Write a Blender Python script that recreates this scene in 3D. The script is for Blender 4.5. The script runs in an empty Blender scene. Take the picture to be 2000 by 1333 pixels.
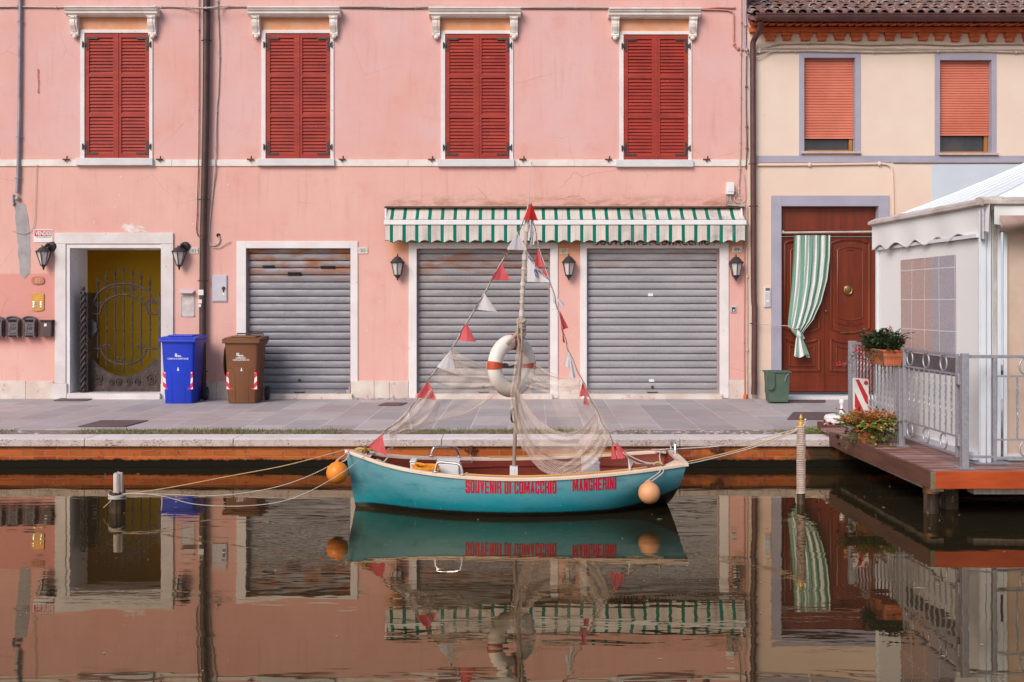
import bpy, bmesh, math, random
from mathutils import Vector, Matrix
R = math.radians
random.seed(7)
sc = bpy.context.scene
# ---------------------------------------------------------------- camera, light, exposure
CH = 1.73                      # eye height above the water
cam_d = bpy.data.cameras.new('camera'); cam = bpy.data.objects.new('camera', cam_d)
sc.collection.objects.link(cam); sc.camera = cam
cam.location = (0, 0, CH); cam.rotation_euler = (R(90), 0, 0)
cam_d.lens = 36; cam_d.sensor_width = 36; cam_d.shift_y = -0.03825
cam_d.clip_end = 300; cam_d.clip_start = 0.05
w = bpy.data.worlds.new('World'); sc.world = w; w.use_nodes = True
wn = w.node_tree; bg = wn.nodes['Background']
sky = wn.nodes.new('ShaderNodeTexSky'); sky.sky_type = 'NISHITA'; sky.sun_disc = False
SUN_EL, SUN_AZ = 36, 213
sky.sun_elevation = R(SUN_EL); sky.sun_rotation = R(SUN_AZ)
sky.air_density = 1.0; sky.dust_density = 2.0; sky.ozone_density = 0.6
wn.links.new(sky.outputs[0], bg.inputs[0]); bg.inputs[1].default_value = 0.125
sun_d = bpy.data.lights.new('sun', 'SUN'); sun = bpy.data.objects.new('sun', sun_d)
sc.collection.objects.link(sun); sun_d.energy = 1.9; sun_d.angle = R(30); sun_d.color = (1, .92, .86)
sd = Vector((math.sin(R(SUN_AZ))*math.cos(R(SUN_EL)), math.cos(R(SUN_AZ))*math.cos(R(SUN_EL)), math.sin(R(SUN_EL))))
sun.rotation_euler = sd.to_track_quat('Z', 'Y').to_euler()
sun.location = sd*30
vs = sc.view_settings; vs.view_transform = 'Standard'; vs.look = 'None'; vs.exposure = 0.22; vs.gamma = 1
sc.render.engine = 'CYCLES'
sc.cycles.use_denoising = True
sc.cycles.max_bounces = 7; sc.cycles.transparent_max_bounces = 24
sc.cycles.diffuse_bounces = 4; sc.cycles.caustics_reflective = False; sc.cycles.caustics_refractive = False

# ---------------------------------------------------------------- helpers
def P(px, py, D): return Vector(((px-1000)/2000*D, D, CH-(py-590)/2000*D))
YF = 14.815
def fx(px, D=YF): return (px-1000)/2000*D
def fz(py, D=YF): return CH-(py-590)/2000*D
def lin(c):
    return tuple(((v/255)/12.92 if v/255 <= .04045 else ((v/255+.055)/1.055)**2.4) for v in c)

class N:
    def __init__(s, name):
        s.m = bpy.data.materials.new(name); s.m.use_nodes = True; s.t = s.m.node_tree
        s.b = s.t.nodes['Principled BSDF']; s.out = s.t.nodes['Material Output']
        s._o = None
    def node(s, ty, **k):
        n = s.t.nodes.new(ty)
        for a, v in k.items(): setattr(n, a, v)
        return n
    def put(s, sock, v):
        if isinstance(v, bpy.types.NodeSocket): s.t.links.new(v, sock)
        elif isinstance(v, (tuple, list)) and sock.type == 'RGBA' and len(v) == 3: sock.default_value = (*v, 1)
        else: sock.default_value = v
    def obj(s):
        if s._o is None: s._o = s.node('ShaderNodeTexCoord').outputs['Object']
        return s._o
    def uv(s): return s.node('ShaderNodeTexCoord').outputs['UV']
    def map(s, vec, scale=(1,1,1), rot=(0,0,0), loc=(0,0,0)):
        n = s.node('ShaderNodeMapping'); s.put(n.inputs[0], vec)
        n.inputs['Scale'].default_value = scale; n.inputs['Rotation'].default_value = rot; n.inputs['Location'].default_value = loc
        return n.outputs[0]
    def noise(s, scale, detail=5, rough=.55, vec=None, dist=0):
        n = s.node('ShaderNodeTexNoise'); s.put(n.inputs['Vector'], vec if vec is not None else s.obj())
        n.inputs['Scale'].default_value = scale; n.inputs['Detail'].default_value = detail
        n.inputs['Roughness'].default_value = rough; n.inputs['Distortion'].default_value = dist
        return n.outputs['Fac']
    def rng(s, v, a, b, c=0., d=1., smooth=False):
        n = s.node('ShaderNodeMapRange'); s.put(n.inputs[0], v)
        if smooth: n.interpolation_type = 'SMOOTHSTEP'
        for i, q in enumerate((a, b, c, d)): n.inputs[i+1].default_value = q
        return n.outputs[0]
    def math(s, op, a, b=0.):
        n = s.node('ShaderNodeMath', operation=op); s.put(n.inputs[0], a); s.put(n.inputs[1], b); return n.outputs[0]
    def mix(s, f, a, b, mode='MIX'):
        n = s.node('ShaderNodeMix', data_type='RGBA', blend_type=mode)
        s.put(n.inputs[0], f); s.put(n.inputs[6], a); s.put(n.inputs[7], b); return n.outputs[2]
    def sep(s, v):
        n = s.node('ShaderNodeSeparateXYZ'); s.put(n.inputs[0], v); return n.outputs
    def comb(s, x, y, z):
        n = s.node('ShaderNodeCombineXYZ'); s.put(n.inputs[0], x); s.put(n.inputs[1], y); s.put(n.inputs[2], z); return n.outputs[0]
    def bump(s, h, strength, dist=.01):
        n = s.node('ShaderNodeBump'); s.put(n.inputs['Height'], h); n.inputs['Strength'].default_value = strength
        n.inputs['Distance'].default_value = dist; s.t.links.new(n.outputs[0], s.b.inputs['Normal']); return n.outputs[0]
    def fin(s, col=None, rough=None, metal=None, spec=None):
        if col is not None: s.put(s.b.inputs['Base Color'], col)
        if rough is not None: s.put(s.b.inputs['Roughness'], rough)
        if metal is not None: s.put(s.b.inputs['Metallic'], metal)
        if spec is not None: s.put(s.b.inputs['Specular IOR Level'], spec)
        return s.m

def mat(name, c, c2=None, scale=4, rough=.7, bump=0, bscale=40, metal=0, spots=None, stretch=(1,1,1), lo=.38, hi=.62, spec=.4, bd=.004):
    """base colour c varied to c2 by noise; spots = (colour, scale, threshold)"""
    n = N(name); v = n.map(n.obj(), stretch)
    if c2 is None: c2 = tuple(x*.82 for x in c)
    col = n.mix(n.rng(n.noise(scale, vec=v), lo, hi), c, c2)
    if spots:
        m_ = n.rng(n.noise(spots[1], 6, .7, v), spots[2], spots[2]+.06)
        col = n.mix(m_, col, spots[0])
    if bump: n.bump(n.noise(bscale, 4, .6, v), bump, bd)
    r = n.rng(n.noise(scale*3), .3, .7, rough-.06, min(1, rough+.08))
    return n.fin(col, r, metal, spec)

def stripes(name, c1, c2, vec, period, duty, phase=0, rough=.6):
    n = N(name); o = n.sep(n.obj())
    s = n.math('ADD', n.math('ADD', n.math('MULTIPLY', o[0], vec[0]/period), n.math('MULTIPLY', o[2], vec[2]/period)), phase)
    f = n.math('FRACT', s)
    wear = n.rng(n.noise(60, 5, .7), .66, .7)
    col = n.mix(n.math('LESS_THAN', f, duty), c2, c1)
    return n.fin(n.mix(wear, col, (.35,.33,.32)), rough)

class MB:
    def __init__(s): s.v = []; s.f = []; s.mi = []; s.uvs = None; s.cur = 0
    def poly(s, pts):
        k = len(s.v); s.v += [Vector(p) for p in pts]; s.f.append(tuple(range(k, k+len(pts)))); s.mi.append(s.cur)
    def box(s, x0, x1, y0, y1, z0, z1):
        if x0 > x1: x0, x1 = x1, x0
        if y0 > y1: y0, y1 = y1, y0
        if z0 > z1: z0, z1 = z1, z0
        k = len(s.v)
        s.v += [Vector(p) for p in ((x0,y0,z0),(x1,y0,z0),(x1,y1,z0),(x0,y1,z0),(x0,y0,z1),(x1,y0,z1),(x1,y1,z1),(x0,y1,z1))]
        for f in ((0,3,2,1),(4,5,6,7),(0,1,5,4),(1,2,6,5),(2,3,7,6),(3,0,4,7)):
            s.f.append(tuple(k+i for i in f)); s.mi.append(s.cur)
        return s
    def prism(s, pts, ext):
        """closed outline pts extruded by vector ext"""
        k = len(s.v); n = len(pts); e = Vector(ext)
        s.v += [Vector(p) for p in pts] + [Vector(p)+e for p in pts]
        s.f.append(tuple(k+i for i in range(n))); s.f.append(tuple(k+n+i for i in reversed(range(n))))
        for i in range(n):
            j = (i+1) % n; s.f.append((k+i, k+n+i, k+n+j, k+j))
        s.mi += [s.cur]*(n+2); return s
    def tube(s, pts, r, n=8, cap=True, flat=1.0, up=None, closed=False):
        pts = [Vector(p) for p in pts]; m = len(pts)
        rs = r if isinstance(r, (list, tuple)) else [r]*m
        k = len(s.v); prev = None
        for i, p in enumerate(pts):
            if closed: t = pts[(i+1) % m]-pts[i-1]
            else: t = pts[min(i+1, m-1)]-pts[max(i-1, 0)]
            if t.length < 1e-9: t = Vector((0,0,1))
            t.normalize()
            if prev is None:
                a = Vector(up) if up else (Vector((0,0,1)) if abs(t.z) < .9 else Vector((0,1,0)))
                nn = (a - t*a.dot(t)).normalized()
            else:
                nn = prev - t*prev.dot(t)
                nn = nn.normalized() if nn.length > 1e-6 else Vector((0,1,0))
            prev = nn; bb = t.cross(nn)
            for j in range(n):
                a = 2*math.pi*j/n + (math.pi/n if n == 4 else 0)
                s.v.append(p + nn*(math.cos(a)*rs[i]) + bb*(math.sin(a)*rs[i]*flat))
        segs = m if closed else m-1
        for i in range(segs):
            i2 = (i+1) % m
            for j in range(n):
                j2 = (j+1) % n
                s.f.append((k+i*n+j, k+i*n+j2, k+i2*n+j2, k+i2*n+j)); s.mi.append(s.cur)
        if cap and not closed:
            s.f.append(tuple(k+j for j in reversed(range(n)))); s.mi.append(s.cur)
            s.f.append(tuple(k+(m-1)*n+j for j in range(n))); s.mi.append(s.cur)
        return s
    def lathe(s, c, prof, n=16, axis='z', rot=0, half=False):
        c = Vector(c); k = len(s.v); m = len(prof)
        for (r, h) in prof:
            for j in range(n):
                a = 2*math.pi*j/n + rot
                x, y = math.cos(a)*r, math.sin(a)*r
                s.v.append(c + {'z': Vector((x, y, h)), 'y': Vector((x, h, y)), 'x': Vector((h, x, y))}[axis])
        for i in range(m-1):
            for j in range(n):
                j2 = (j+1) % n
                s.f.append((k+i*n+j, k+i*n+j2, k+(i+1)*n+j2, k+(i+1)*n+j)); s.mi.append(s.cur)
        s.f.append(tuple(k+j for j in reversed(range(n)))); s.f.append(tuple(k+(m-1)*n+j for j in range(n)))
        s.mi += [s.cur]*2; return s
    def ball(s, c, r, n=14, m=9, sq=(1,1,1)):
        c = Vector(c); k = len(s.v)
        s.v.append(c+Vector((0,0,-r*sq[2])))
        for i in range(1, m):
            a = -math.pi/2+math.pi*i/m
            for j in range(n):
                b = 2*math.pi*j/n
                s.v.append(c+Vector((math.cos(a)*math.cos(b)*r*sq[0], math.cos(a)*math.sin(b)*r*sq[1], math.sin(a)*r*sq[2])))
        s.v.append(c+Vector((0,0,r*sq[2]))); top = len(s.v)-1
        for j in range(n):
            j2 = (j+1) % n
            s.f.append((k, k+1+j2, k+1+j)); s.mi.append(s.cur)
            s.f.append((top, k+1+(m-2)*n+j, k+1+(m-2)*n+j2)); s.mi.append(s.cur)
            for i in range(m-2):
                s.f.append((k+1+i*n+j, k+1+i*n+j2, k+1+(i+1)*n+j2, k+1+(i+1)*n+j)); s.mi.append(s.cur)
        return s
    def grid(s, fn, nu, nv, uvfn=None):
        k = len(s.v)
        if uvfn and s.uvs is None: s.uvs = {}
        for i in range(nu+1):
            for j in range(nv+1):
                s.v.append(Vector(fn(i/nu, j/nv)))
                if uvfn: s.uvs[len(s.v)-1] = uvfn(i/nu, j/nv)
        for i in range(nu):
            for j in range(nv):
                a = k+i*(nv+1)+j
                s.f.append((a, a+1, a+nv+2, a+nv+1)); s.mi.append(s.cur)
        return s
    def add(s, o, off=(0,0,0)):
        k = len(s.v); s.v += [p+Vector(off) for p in o.v]
        s.f += [tuple(k+i for i in f) for f in o.f]; s.mi += o.mi; return s
    def build(s, name, mats, parent=None, bevel=0, smooth=False, recalc=True, angle=35, label=None):
        if not isinstance(mats, (list, tuple)): mats = [mats]
        L = Vector((0,0,0))
        if parent is not None:
            q = parent
            while q.parent: q = q.parent
            L = Vector(q.location)
            if q.type == 'MESH' and 'org' in ORG.get(q.name, {}): pass
        else:
            xs = [p.x for p in s.v]; ys = [p.y for p in s.v]; zs = [p.z for p in s.v]
            L = Vector(((min(xs)+max(xs))/2, (min(ys)+max(ys))/2, min(zs)))
        me = bpy.data.meshes.new(name); me.from_pydata([p-L for p in s.v], [], s.f)
        for m in mats: me.materials.append(m)
        me.polygons.foreach_set('material_index', s.mi)
        if s.uvs:
            ul = me.uv_layers.new(name='UVMap')
            for lp in me.loops: ul.data[lp.index].uv = s.uvs.get(lp.vertex_index, (0, 0))
        if recalc:
            bm = bmesh.new(); bm.from_mesh(me); bmesh.ops.recalc_face_normals(bm, faces=bm.faces); bm.to_mesh(me); bm.free()
        if smooth:
            me.shade_smooth(); me.set_sharp_from_angle(angle=R(angle))
        me.update()
        o = bpy.data.objects.new(name, me); sc.collection.objects.link(o)
        if parent is not None: o.parent = parent
        else: o.location = L
        if bevel:
            b = o.modifiers.new('bevel', 'BEVEL'); b.width = bevel; b.segments = 2; b.limit_method = 'ANGLE'; b.angle_limit = R(40)
            b.harden_normals = False
        if label: o['label'] = label
        return o
ORG = {}
def tag(o, label=None, cat=None, group=None, kind=None):
    if label: o['label'] = label
    if cat: o['category'] = cat
    if group: o['group'] = group
    if kind: o['kind'] = kind
    return o
def thing(name, label, cat, loc, group=None):
    o = bpy.data.objects.new(name, None); sc.collection.objects.link(o)
    o.location = loc; o.empty_display_size = .1
    return tag(o, label, cat, group)
def copy_tree(o, parent=None):
    c = o.copy(); sc.collection.objects.link(c)
    if parent is not None: c.parent = parent
    for ch in o.children: copy_tree(ch, c)
    return c
def dup(o, delta, label=None, group=None):
    c = copy_tree(o); c.location = Vector(o.location)+Vector(delta)
    if label: c['label'] = label
    if group: c['group'] = group
    return c
def text_mb(body, mapf, bold=0.0, depth=0, spacing=1.0, mb=None, sub=False):
    """text normalised to the unit square (u right, v up), mapped by mapf(u, v)"""
    cu = bpy.data.curves.new('t', 'FONT'); cu.body = body; cu.offset = bold; cu.space_character = spacing; cu.resolution_u = 3
    ob = bpy.data.objects.new('t', cu); sc.collection.objects.link(ob)
    dg = bpy.context.evaluated_depsgraph_get()
    me = bpy.data.meshes.new_from_object(ob.evaluated_get(dg))
    if sub:
        bm = bmesh.new(); bm.from_mesh(me); bmesh.ops.subdivide_edges(bm, edges=bm.edges, cuts=2); bm.to_mesh(me); bm.free()
    xs = [q.co.x for q in me.vertices]; ys = [q.co.y for q in me.vertices]
    x0, x1, y0, y1 = min(xs), max(xs), min(ys), max(ys)
    mb = mb or MB(); k = len(mb.v)
    for q in me.vertices: mb.v.append(Vector(mapf((q.co.x-x0)/(x1-x0), (q.co.y-y0)/(y1-y0))))
    for p in me.polygons: mb.f.append(tuple(k+i for i in p.vertices)); mb.mi.append(mb.cur)
    bpy.data.objects.remove(ob); bpy.data.curves.remove(cu); bpy.data.meshes.remove(me)
    return mb
def wall_text(body, px0, px1, pyt, pyb, D, **k):
    return text_mb(body, lambda u, v: P(px0+(px1-px0)*u, pyb+(pyt-pyb)*v, D), **k)
def cr(pts, n=8):
    """Catmull-Rom through points"""
    pts = [Vector(p) for p in pts]; q = [pts[0]*2-pts[1]]+pts+[pts[-1]*2-pts[-2]]; out = []
    for i in range(1, len(q)-2):
        for j in range(n):
            t = j/n; a, b, c, d = q[i-1], q[i], q[i+1], q[i+2]
            out.append(.5*((2*b)+(c-a)*t+(2*a-5*b+4*c-d)*t*t+(3*b-a-3*c+d)*t**3))
    return out+[pts[-1]]
def tab(t, T):
    for (a, x), (b, y) in zip(T, T[1:]):
        if t <= b: 
            s = (t-a)/(b-a) if b > a else 0
            s = max(0, s); return x+(y-x)*s
    return T[-1][1]
def tabs(t, T):
    """smooth table (Catmull-Rom)"""
    n = len(T)
    for i in range(n-1):
        if t <= T[i+1][0] or i == n-2:
            a, b = T[i], T[i+1]; h = b[0]-a[0]; s = min(1, max(0, (t-a[0])/h))
            def sl(k):
                if k == 0: return (T[1][1]-T[0][1])/(T[1][0]-T[0][0])
                if k == n-1: return (T[-1][1]-T[-2][1])/(T[-1][0]-T[-2][0])
                return (T[k+1][1]-T[k-1][1])/(T[k+1][0]-T[k-1][0])
            m0, m1 = sl(i)*h, sl(i+1)*h
            return (2*s**3-3*s*s+1)*a[1]+(s**3-2*s*s+s)*m0+(-2*s**3+3*s*s)*b[1]+(s**3-s*s)*m1
# ---------------------------------------------------------------- materials
M = {}
def pink_wall():
    n = N('pink_plaster'); o = n.sep(n.obj())
    base_hi, base_lo = (.71,.435,.42), (.735,.435,.38)
    zz = n.math('ADD', o[2], n.math('MULTIPLY', n.math('SUBTRACT', n.noise(1.3), .5), .25))
    col = n.mix(n.rng(zz, 3.7, 4.1), base_lo, base_hi)
    col = n.mix(n.rng(n.noise(.9, 7, .6), .42, .68), col, (.71,.375,.33))       # faded patches
    col = n.mix(n.rng(n.noise(2.2, 8, .7), .56, .74, 0, .5), col, (.66,.27,.215))
    col = n.mix(n.rng(n.noise(3.1, 6, .6, n.map(n.obj(), (1.6,1,.35))), .52, .72, 0, .45), col, (.78,.47,.42))
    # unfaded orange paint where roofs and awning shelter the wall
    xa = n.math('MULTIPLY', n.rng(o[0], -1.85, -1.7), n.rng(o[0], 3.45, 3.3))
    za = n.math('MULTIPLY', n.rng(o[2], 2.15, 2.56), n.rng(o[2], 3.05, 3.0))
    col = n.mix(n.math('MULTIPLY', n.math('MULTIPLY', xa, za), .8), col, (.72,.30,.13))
    # deeper repainted area at lower left
    xl = n.rng(n.math('ADD', o[0], n.math('MULTIPLY', n.noise(8), .02)), -6.595, -6.60)
    zl = n.math('MULTIPLY', n.rng(n.math('ADD', o[2], n.math('MULTIPLY', n.noise(2), .3)), 1.15, 1.35), n.rng(o[2], 2.145, 2.13))
    col = n.mix(n.math('MULTIPLY', n.math('MULTIPLY', xl, zl), .5), col, (.62,.20,.17))
    # brown water stains above the awning
    zs = n.math('MULTIPLY', n.rng(o[2], 3.1, 3.13), n.rng(o[2], 3.32, 3.12))
    st = n.math('MULTIPLY', n.math('MULTIPLY', xa, zs), n.rng(n.noise(5, 6, .7, n.map(n.obj(), (.7,1,2))), .42, .62))
    col = n.mix(n.math('MULTIPLY', st, .8), col, (.30,.15,.06))
    # small chips
    col = n.mix(n.rng(n.noise(14, 3, .5), .765, .775), col, (.75,.68,.64))
    # drips and grime of the lower wall
    dr = n.rng(n.noise(6, 5, .6, n.map(n.obj(), (2.2,1,.18))), .56, .75, 0, .35)
    col = n.mix(dr, col, (.52,.26,.22))
    crk = n.node('ShaderNodeTexVoronoi', feature='DISTANCE_TO_EDGE'); crk.inputs['Scale'].default_value = .9
    n.put(crk.inputs['Vector'], n.mix(.08, n.obj(), n.comb(n.noise(4), n.noise(3.3), n.noise(4.6)), 'ADD'))
    ck = n.math('MULTIPLY', n.rng(crk.outputs['Distance'], .0025, .0008), n.rng(n.noise(.7, 2), .52, .6))
    col = n.mix(n.math('MULTIPLY', ck, .45), col, (.3,.13,.1))
    h = n.math('ADD', n.noise(9, 8, .65, n.map(n.obj(), (.6,1,1.3))), n.math('MULTIPLY', n.noise(90, 3), .25))
    n.bump(h, .35, .012)
    return n.fin(col, .9, 0, .2)
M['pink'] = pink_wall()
def cream_wall():
    n = N('cream_plaster'); o = n.sep(n.obj())
    col = n.mix(n.rng(n.noise(1.2, 7, .6), .4, .65), (.77,.635,.53), (.74,.58,.49))
    low = n.rng(n.math('ADD', o[2], n.math('MULTIPLY', n.noise(1.5), .8)), 4.2, 3.4)
    col = n.mix(n.math('MULTIPLY', low, .6), col, (.75,.54,.44))
    damp = n.rng(n.math('ADD', o[2], n.math('MULTIPLY', n.noise(5, 6), -.6)), .45, .15)
    col = n.mix(n.math('MULTIPLY', damp, .7), col, (.50,.42,.36))
    col = n.mix(n.rng(n.noise(4, 7, .7), .6, .75, 0, .3), col, (.62,.44,.34))
    n.bump(n.noise(160, 3), .25, .004)
    return n.fin(col, .92, 0, .2)
M['cream'] = cream_wall()
M['blue_wall'] = mat('light_blue_plaster', (.58,.64,.70), (.54,.60,.68), 1.5, .9, .2, 150)
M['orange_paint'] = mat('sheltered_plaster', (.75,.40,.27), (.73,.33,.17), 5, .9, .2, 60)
M['white_paint'] = mat('white_plaster_trim', (.78,.74,.74), (.72,.66,.66), 3, .85, .15, 60, spots=((.55,.42,.38), 7, .64))
M['marble'] = mat('grey_marble', (.72,.68,.68), (.62,.56,.55), 2.5, .6, .1, 30, spots=((.33,.28,.28), 11, .66))
M['plinth'] = mat('plinth_stone', (.70,.62,.57), (.60,.48,.42), 3.5, .8, .25, 40, spots=((.36,.27,.22), 5, .60))
M['cornice'] = mat('cornice_stone', (.80,.75,.72), (.72,.62,.58), 5, .8, .15, 50, spots=((.45,.25,.18), 9, .64))
M['sill'] = mat('sill_stone', (.60,.60,.62), (.70,.68,.68), 3, .7, .1, 40, spots=((.3,.28,.27), 14, .66))
def shutter_paint():
    n = N('red_shutter_paint')
    col = n.mix(n.rng(n.noise(3, 6), .35, .65), (.36,.034,.020), (.27,.024,.018))
    col = n.mix(n.rng(n.noise(2, 3, .5, n.map(n.obj(), (1,1,9))), .5, .7, 0, .6), col, (.43,.05,.028))
    col = n.mix(n.rng(n.noise(10, 8, .75, n.map(n.obj(), (1,1,5))), .555, .66, 0, .8), col, (.14,.035,.03))
    col = n.mix(n.rng(n.noise(22, 5, .7, n.map(n.obj(), (1,1,3))), .665, .70, 0, .7), col, (.62,.36,.32))
    n.bump(n.noise(60, 5, .6, n.map(n.obj(), (.3,1,3))), .2, .003)
    return n.fin(col, .6, 0, .35)
M['shutter'] = shutter_paint()
M['sill_pink'] = mat('pinkish_stone_sill', (.56,.44,.42), (.48,.36,.34), 8, .7)
M['iron'] = mat('black_iron', (.035,.03,.035), (.06,.045,.045), 20, .55, .2, 80)
M['rust_iron'] = mat('rusty_wrought_iron', (.080,.054,.047), (.042,.032,.030), 12, .6, .4, 70, spots=((.20,.085,.045), 18, .6), metal=.2)
M['rust'] = mat('rust', (.10,.03,.015), (.16,.06,.03), 20, .85, .3, 80)
def steel(name, a, b, rust, holes=False):
    n = N(name); o = n.sep(n.obj())
    col = n.mix(n.rng(n.noise(3, 6, .6, n.map(n.obj(), (.5,1,2))), .35, .65), a, b)
    col = n.mix(n.rng(n.noise(70, 3, .6), .45, .62, 0, .25), col, tuple(x*1.35 for x in a))
    col = n.mix(n.rng(n.noise(5, 8, .75, n.map(n.obj(), (1.2,1,.3))), .58, .74, 0, .6), col, (.17,.14,.14))
    top = n.rng(o[2], 1.98, 2.22)
    r = n.math('MULTIPLY', top, n.rng(n.noise(3.2, 6, .6, n.map(n.obj(), (1,1,3.5))), .5-.1*rust, .72-.1*rust))
    col = n.mix(n.math('MULTIPLY', r, rust), col, (.27,.105,.05))
    col = n.mix(n.rng(n.noise(30, 6, .7), .70, .72, 0, .7), col, (.60,.60,.64))
    n.bump(n.noise(25, 5), .12, .003)
    return n.fin(col, n.rng(n.noise(9), .3, .7, .45, .65), .3, .5)
M['steel_a'] = steel('weathered_shutter_steel', (.29,.285,.315), (.19,.185,.22), 1.0)
M['steel_b'] = steel('galvanised_shutter_steel', (.32,.305,.325), (.23,.22,.24), .8)
M['steel_c'] = steel('galvanised_bright_shutter_steel', (.39,.38,.405), (.30,.295,.32), .35)
M['galv'] = mat('galvanised_steel', (.40,.40,.45), (.33,.33,.37), 30, .5, .1, 60, metal=.5, spots=((.25,.20,.17), 8, .70))
M['chrome'] = mat('polished_steel', (.75,.76,.80), (.6,.6,.65), 8, .2, 0, metal=.95)
M['black'] = mat('dark_void', (.012,.011,.012), None, 4, .9)
M['dark_glass'] = mat('dark_window_glass', (.035,.03,.035), (.06,.05,.055), 3, .12, spec=.6)
M['pipe_brown'] = mat('brown_downpipe', (.060,.040,.038), (.095,.055,.045), 5, .5, .15, 30, metal=.3, spots=((.26,.25,.25), 11, .67))
M['pipe_red'] = mat('maroon_painted_metal', (.085,.035,.035), (.12,.05,.045), 4, .45, .08, 30)
M['pipe_grey'] = mat('grey_conduit', (.34,.32,.38), (.24,.22,.27), 6, .5, .1, 30, metal=.4)
M['cable'] = mat('pale_cable', (.58,.50,.46), (.44,.36,.33), 6, .7)
M['cable_dark'] = mat('dark_cable', (.10,.07,.06), (.2,.13,.11), 8, .7)
M['conduit_pink'] = mat('painted_pink_conduit', (.62,.30,.25), (.5,.23,.19), 6, .7)
M['yellow_wall'] = mat('ochre_yellow_plaster', (.82,.55,.04), (.72,.47,.035), 1.5, .85, .15, 50)
M['white_side'] = mat('white_passage_plaster', (.88,.87,.90), (.84,.83,.86), 2, .85, .1, 60, spots=((.45,.34,.30), 4, .7))
M['concrete'] = mat('grey_cement', (.40,.37,.38), (.32,.29,.30), 6, .95, .5, 30)
M['chip_white'] = mat('bare_white_plaster', (.78,.70,.68), (.7,.5,.46), 12, .95, .4, 40)
M['chip_red'] = mat('exposed_red_brick', (.42,.13,.09), (.5,.22,.17), 15, .95, .4, 40)
M['lavender'] = mat('lavender_trim_paint', (.39,.37,.455), (.35,.33,.41), 3, .85, .15, 70, spots=((.5,.42,.44), 9, .68))
M['roller_orange'] = mat('orange_roller_blind', (.68,.225,.15), (.61,.18,.115), 2, .5, 0, spots=((.4,.1,.06), 20, .72))
M['gold_wood'] = mat('golden_window_wood', (.42,.20,.05), (.34,.15,.03), 5, .5)
M['door'] = mat('varnished_red_door', (.185,.032,.010), (.135,.022,.008), 3, .38, .08, 50, stretch=(4,1,.4))
M['brass'] = mat('aged_brass', (.35,.22,.08), (.2,.12,.05), 20, .4, .2, 60, metal=.8)
M['brass_plate'] = mat('brass_intercom', (.55,.30,.09), (.46,.24,.06), 8, .4, metal=.5)
M['brick_red'] = mat('red_terracotta', (.66,.165,.065), (.52,.115,.045), 7, .85, .4, 40, spots=((.3,.1,.06), 12, .6))
def tile_mat():
    n = N('old_roof_tile'); g = n.node('ShaderNodeNewGeometry')
    col = n.mix(n.rng(n.noise(2.2, 5), .35, .65), (.26,.135,.11), (.15,.10,.095))
    col = n.mix(n.rng(n.noise(9, 6, .7), .54, .62), col, (.42,.40,.42))
    col = n.mix(n.rng(n.noise(14, 6, .7), .62, .66), col, (.62,.58,.57))
    col = n.mix(n.rng(n.noise(11, 5, .6, n.map(n.obj(), loc=(4,2,1))), .66, .69), col, (.50,.25,.05))
    n.bump(n.noise(30, 6), .5, .01); return n.fin(col, .9, 0, .2)
M['tile'] = tile_mat()
M['plastic_white'] = mat('white_plastic', (.78,.78,.80), (.72,.72,.74), 6, .4)
M['meter_grey'] = mat('grey_box_paint', (.55,.54,.60), (.50,.48,.54), 6, .5)
M['mail_grey'] = mat('pewter_mailbox', (.16,.135,.15), (.11,.09,.10), 14, .5, .4, 50, metal=.3)
M['mail_brown'] = mat('dark_brown_mailbox', (.085,.055,.055), (.07,.045,.045), 10, .5)
M['plaque_red'] = mat('terracotta_plaque', (.50,.19,.15), (.42,.15,.12), 20, .6)
M['ink_gold'] = mat('gold_lettering', (.62,.36,.12), None, 4, .5)
M['ink_black'] = mat('black_lettering', (.05,.045,.05), None, 4, .6)
M['ink_grey'] = mat('grey_lettering', (.18,.16,.17), None, 4, .6)
M['ink_red'] = mat('red_lettering', (.56,.004,.03), (.48,.004,.022), 6, .4)
M['ink_dkred'] = mat('dark_red_lettering', (.25,.03,.03), None, 4, .6)
M['ink_blue'] = mat('blue_lettering', (.02,.04,.2), None, 4, .6)
M['ink_white'] = mat('white_lettering', (.80,.80,.82), None, 4, .5)
M['sign_white'] = mat('white_sign', (.80,.78,.78), None, 4, .5)
M['sign_red'] = mat('red_sign', (.55,.03,.04), None, 4, .5)
M['stone_tag'] = mat('number_tile', (.66,.62,.60), (.58,.54,.52), 10, .6)
M['stone_tag_y'] = mat('cream_number_tile', (.72,.55,.36), None, 10, .6)
M['bin_blue'] = mat('blue_bin_plastic', (.002,.035,.52), (.002,.03,.43), 3, .42, .05, 60)
M['bin_brown'] = mat('brown_bin_plastic', (.17,.062,.022), (.14,.05,.018), 3, .5, .05, 60)
M['bin_brown_dk'] = mat('dark_brown_plastic', (.085,.04,.025), None, 3, .5)
M['bin_green'] = mat('green_bin_plastic', (.085,.135,.095), (.065,.105,.075), 5, .6, .05, 40)
M['rubber'] = mat('black_rubber', (.02,.02,.022), None, 5, .7)
M['lamp_glass'] = mat('frosted_lamp_glass', (.62,.55,.54), (.54,.47,.46), 8, .25)
M['terra'] = mat('terracotta_pot', (.62,.20,.09), (.52,.15,.065), 7, .75, .1, 30)
M['tape'] = mat('white_tape', (.66,.60,.56), None, 10, .7)
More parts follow.
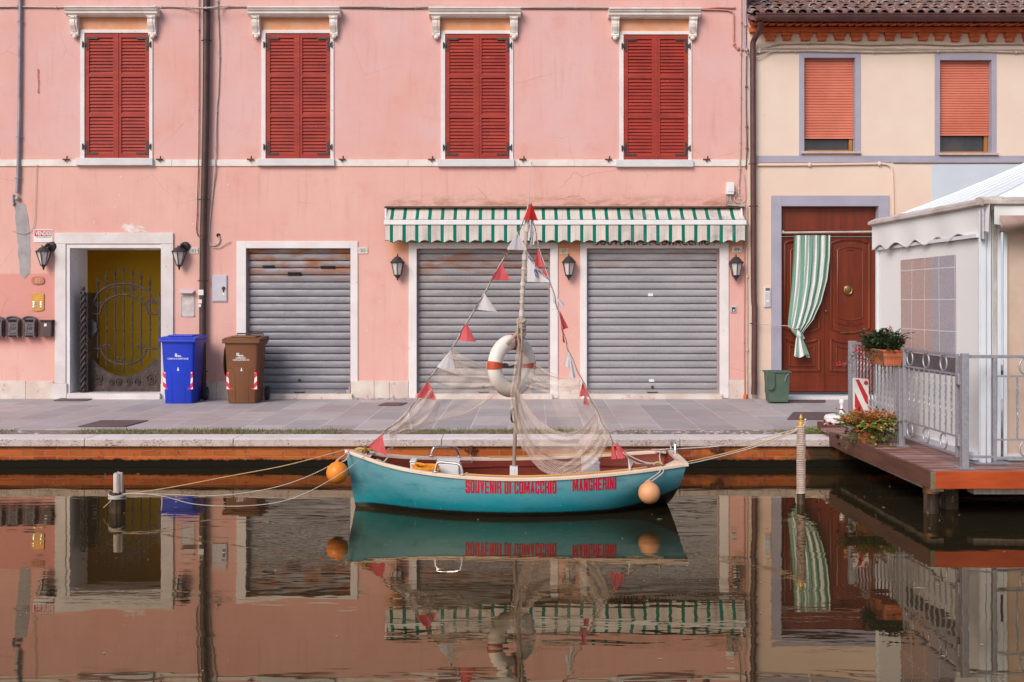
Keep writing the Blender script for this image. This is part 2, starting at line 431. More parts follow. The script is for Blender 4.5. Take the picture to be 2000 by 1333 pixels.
def water():
    n = N('canal_water'); v = n.obj()
    t = n.t; t.nodes.remove(n.b)
    h1 = n.noise(2.2, 3, .5, n.map(v, (.45, 1.5, 1)), .3)
    h2 = n.noise(9, 3, .55, n.map(v, (.35, 1.4, 1)))
    mask = n.rng(n.noise(.55, 2, .5, n.map(v, (.6, 1, 1), loc=(3.1, 1.7, 0))), .48, .64, .05, 1, True)
    h = n.math('ADD', n.math('MULTIPLY', h1, .6), n.math('MULTIPLY', n.math('MULTIPLY', h2, mask), .22))
    bn = n.node('ShaderNodeBump'); n.put(bn.inputs['Height'], h); bn.inputs['Strength'].default_value = .5; bn.inputs['Distance'].default_value = .0065
    gl = n.node('ShaderNodeBsdfGlossy'); gl.inputs['Roughness'].default_value = .012; n.put(gl.inputs['Color'], (1.0,.85,.64))
    df = n.node('ShaderNodeBsdfDiffuse'); n.put(df.inputs['Color'], (.024,.020,.011))
    fr = n.node('ShaderNodeFresnel'); fr.inputs['IOR'].default_value = 2.3
    for x in (gl, fr): t.links.new(bn.outputs[0], x.inputs['Normal'])
    ms = n.node('ShaderNodeMixShader'); t.links.new(fr.outputs[0], ms.inputs[0]); t.links.new(df.outputs[0], ms.inputs[1]); t.links.new(gl.outputs[0], ms.inputs[2])
    t.links.new(ms.outputs[0], n.out.inputs[0]); return n.m
M['water'] = water()
def paving():
    n = N('stone_paving'); o = n.sep(n.obj())
    wob = n.math('MULTIPLY', n.noise(1.2, 2), .10)
    x = n.math('ADD', o[0], n.math('MULTIPLY', o[1], -.02))
    v = n.comb(n.math('ADD', o[1], wob), x, 0.)
    b = n.node('ShaderNodeTexBrick'); n.put(b.inputs['Vector'], v)
    b.offset = .37; b.squash = 1; b.inputs['Scale'].default_value = 1
    b.inputs['Brick Width'].default_value = .82; b.inputs['Row Height'].default_value = .43; b.inputs['Mortar Size'].default_value = .009
    b.inputs['Mortar Smooth'].default_value = .3; b.inputs['Bias'].default_value = 0
    n.put(b.inputs['Color1'], (.51,.475,.475)); n.put(b.inputs['Color2'], (.34,.33,.35)); n.put(b.inputs['Mortar'], (.60,.55,.55))
    col = n.mix(n.rng(n.noise(1.1, 6, .65), .42, .68, 0, .6), b.outputs[0], (.42,.30,.29))
    col = n.mix(n.rng(n.noise(3.5, 8, .7), .52, .72, 0, .4), col, (.30,.25,.27))
    col = n.mix(n.rng(n.noise(40, 5, .7), .6, .75, 0, .35), col, (.52,.47,.48))
    n.bump(n.math('ADD', n.math('MULTIPLY', b.outputs[1], -.5), n.math('MULTIPLY', n.noise(14, 6), .5)), .3, .01)
    return n.fin(col, n.rng(n.noise(3), .3, .7, .55, .8), 0, .35)
M['paving'] = paving()
def brickwall():
    n = N('quay_brick'); o = n.sep(n.obj())
    b = n.node('ShaderNodeTexBrick'); n.put(b.inputs['Vector'], n.comb(n.math('ADD', o[0], n.math('MULTIPLY', n.noise(9), .012)), n.math('ADD', o[2], n.math('MULTIPLY', n.noise(6), .008)), 0.))
    b.inputs['Scale'].default_value = 1; b.inputs['Brick Width'].default_value = .25; b.inputs['Row Height'].default_value = .062
    b.inputs['Mortar Size'].default_value = .006; b.inputs['Mortar Smooth'].default_value = .4
    n.put(b.inputs['Color1'], (.60,.135,.028)); n.put(b.inputs['Color2'], (.30,.05,.015)); n.put(b.inputs['Mortar'], (.36,.19,.12))
    col = n.mix(n.rng(n.noise(4, 6, .6), .42, .66, 0, .6), b.outputs[0], (.45,.16,.04))
    col = n.mix(n.rng(n.noise(13, 7, .7), .56, .68, 0, .8), col, (.10,.045,.02))
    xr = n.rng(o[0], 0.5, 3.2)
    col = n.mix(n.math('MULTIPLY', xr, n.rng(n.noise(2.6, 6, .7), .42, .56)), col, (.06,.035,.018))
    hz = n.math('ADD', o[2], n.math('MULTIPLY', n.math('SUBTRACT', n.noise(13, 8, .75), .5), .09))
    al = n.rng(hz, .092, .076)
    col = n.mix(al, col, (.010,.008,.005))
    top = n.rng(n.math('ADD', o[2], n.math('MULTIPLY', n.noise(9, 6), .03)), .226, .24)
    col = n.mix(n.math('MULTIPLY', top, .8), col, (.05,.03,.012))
    n.bump(n.math('ADD', n.math('MULTIPLY', b.outputs[1], -.8), n.math('MULTIPLY', n.noise(30, 6), .5)), .6, .01)
    return n.fin(col, .9, 0, .15)
M['quay_brick'] = brickwall()
def coping():
    n = N('istrian_coping_stone'); o = n.sep(n.obj())
    col = n.mix(n.rng(n.noise(1.5, 6), .4, .65), (.76,.72,.74), (.66,.60,.60))
    col = n.mix(n.rng(n.noise(12, 6, .65), .5, .7, 0, .5), col, (.62,.50,.46))
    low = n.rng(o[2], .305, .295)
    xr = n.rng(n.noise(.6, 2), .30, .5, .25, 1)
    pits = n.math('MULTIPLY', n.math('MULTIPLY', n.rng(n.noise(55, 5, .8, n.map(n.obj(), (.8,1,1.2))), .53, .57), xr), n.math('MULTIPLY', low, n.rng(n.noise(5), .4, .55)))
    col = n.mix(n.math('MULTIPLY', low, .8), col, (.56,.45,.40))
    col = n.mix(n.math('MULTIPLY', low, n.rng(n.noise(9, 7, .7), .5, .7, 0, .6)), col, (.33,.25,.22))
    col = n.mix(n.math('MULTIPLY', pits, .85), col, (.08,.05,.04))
    n.bump(n.noise(50, 6, .7), .3, .006)
    return n.fin(col, .75, 0, .3)
M['coping'] = coping()
def awning_cloth():
    n = N('striped_awning_cloth'); o = n.sep(n.obj())
    f = n.math('FRACT', n.math('ADD', n.math('MULTIPLY', o[0], 1/.181), .5-.124/.181))
    d = n.math('ABSOLUTE', n.math('SUBTRACT', f, .5))
    base = n.mix(n.rng(n.noise(2.5, 6), .4, .65), (.70,.64,.61), (.60,.53,.51))
    for c_, w_, cc in ((.5, .03, (.50,.40,.24)), (.30, .02, (.62,.42,.30)), (.40, .015, (.42,.44,.42)), (.22, .018, (.55,.48,.36))):
        ln = n.math('LESS_THAN', n.math('ABSOLUTE', n.math('SUBTRACT', d, c_)), w_)
        base = n.mix(n.math('MULTIPLY', ln, .6), base, cc)
    col = n.mix(n.math('LESS_THAN', d, .135), base, (.0,.17,.115))
    grime = n.math('MULTIPLY', n.rng(n.noise(2.4, 6, .65), .54, .70), n.rng(o[0], 2.2, 4.4, .25, 1))
    col = n.mix(n.math('MULTIPLY', grime, .7), col, (.22,.20,.22))
    n.bump(n.noise(18, 3, .5, n.map(n.obj(), (2,1,.4))), .25, .01)
    return n.fin(col, .85, 0, .2)
M['awning'] = awning_cloth()
def curtain_cloth():
    n = N('green_striped_curtain'); u = n.sep(n.uv())
    f = n.math('FRACT', n.math('ADD', n.math('MULTIPLY', u[0], 4.6), .1))
    col = n.mix(n.math('LESS_THAN', f, .5), (.76,.76,.76), (.17,.33,.245))
    return n.fin(col, .85, 0, .2)
M['curtain'] = curtain_cloth()
def net_mat(name, wd_):
    n = N(name); t = n.t; u = n.sep(n.uv())
    a = n.math('FRACT', n.math('MULTIPLY', n.math('ADD', u[0], u[1]), 70.0))
    b = n.math('FRACT', n.math('MULTIPLY', n.math('SUBTRACT', u[0], u[1]), 70.0))
    thr = n.math('MAXIMUM', n.math('LESS_THAN', a, wd_), n.math('LESS_THAN', b, wd_))
    dens = n.rng(n.noise(2.2, 3, .5, n.map(n.uv(), (3, .6, 1))), .35, .65, .5, 1.0)
    fac = n.math('MULTIPLY', thr, dens)
    tr = n.node('ShaderNodeBsdfTransparent'); ms = n.node('ShaderNodeMixShader')
    n.fin((.74,.60,.52), .9, 0, .1)
    n.put(ms.inputs[0], fac); t.links.new(tr.outputs[0], ms.inputs[1]); t.links.new(n.b.outputs[0], ms.inputs[2])
    t.links.new(ms.outputs[0], n.out.inputs[0]); return n.m
M['net'] = net_mat('fishing_net_twine', .21)
M['net_fine'] = net_mat('fine_net_twine', .10)
M['twine'] = mat('pale_twine', (.62,.52,.46), (.5,.40,.35), 20, .9)
M['rope_yellow'] = mat('yellow_rope', (.58,.38,.18), (.48,.30,.15), 30, .9)
M['rope_white'] = mat('white_rope', (.56,.49,.44), (.46,.39,.35), 30, .9)
def cloth(name, c, c2):
    n = N(name); t = n.t
    col = n.mix(n.rng(n.noise(9, 5), .35, .65), c, c2); n.fin(col, .85, 0, .15)
    trn = n.node('ShaderNodeBsdfTranslucent'); n.put(trn.inputs[0], col); ms = n.node('ShaderNodeMixShader'); ms.inputs[0].default_value = .35
    t.links.new(n.b.outputs[0], ms.inputs[1]); t.links.new(trn.outputs[0], ms.inputs[2]); t.links.new(ms.outputs[0], n.out.inputs[0]); return n.m
M['tent'] = cloth('cream_canvas', (.90,.78,.64), (.85,.72,.58))
M['tent_peach'] = cloth('peach_canvas', (.88,.69,.56), (.82,.62,.49))
M['flag_red'] = cloth('faded_red_pennant', (.86,.17,.19), (.78,.13,.15))
M['flag_bright'] = cloth('bright_red_pennant', (.76,.05,.05), (.66,.04,.04))
M['flag_white'] = cloth('white_pennant', (.86,.84,.86), (.80,.77,.78))
def hull_paint():
    n = N('teal_hull_paint'); o = n.sep(n.obj())
    hz_ = n.rng(n.math('ADD', o[2], n.math('MULTIPLY', n.math('SUBTRACT', n.noise(3, 5, .6, n.map(n.obj(), (.6,1,1.5))), .5), .35)), .08, .30)
    col = n.mix(hz_, (.008,.27,.335), (.12,.315,.37))
    col = n.mix(n.rng(n.noise(7, 8, .7, n.map(n.obj(), (.5,1,2))), .52, .68, 0, .6), col, (.012,.15,.19))
    col = n.mix(n.rng(n.noise(9, 8, .75, n.map(n.obj(), (.4,1,2.5))), .58, .68, 0, .55), col, (.20,.24,.23))
    col = n.mix(n.rng(n.noise(26, 5, .7), .66, .68, 0, .8), col, (.42,.48,.48))
    rise = n.math('MULTIPLY', n.math('POWER', n.math('MAXIMUM', n.math('SUBTRACT', o[0], .75), 0.), 2.), -.38)
    bot = n.rng(n.math('ADD', n.math('ADD', o[2], rise), n.math('MULTIPLY', n.noise(12, 7, .7), -.024)), .036, .022)
    col = n.mix(bot, col, (.012,.010,.008))
    n.bump(n.noise(3, 4), .15, .02)
    return n.fin(col, n.rng(n.noise(4), .3, .7, .30, .48), 0, .5)
M['hull'] = hull_paint()
M['hull_in'] = mat('oxide_red_interior', (.23,.035,.018), (.17,.026,.014), 4, .6, .2, 30, stretch=(.5,1,3))
M['gunwale'] = mat('cream_gunwale', (.80,.64,.51), (.74,.56,.43), 6, .5, .05, 30, spots=((.5,.3,.2), 16, .66))
M['mast'] = mat('weathered_mast_wood', (.36,.27,.22), (.27,.19,.155), 5, .8, .3, 40, stretch=(4,4,.5))
M['ring'] = mat('off_white_lifebuoy', (.86,.79,.72), (.79,.69,.61), 6, .5, .05, 30, spots=((.5,.36,.28), 12, .66))
M['ring_band'] = mat('orange_red_band', (.55,.09,.035), (.48,.07,.03), 6, .5)
M['buoy_o'] = mat('orange_buoy', (.86,.27,.025), (.78,.22,.02), 4, .35, .03, 30)
M['buoy_f'] = mat('faded_peach_buoy', (.74,.36,.18), (.66,.29,.13), 5, .45, .15, 30, spots=((.45,.2,.1), 12, .62))
M['post_wood'] = mat('weathered_post', (.66,.56,.51), (.46,.36,.31), 9, .9, .6, 40, stretch=(3,3,.4))
M['post_wet'] = mat('wet_dark_post', (.035,.022,.014), (.07,.035,.02), 12, .5, .5, 40)
M['deck'] = None
def deck_wood():
    n = N('red_deck_boards'); o = n.sep(n.obj())
    f = n.math('FRACT', n.math('MULTIPLY', o[1], 1/.095))
    gap = n.math('LESS_THAN', f, .07)
    col = n.mix(n.rng(n.noise(3, 6, .6, n.map(n.obj(), (.5,5,1))), .35, .65), (.26,.085,.06), (.19,.055,.04))
    pale = n.rng(n.noise(4, 7, .7, n.map(n.obj(), (.5,9,1))), .47, .58, 0, .85)
    near = n.rng(o[0], 0., 1.3, 1, 0)
    col = n.mix(pale, col, (.48,.38,.36))
    col = n.mix(gap, col, (.03,.015,.01))
    n.bump(n.math('MULTIPLY', gap, -1.), .5, .01)
    return n.fin(col, .55, 0, .4)
M['deck'] = deck_wood()
M['fascia'] = mat('dark_brown_fascia_board', (.15,.065,.045), (.10,.042,.03), 3, .55, .2, 30, stretch=(5,.6,5), spots=((.3,.22,.18), 14, .68))
M['fascia_o'] = mat('orange_stained_board', (.50,.085,.018), (.36,.05,.012), 3, .4, .15, 30, stretch=(.6,5,4))
M['tent'] = None
M['tent_roof'] = mat('white_pvc_roof', (.86,.93,.94), (.80,.88,.90), 2, .45)
M['tent_trim'] = mat('dirty_canvas_trim', (.62,.57,.54), (.45,.38,.34), 5, .85, .2, 30)
M['tent_brown'] = mat('brown_rolled_canvas', (.42,.28,.24), (.32,.21,.18), 5, .85, .2, 20)
M['alu'] = mat('white_aluminium', (.76,.80,.86), (.70,.73,.78), 3, .35)
def film():
    n = N('clear_window_film'); t = n.t; o = n.sep(n.obj())
    fa = n.math('LESS_THAN', n.math('FRACT', n.math('ADD', n.math('MULTIPLY', o[1], 1/.30), .45)), .035)
    fb = n.math('LESS_THAN', n.math('FRACT', n.math('ADD', n.math('MULTIPLY', o[2], 1/.285), .2)), .03)
    g = n.math('MAXIMUM', fa, fb)
    haze = n.rng(n.noise(3, 5, .7, n.map(n.obj(), (1,1,1), rot=(.7,0,0))), .4, .7, .28, .55)
    fac = n.math('MAXIMUM', n.math('MULTIPLY', g, .6), haze)
    n.fin(n.mix(g, (.40,.35,.38), (.82,.82,.90)), .15, 0, .5)
    tr = n.node('ShaderNodeBsdfTransparent'); n.put(tr.inputs[0], (.56,.47,.47)); ms = n.node('ShaderNodeMixShader')
    n.put(ms.inputs[0], fac); t.links.new(tr.outputs[0], ms.inputs[1]); t.links.new(n.b.outputs[0], ms.inputs[2]); t.links.new(ms.outputs[0], n.out.inputs[0]); return n.m
M['film'] = film()
M['film_dark'] = mat('dark_film_strip', (.14,.115,.13), (.10,.08,.09), 4, .3)
def leafm(name, c, c2):
    n = N(name); g = n.node('ShaderNodeNewGeometry')
    n.fin(n.mix(g.outputs['Random Per Island'], c, c2), .55, 0, .35); return n.m
M['leaf_dark'] = leafm('dark_green_leaves', (.025,.06,.022), (.07,.12,.05))
M['leaf_lime'] = leafm('lime_green_leaves', (.22,.32,.06), (.38,.46,.13))
M['leaf_orange'] = leafm('orange_leaves', (.55,.19,.05), (.66,.34,.12))
M['leaf_purple'] = leafm('dark_purple_petals', (.045,.008,.018), (.09,.015,.03))
M['petal_red'] = leafm('red_petals', (.60,.01,.04), (.45,.01,.05))
M['petal_white'] = leafm('white_petals', (.75,.6,.6), (.8,.7,.7))
M['stem'] = mat('plant_stem', (.16,.12,.06), (.22,.12,.08), 8, .8)
M['grass'] = leafm('grass_blades', (.10,.13,.03), (.26,.20,.085))
M['soil'] = mat('verge_soil', (.20,.15,.11), (.30,.26,.23), 14, .95, .5, 30)
M['pebble'] = mat('pebble', (.48,.42,.42), (.30,.26,.27), 20, .8)
M['manhole'] = mat('rusty_manhole', (.15,.10,.105), (.11,.075,.08), 10, .7, .5, 60)
# ================================================================ SETTING
GZ = .337
g = MB(); g.poly([(-60,14.0,-.6),(60,14.0,-.6),(60,80,-.6),(-60,80,-.6)]); tag(g.build('ground', M['concrete']), kind='structure')
g = MB(); g.poly([(-40,-25,0),(40,-25,0),(40,10.75,0),(-40,10.75,0)]); tag(g.build('water', M['water'], recalc=False), kind='structure')
g = MB(); g.poly([(-40,-25,-1.2),(40,-25,-1.2),(40,10.75,-1.2),(-40,10.75,-1.2)]); tag(g.build('canal_bed', M['soil']), kind='structure')
def slab(x0, x1, y0, z0, y1, z1, th):
    m = MB(); m.prism([(x0,y0,z0),(x0,y1,z1),(x0,y1,z1-th),(x0,y0,z0-th)], (x1-x0,0,0)); return m
tag(slab(-30, 30, 11.42, .303, 15.6, GZ, .3).build('pavement', M['paving']), kind='structure')
tag(slab(-30, 30, 11.03, .296, 11.42, .299, .2).build('verge', M['soil']), kind='structure')
# grass strip
g = MB(); rnd = random.Random(3)
for i in range(15000):
    x = rnd.uniform(-6.2, 6.4); 
    d = .5+.5*math.sin(x*1.7+1)+.4*math.sin(x*5.3)+rnd.uniform(-.3,.3)
    if 1.0 < x < 2.9: d -= .75
    if x < -5.3: d -= .4
    if d < .15: continue
    y = rnd.uniform(11.04, 11.44); h = rnd.uniform(.012,.04)*(1 if d < .8 else 1.35)
    a = rnd.uniform(0, 6.28); wd = .004; lx, ly = rnd.uniform(-.02,.02), rnd.uniform(-.02,.02)
    dx, dy = math.cos(a)*wd, math.sin(a)*wd
    g.poly([(x-dx,y-dy,.297),(x+dx,y+dy,.297),(x+lx,y+ly,.297+h)])
tag(g.build('grass', M['grass'], recalc=False), 'thin strip of green and dry grass between the paving and the stone kerb', 'grass', kind='stuff')
# pebbles along the wall foot and verge
g = MB()
for i in range(260):
    if i < 150: x, y, z = rnd.uniform(fx(690), fx(830)), rnd.uniform(14.66, 14.80), GZ-.003
    elif i < 215: x, y, z = rnd.uniform(.9, 3.0), rnd.uniform(11.05, 11.4), .298
    else: x, y, z = rnd.uniform(-6.5, 3.2), rnd.uniform(11.05, 11.4), .298
    r = rnd.uniform(.008,.026); g.ball((x,y,z), r, 7, 4, (rnd.uniform(.8,1.7), 1, .6))
tag(g.build('pebbles', M['pebble'], smooth=True), 'loose grey pebbles at the foot of the pink wall and along the kerb', 'pebbles', kind='stuff')
# dark access covers
def cover(px0, px1, pyt, pyb, skew, label, m=M['manhole']):
    def q(px, py):
        D = 2000*(CH-.325)/(py-590); z = .303+(D-11.42)/(15.6-11.42)*(GZ-.303)
        D = 2000*(CH-z)/(py-590); z = .303+(D-11.42)/(15.6-11.42)*(GZ-.303)
        p = P(px, py, D); p.z = z+.004; return p
    b = MB(); a = [q(px0,pyb), q(px1,pyb), q(px1+skew,pyt), q(px0+skew,pyt)]
    b.prism(a, (0,0,.008)); tag(b.build('access_cover', m, bevel=.002), label, 'manhole cover', 'dark covers let into the paving')
cover(152, 244, 823, 835, 46, 'large brown access cover in the paving near the grass strip, left side')
cover(104, 168, 779.5, 784, 14, 'narrow dark cover in front of the iron gate step')
cover(738, 782, 788, 793.5, 14, 'small rusty cover below the striped awning left end')
cover(1530, 1612, 783, 787.5, 0, 'dark doormat-like cover in front of the red door')
cover(1537, 1622, 807, 821, 12, 'dark patch cover in the paving near the gilded mooring post')
# quay wall
qw = thing('quay_wall', 'low brick quay wall with pale stone coping along the canal', 'quay wall', (0, 10.66, 0))
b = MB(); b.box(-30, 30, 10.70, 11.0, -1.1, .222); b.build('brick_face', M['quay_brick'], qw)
b = MB(); x = -30.0; rnd = random.Random(5)
for xj in (-20,-12,-9.1,-7.6,-6.0,-4.45,-2.9,-1.38,-.73,.95,1.75,3.0,4.9,7,30):
    b.box(x+.0015, xj-.0015, 10.655+rnd.uniform(-.003,.003), 11.03, .2225, .306+rnd.uniform(-.002,.002)); x = xj
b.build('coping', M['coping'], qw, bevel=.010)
for px, lab in ((705,'small rusty iron bracket behind the bow flag'),(920,'rusty iron mooring bracket under the coping behind the boat'),(1400,'thin rusty iron bracket on the quay right of the boat')):
    c = P(px, 880, 10.69); b = MB(); b.box(c.x-.018, c.x+.018, 10.64, 10.70, .165, .235); b.box(c.x-.07, c.x+.07, 10.675, 10.70, .175, .195)
    b.tube([(c.x+.035*math.cos(a), 10.655, .17+.03*math.sin(a)) for a in [i*.63 for i in range(10)]], .006, 6, closed=True)
    tag(b.build('mooring_bracket', M['rust'], bevel=.003), lab, 'iron bracket', 'rusty mooring brackets on the quay')

# ================================================================ PINK BUILDING
pink = thing('pink_building', 'long pink plastered building with red shutters and three grey roller doors', 'building', (0, YF, 0))
XR = fx(1459.5)
ZS = fz(770)
W_UP = [(166, 65.5, 310), (519.4, 66, 311), (869.7, 67.3, 312), (1218, 68.5, 313)]
holes = []
for (x, t, bt) in W_UP: holes.append((fx(x-1), fx(x+126.5), fz(bt), fz(t), .14))
holes.append((fx(137), fx(315), GZ-.3, fz(484.5), .55))
holes += [(fx(481), fx(685), GZ-.3, fz(485.5), .16), (fx(814), fx(1074.5), GZ-.3, fz(486), .16), (fx(1146), fx(1405), GZ-.3, fz(485.5), .16)]
def pierced(mb, x0, x1, z0, z1, y, holes):
    xs = sorted({x0, x1, *[h[0] for h in holes], *[h[1] for h in holes]}); zs = sorted({z0, z1, *[h[2] for h in holes], *[h[3] for h in holes]})
    xs = [v for v in xs if x0 <= v <= x1]; zs = [v for v in zs if z0 <= v <= z1]
    for a, b_ in zip(xs, xs[1:]):
        for c, d in zip(zs, zs[1:]):
            cx, cz = (a+b_)/2, (c+d)/2
            if any(h[0] < cx < h[1] and h[2] < cz < h[3] for h in holes): continue
            mb.poly([(a,y,c),(b_,y,c),(b_,y,d),(a,y,d)])
    for (a, b_, c, d, dep) in holes:
        c2 = max(c, z0)
        mb.poly([(a,y,c2),(a,y,d),(a,y+dep,d),(a,y+dep,c2)]); mb.poly([(b_,y,c2),(b_,y+dep,c2),(b_,y+dep,d),(b_,y,d)])
        mb.poly([(a,y,d),(b_,y,d),(b_,y+dep,d),(a,y+dep,d)])
        if c > z0: mb.poly([(a,y,c),(a,y+dep,c),(b_,y+dep,c),(b_,y,c)])
b = MB(); pierced(b, -16, XR, -.3, 8.6, YF, holes)
b.poly([(XR,YF,-.3),(XR,YF+8,-.3),(XR,YF+8,8.6),(XR,YF,8.6)]); b.poly([(-16,YF,-.3),(-16,YF,8.6),(-16,YF+8,8.6),(-16,YF+8,-.3)])
b.poly([(-16,YF,8.6),(XR,YF,8.6),(XR,YF+8,8.6),(-16,YF+8,8.6)])
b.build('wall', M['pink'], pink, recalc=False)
# eaves high above
b = MB(); b.box(-16.2, XR+.02, YF-.5, YF+.4, 8.6, 8.75); b.build('roof', M['tile'], pink)
# string course with joints
b = MB()
xs = [-16, -9, -6.29, -4.92, -3.4, -2.6, -1.5, -.2, .9, 2.2, XR+.03]
for a, c in zip(xs, xs[1:]): b.box(a+.001, c-.001, YF-.018, YF+.01, fz(325.3), fz(312.5))
b.build('string_course', M['cornice'], pink, bevel=.004)
# plinth stones
def plin(px0, px1, n, top=744.5):
    e = [fx(px0)+(fx(px1)-fx(px0))*i/n for i in range(n+1)]
    rr = random.Random(int(px0)); 
    for i in range(1, n): e[i] += rr.uniform(-.06,.06)
    for a, c in zip(e, e[1:]): b.box(a+.0015, c-.0015, YF-.022+rr.uniform(0,.004), YF+.01, GZ-.05, fz(top+rr.uniform(-.5,.8)))
for a_ in ((-900,-60,8),(-60,105,3),(342.5,462,3),(686,798,3),(1090,1132.5,1,742),(1423.5,1455,1,743)):
    b = MB(); plin(*a_); b.build('plinth', M['plinth'], pink, bevel=.005)
# door surround
b = MB()
zt = fz(455.5)
b.box(fx(108.5), fx(130), YF-.03, YF+.02, fz(749), fz(477)-.001); b.box(fx(315.5), fx(339.5), YF-.03, YF+.02, fz(749), fz(477)-.001)
b.box(fx(108.5), fx(339.5), YF-.031, YF+.02, fz(477)+.001, zt)
b.box(fx(105.5), fx(132.5), YF-.045, YF+.02, GZ-.05, fz(749)-.001); b.box(fx(315.5), fx(342), YF-.045, YF+.02, GZ-.05, fz(749)-.001)
b.build('door_surround', M['marble'], pink, bevel=.006)
b = MB(); b.box(fx(130)+.001, fx(137.2), YF-.012, YF+.02, GZ, fz(477)-.002); b.box(fx(137.2), fx(315), YF-.012, YF+.02, fz(485), fz(477)-.002)
b.build('inner_architrave', M['white_paint'], pink, bevel=.003)
# passage behind the gate
xa, xb, zc = fx(137)+.002, fx(315)-.002, fz(484.5)-.002
b = MB(); y0, y1 = YF+.03, YF+.60
b.box(xa-.15, xa+.001, y0, y1, GZ-.02, zc); b.box(xa-.15, xb, y0, y1, zc, zc+.08); b.box(xb, xb+.15, y0, y1, GZ-.02, zc)
b.build('passage_jamb', M['white_side'], pink)
b = MB(); xl, xr, y2, zc2 = xa-.5, xb+.5, YF+1.7, zc+.25
b.box(xl-.1, xl, y1+.01, y2, 0, zc2); b.box(xr, xr+.1, y1+.01, y2, 0, zc2); b.box(xl-.1, xr+.1, y2, y2+.1, 0, zc2); b.box(xl-.1, xr+.1, y1+.01, y2+.1, zc2, zc2+.1)
b.box(xl-.1, xa-.16, y1+.01, y1+.06, 0, zc2); b.box(xb+.16, xr+.1, y1+.01, y1+.06, 0, zc2); b.box(xa-.16, xb+.16, y1+.012, y1+.06, zc+.09, zc2)
b.build('passage_wall', M['yellow_wall'], pink)
b = MB(); b.box(xl, xr, YF+.02, y2, .2, GZ+.02); b.build('passage_floor', M['concrete'], pink)
b = MB(); b.box(fx(136), fx(317), YF-.10, YF+.55, GZ-.05, fz(770)+.015); b.build('doorstep', M['marble'], pink, bevel=.008)
# shutter doors
def roller(mb, x0, x1, z0, z1, n, y):
    h = (z1-z0)/n; prof = []
    for i in range(n):
        z = z0+i*h
        prof += [(0.030, z+.001), (0.028, z+h*.10), (-.003, z+h*.13), (-.006, z+h*.20), (-.008, z+h*.55), (-.006, z+h*.82), (-.002, z+h*.93), (.030, z+h*.955)]
    mb.grid(lambda u, v: (x0+(x1-x0)*u, y+prof[min(len(prof)-1, round(v*(len(prof)-1)))][0], prof[min(len(prof)-1, round(v*(len(prof)-1)))][1]), 1, len(prof)-1)
def garage(x0, x1, ztop, n, m, label, fr, step=(770, 779)):
    """fr = (outer left, outer right, top, drop to plinth)"""
    b = MB(); X0, X1 = fx(x0)+.002, fx(x1)-.002; zb = fz(769)
    roller(b, X0, X1, zb+.05, fz(ztop)+.03, n, YF+.088)
    b.box(X0+.01, X1-.01, YF+.075, YF+.10, zb, zb+.052)
    b.box(X0, X0+.02, YF+.07, YF+.11, zb, fz(ztop)); b.box(X1-.02, X1, YF+.07, YF+.11, zb, fz(ztop))
    d = b.build('roller_shutter_door', m, pink, smooth=True, angle=25, label=label)
    b = MB(); L, Rr, T, PL = fr
    zpl = fz(PL)
    b.box(fx(L), fx(x0), YF-.02, YF+.02, zpl if L < 500 else GZ-.02, fz(T)); b.box(fx(x1), fx(Rr), YF-.02, YF+.02, zpl if Rr < 1000 else GZ, fz(T)); b.box(fx(x0)+.0005, fx(x1)-.0005, YF-.0195, YF+.02, fz(ztop), fz(T)-.0005)
    b.build('frame', M['white_paint'], d, bevel=.004)
    b = MB(); b.box(fx(x0)-.02, fx(x1)+.03, YF-.07, YF+.2, GZ-.05, zb-.002); b.build('threshold', M['plinth'], d, bevel=.006)
    xm = (X0+X1)/2; b = MB()
    b.tube([(xm-.07, YF+.07, zb+.015), (xm-.06, YF+.04, zb+.01), (xm+.06, YF+.04, zb+.01), (xm+.07, YF+.07, zb+.015)], .008, 6); b.build('handle', M['iron'], d); b = MB()
    b.lathe((xm, YF+.07, fz(744 if x0 < 500 else 757)), [(.02,.01),(.022,-.004),(.012,-.008)], 12, 'y'); b.build('lock', M['iron'], d)
    return d
g1 = garage(481, 685, 485.5, 20, M['steel_a'], 'weathered grey roller door with rust streaks and three slots at the top', (462.5, 699, 471.5, 745))
b = MB()
for (a, c, t, bt) in ((510.5,533.5,518.5,523),(560,586,532,538),(624.5,652.5,519.5,524.5)):
    b = MB(); b.box(fx(a), fx(c), YF+.066, YF+.088, fz(bt), fz(t)); b.build('vent_slot', M['black'], g1)
b = MB(); c = fx(679); b.box(c-.03, c+.03, YF+.045, YF+.075, fz(769), fz(762)); b.box(c+.005, c+.03, YF+.045, YF+.075, fz(762)+.001, fz(756)); b.build('bolt', M['galv'], g1, bevel=.004)
g2 = garage(814, 1074.5, 486, 20, M['steel_b'], 'grey roller door with brownish upper slats behind the boat mast', (798.5, 1089.5, 474, 745))
g3 = garage(1146, 1405, 485.5, 20, M['steel_c'], 'clean galvanised roller door under the painted shop name', (1133, 1423, 474, 745))
b = MB(); b.box(fx(1267), fx(1277), YF+.072, YF+.09, fz(579), fz(573.5)); b.build('sticker', M['sign_white'], g3); b = MB(); b.box(fx(1269), fx(1279), YF+.072, YF+.09, fz(747), fz(742)); b.build('sticker', M['sign_white'], g3)
# painted shop name on the header, half hidden by the awning
b = wall_text('SOUVENIR DI COMACCHIO', 1163, 1387, 466, 479.8, YF-.0215, bold=.015, spacing=1.15)
for s_ in (1157, 1398):
    k = 1 if s_ < 1200 else -1
    b.tube([P(s_+4*k, 468, YF-.021), P(s_, 472, YF-.021), P(s_+2*k, 477, YF-.021), P(s_+5*k, 481, YF-.021)], .003, 5)
b.build('painted_shop_name', M['ink_dkred'], pink, recalc=False)
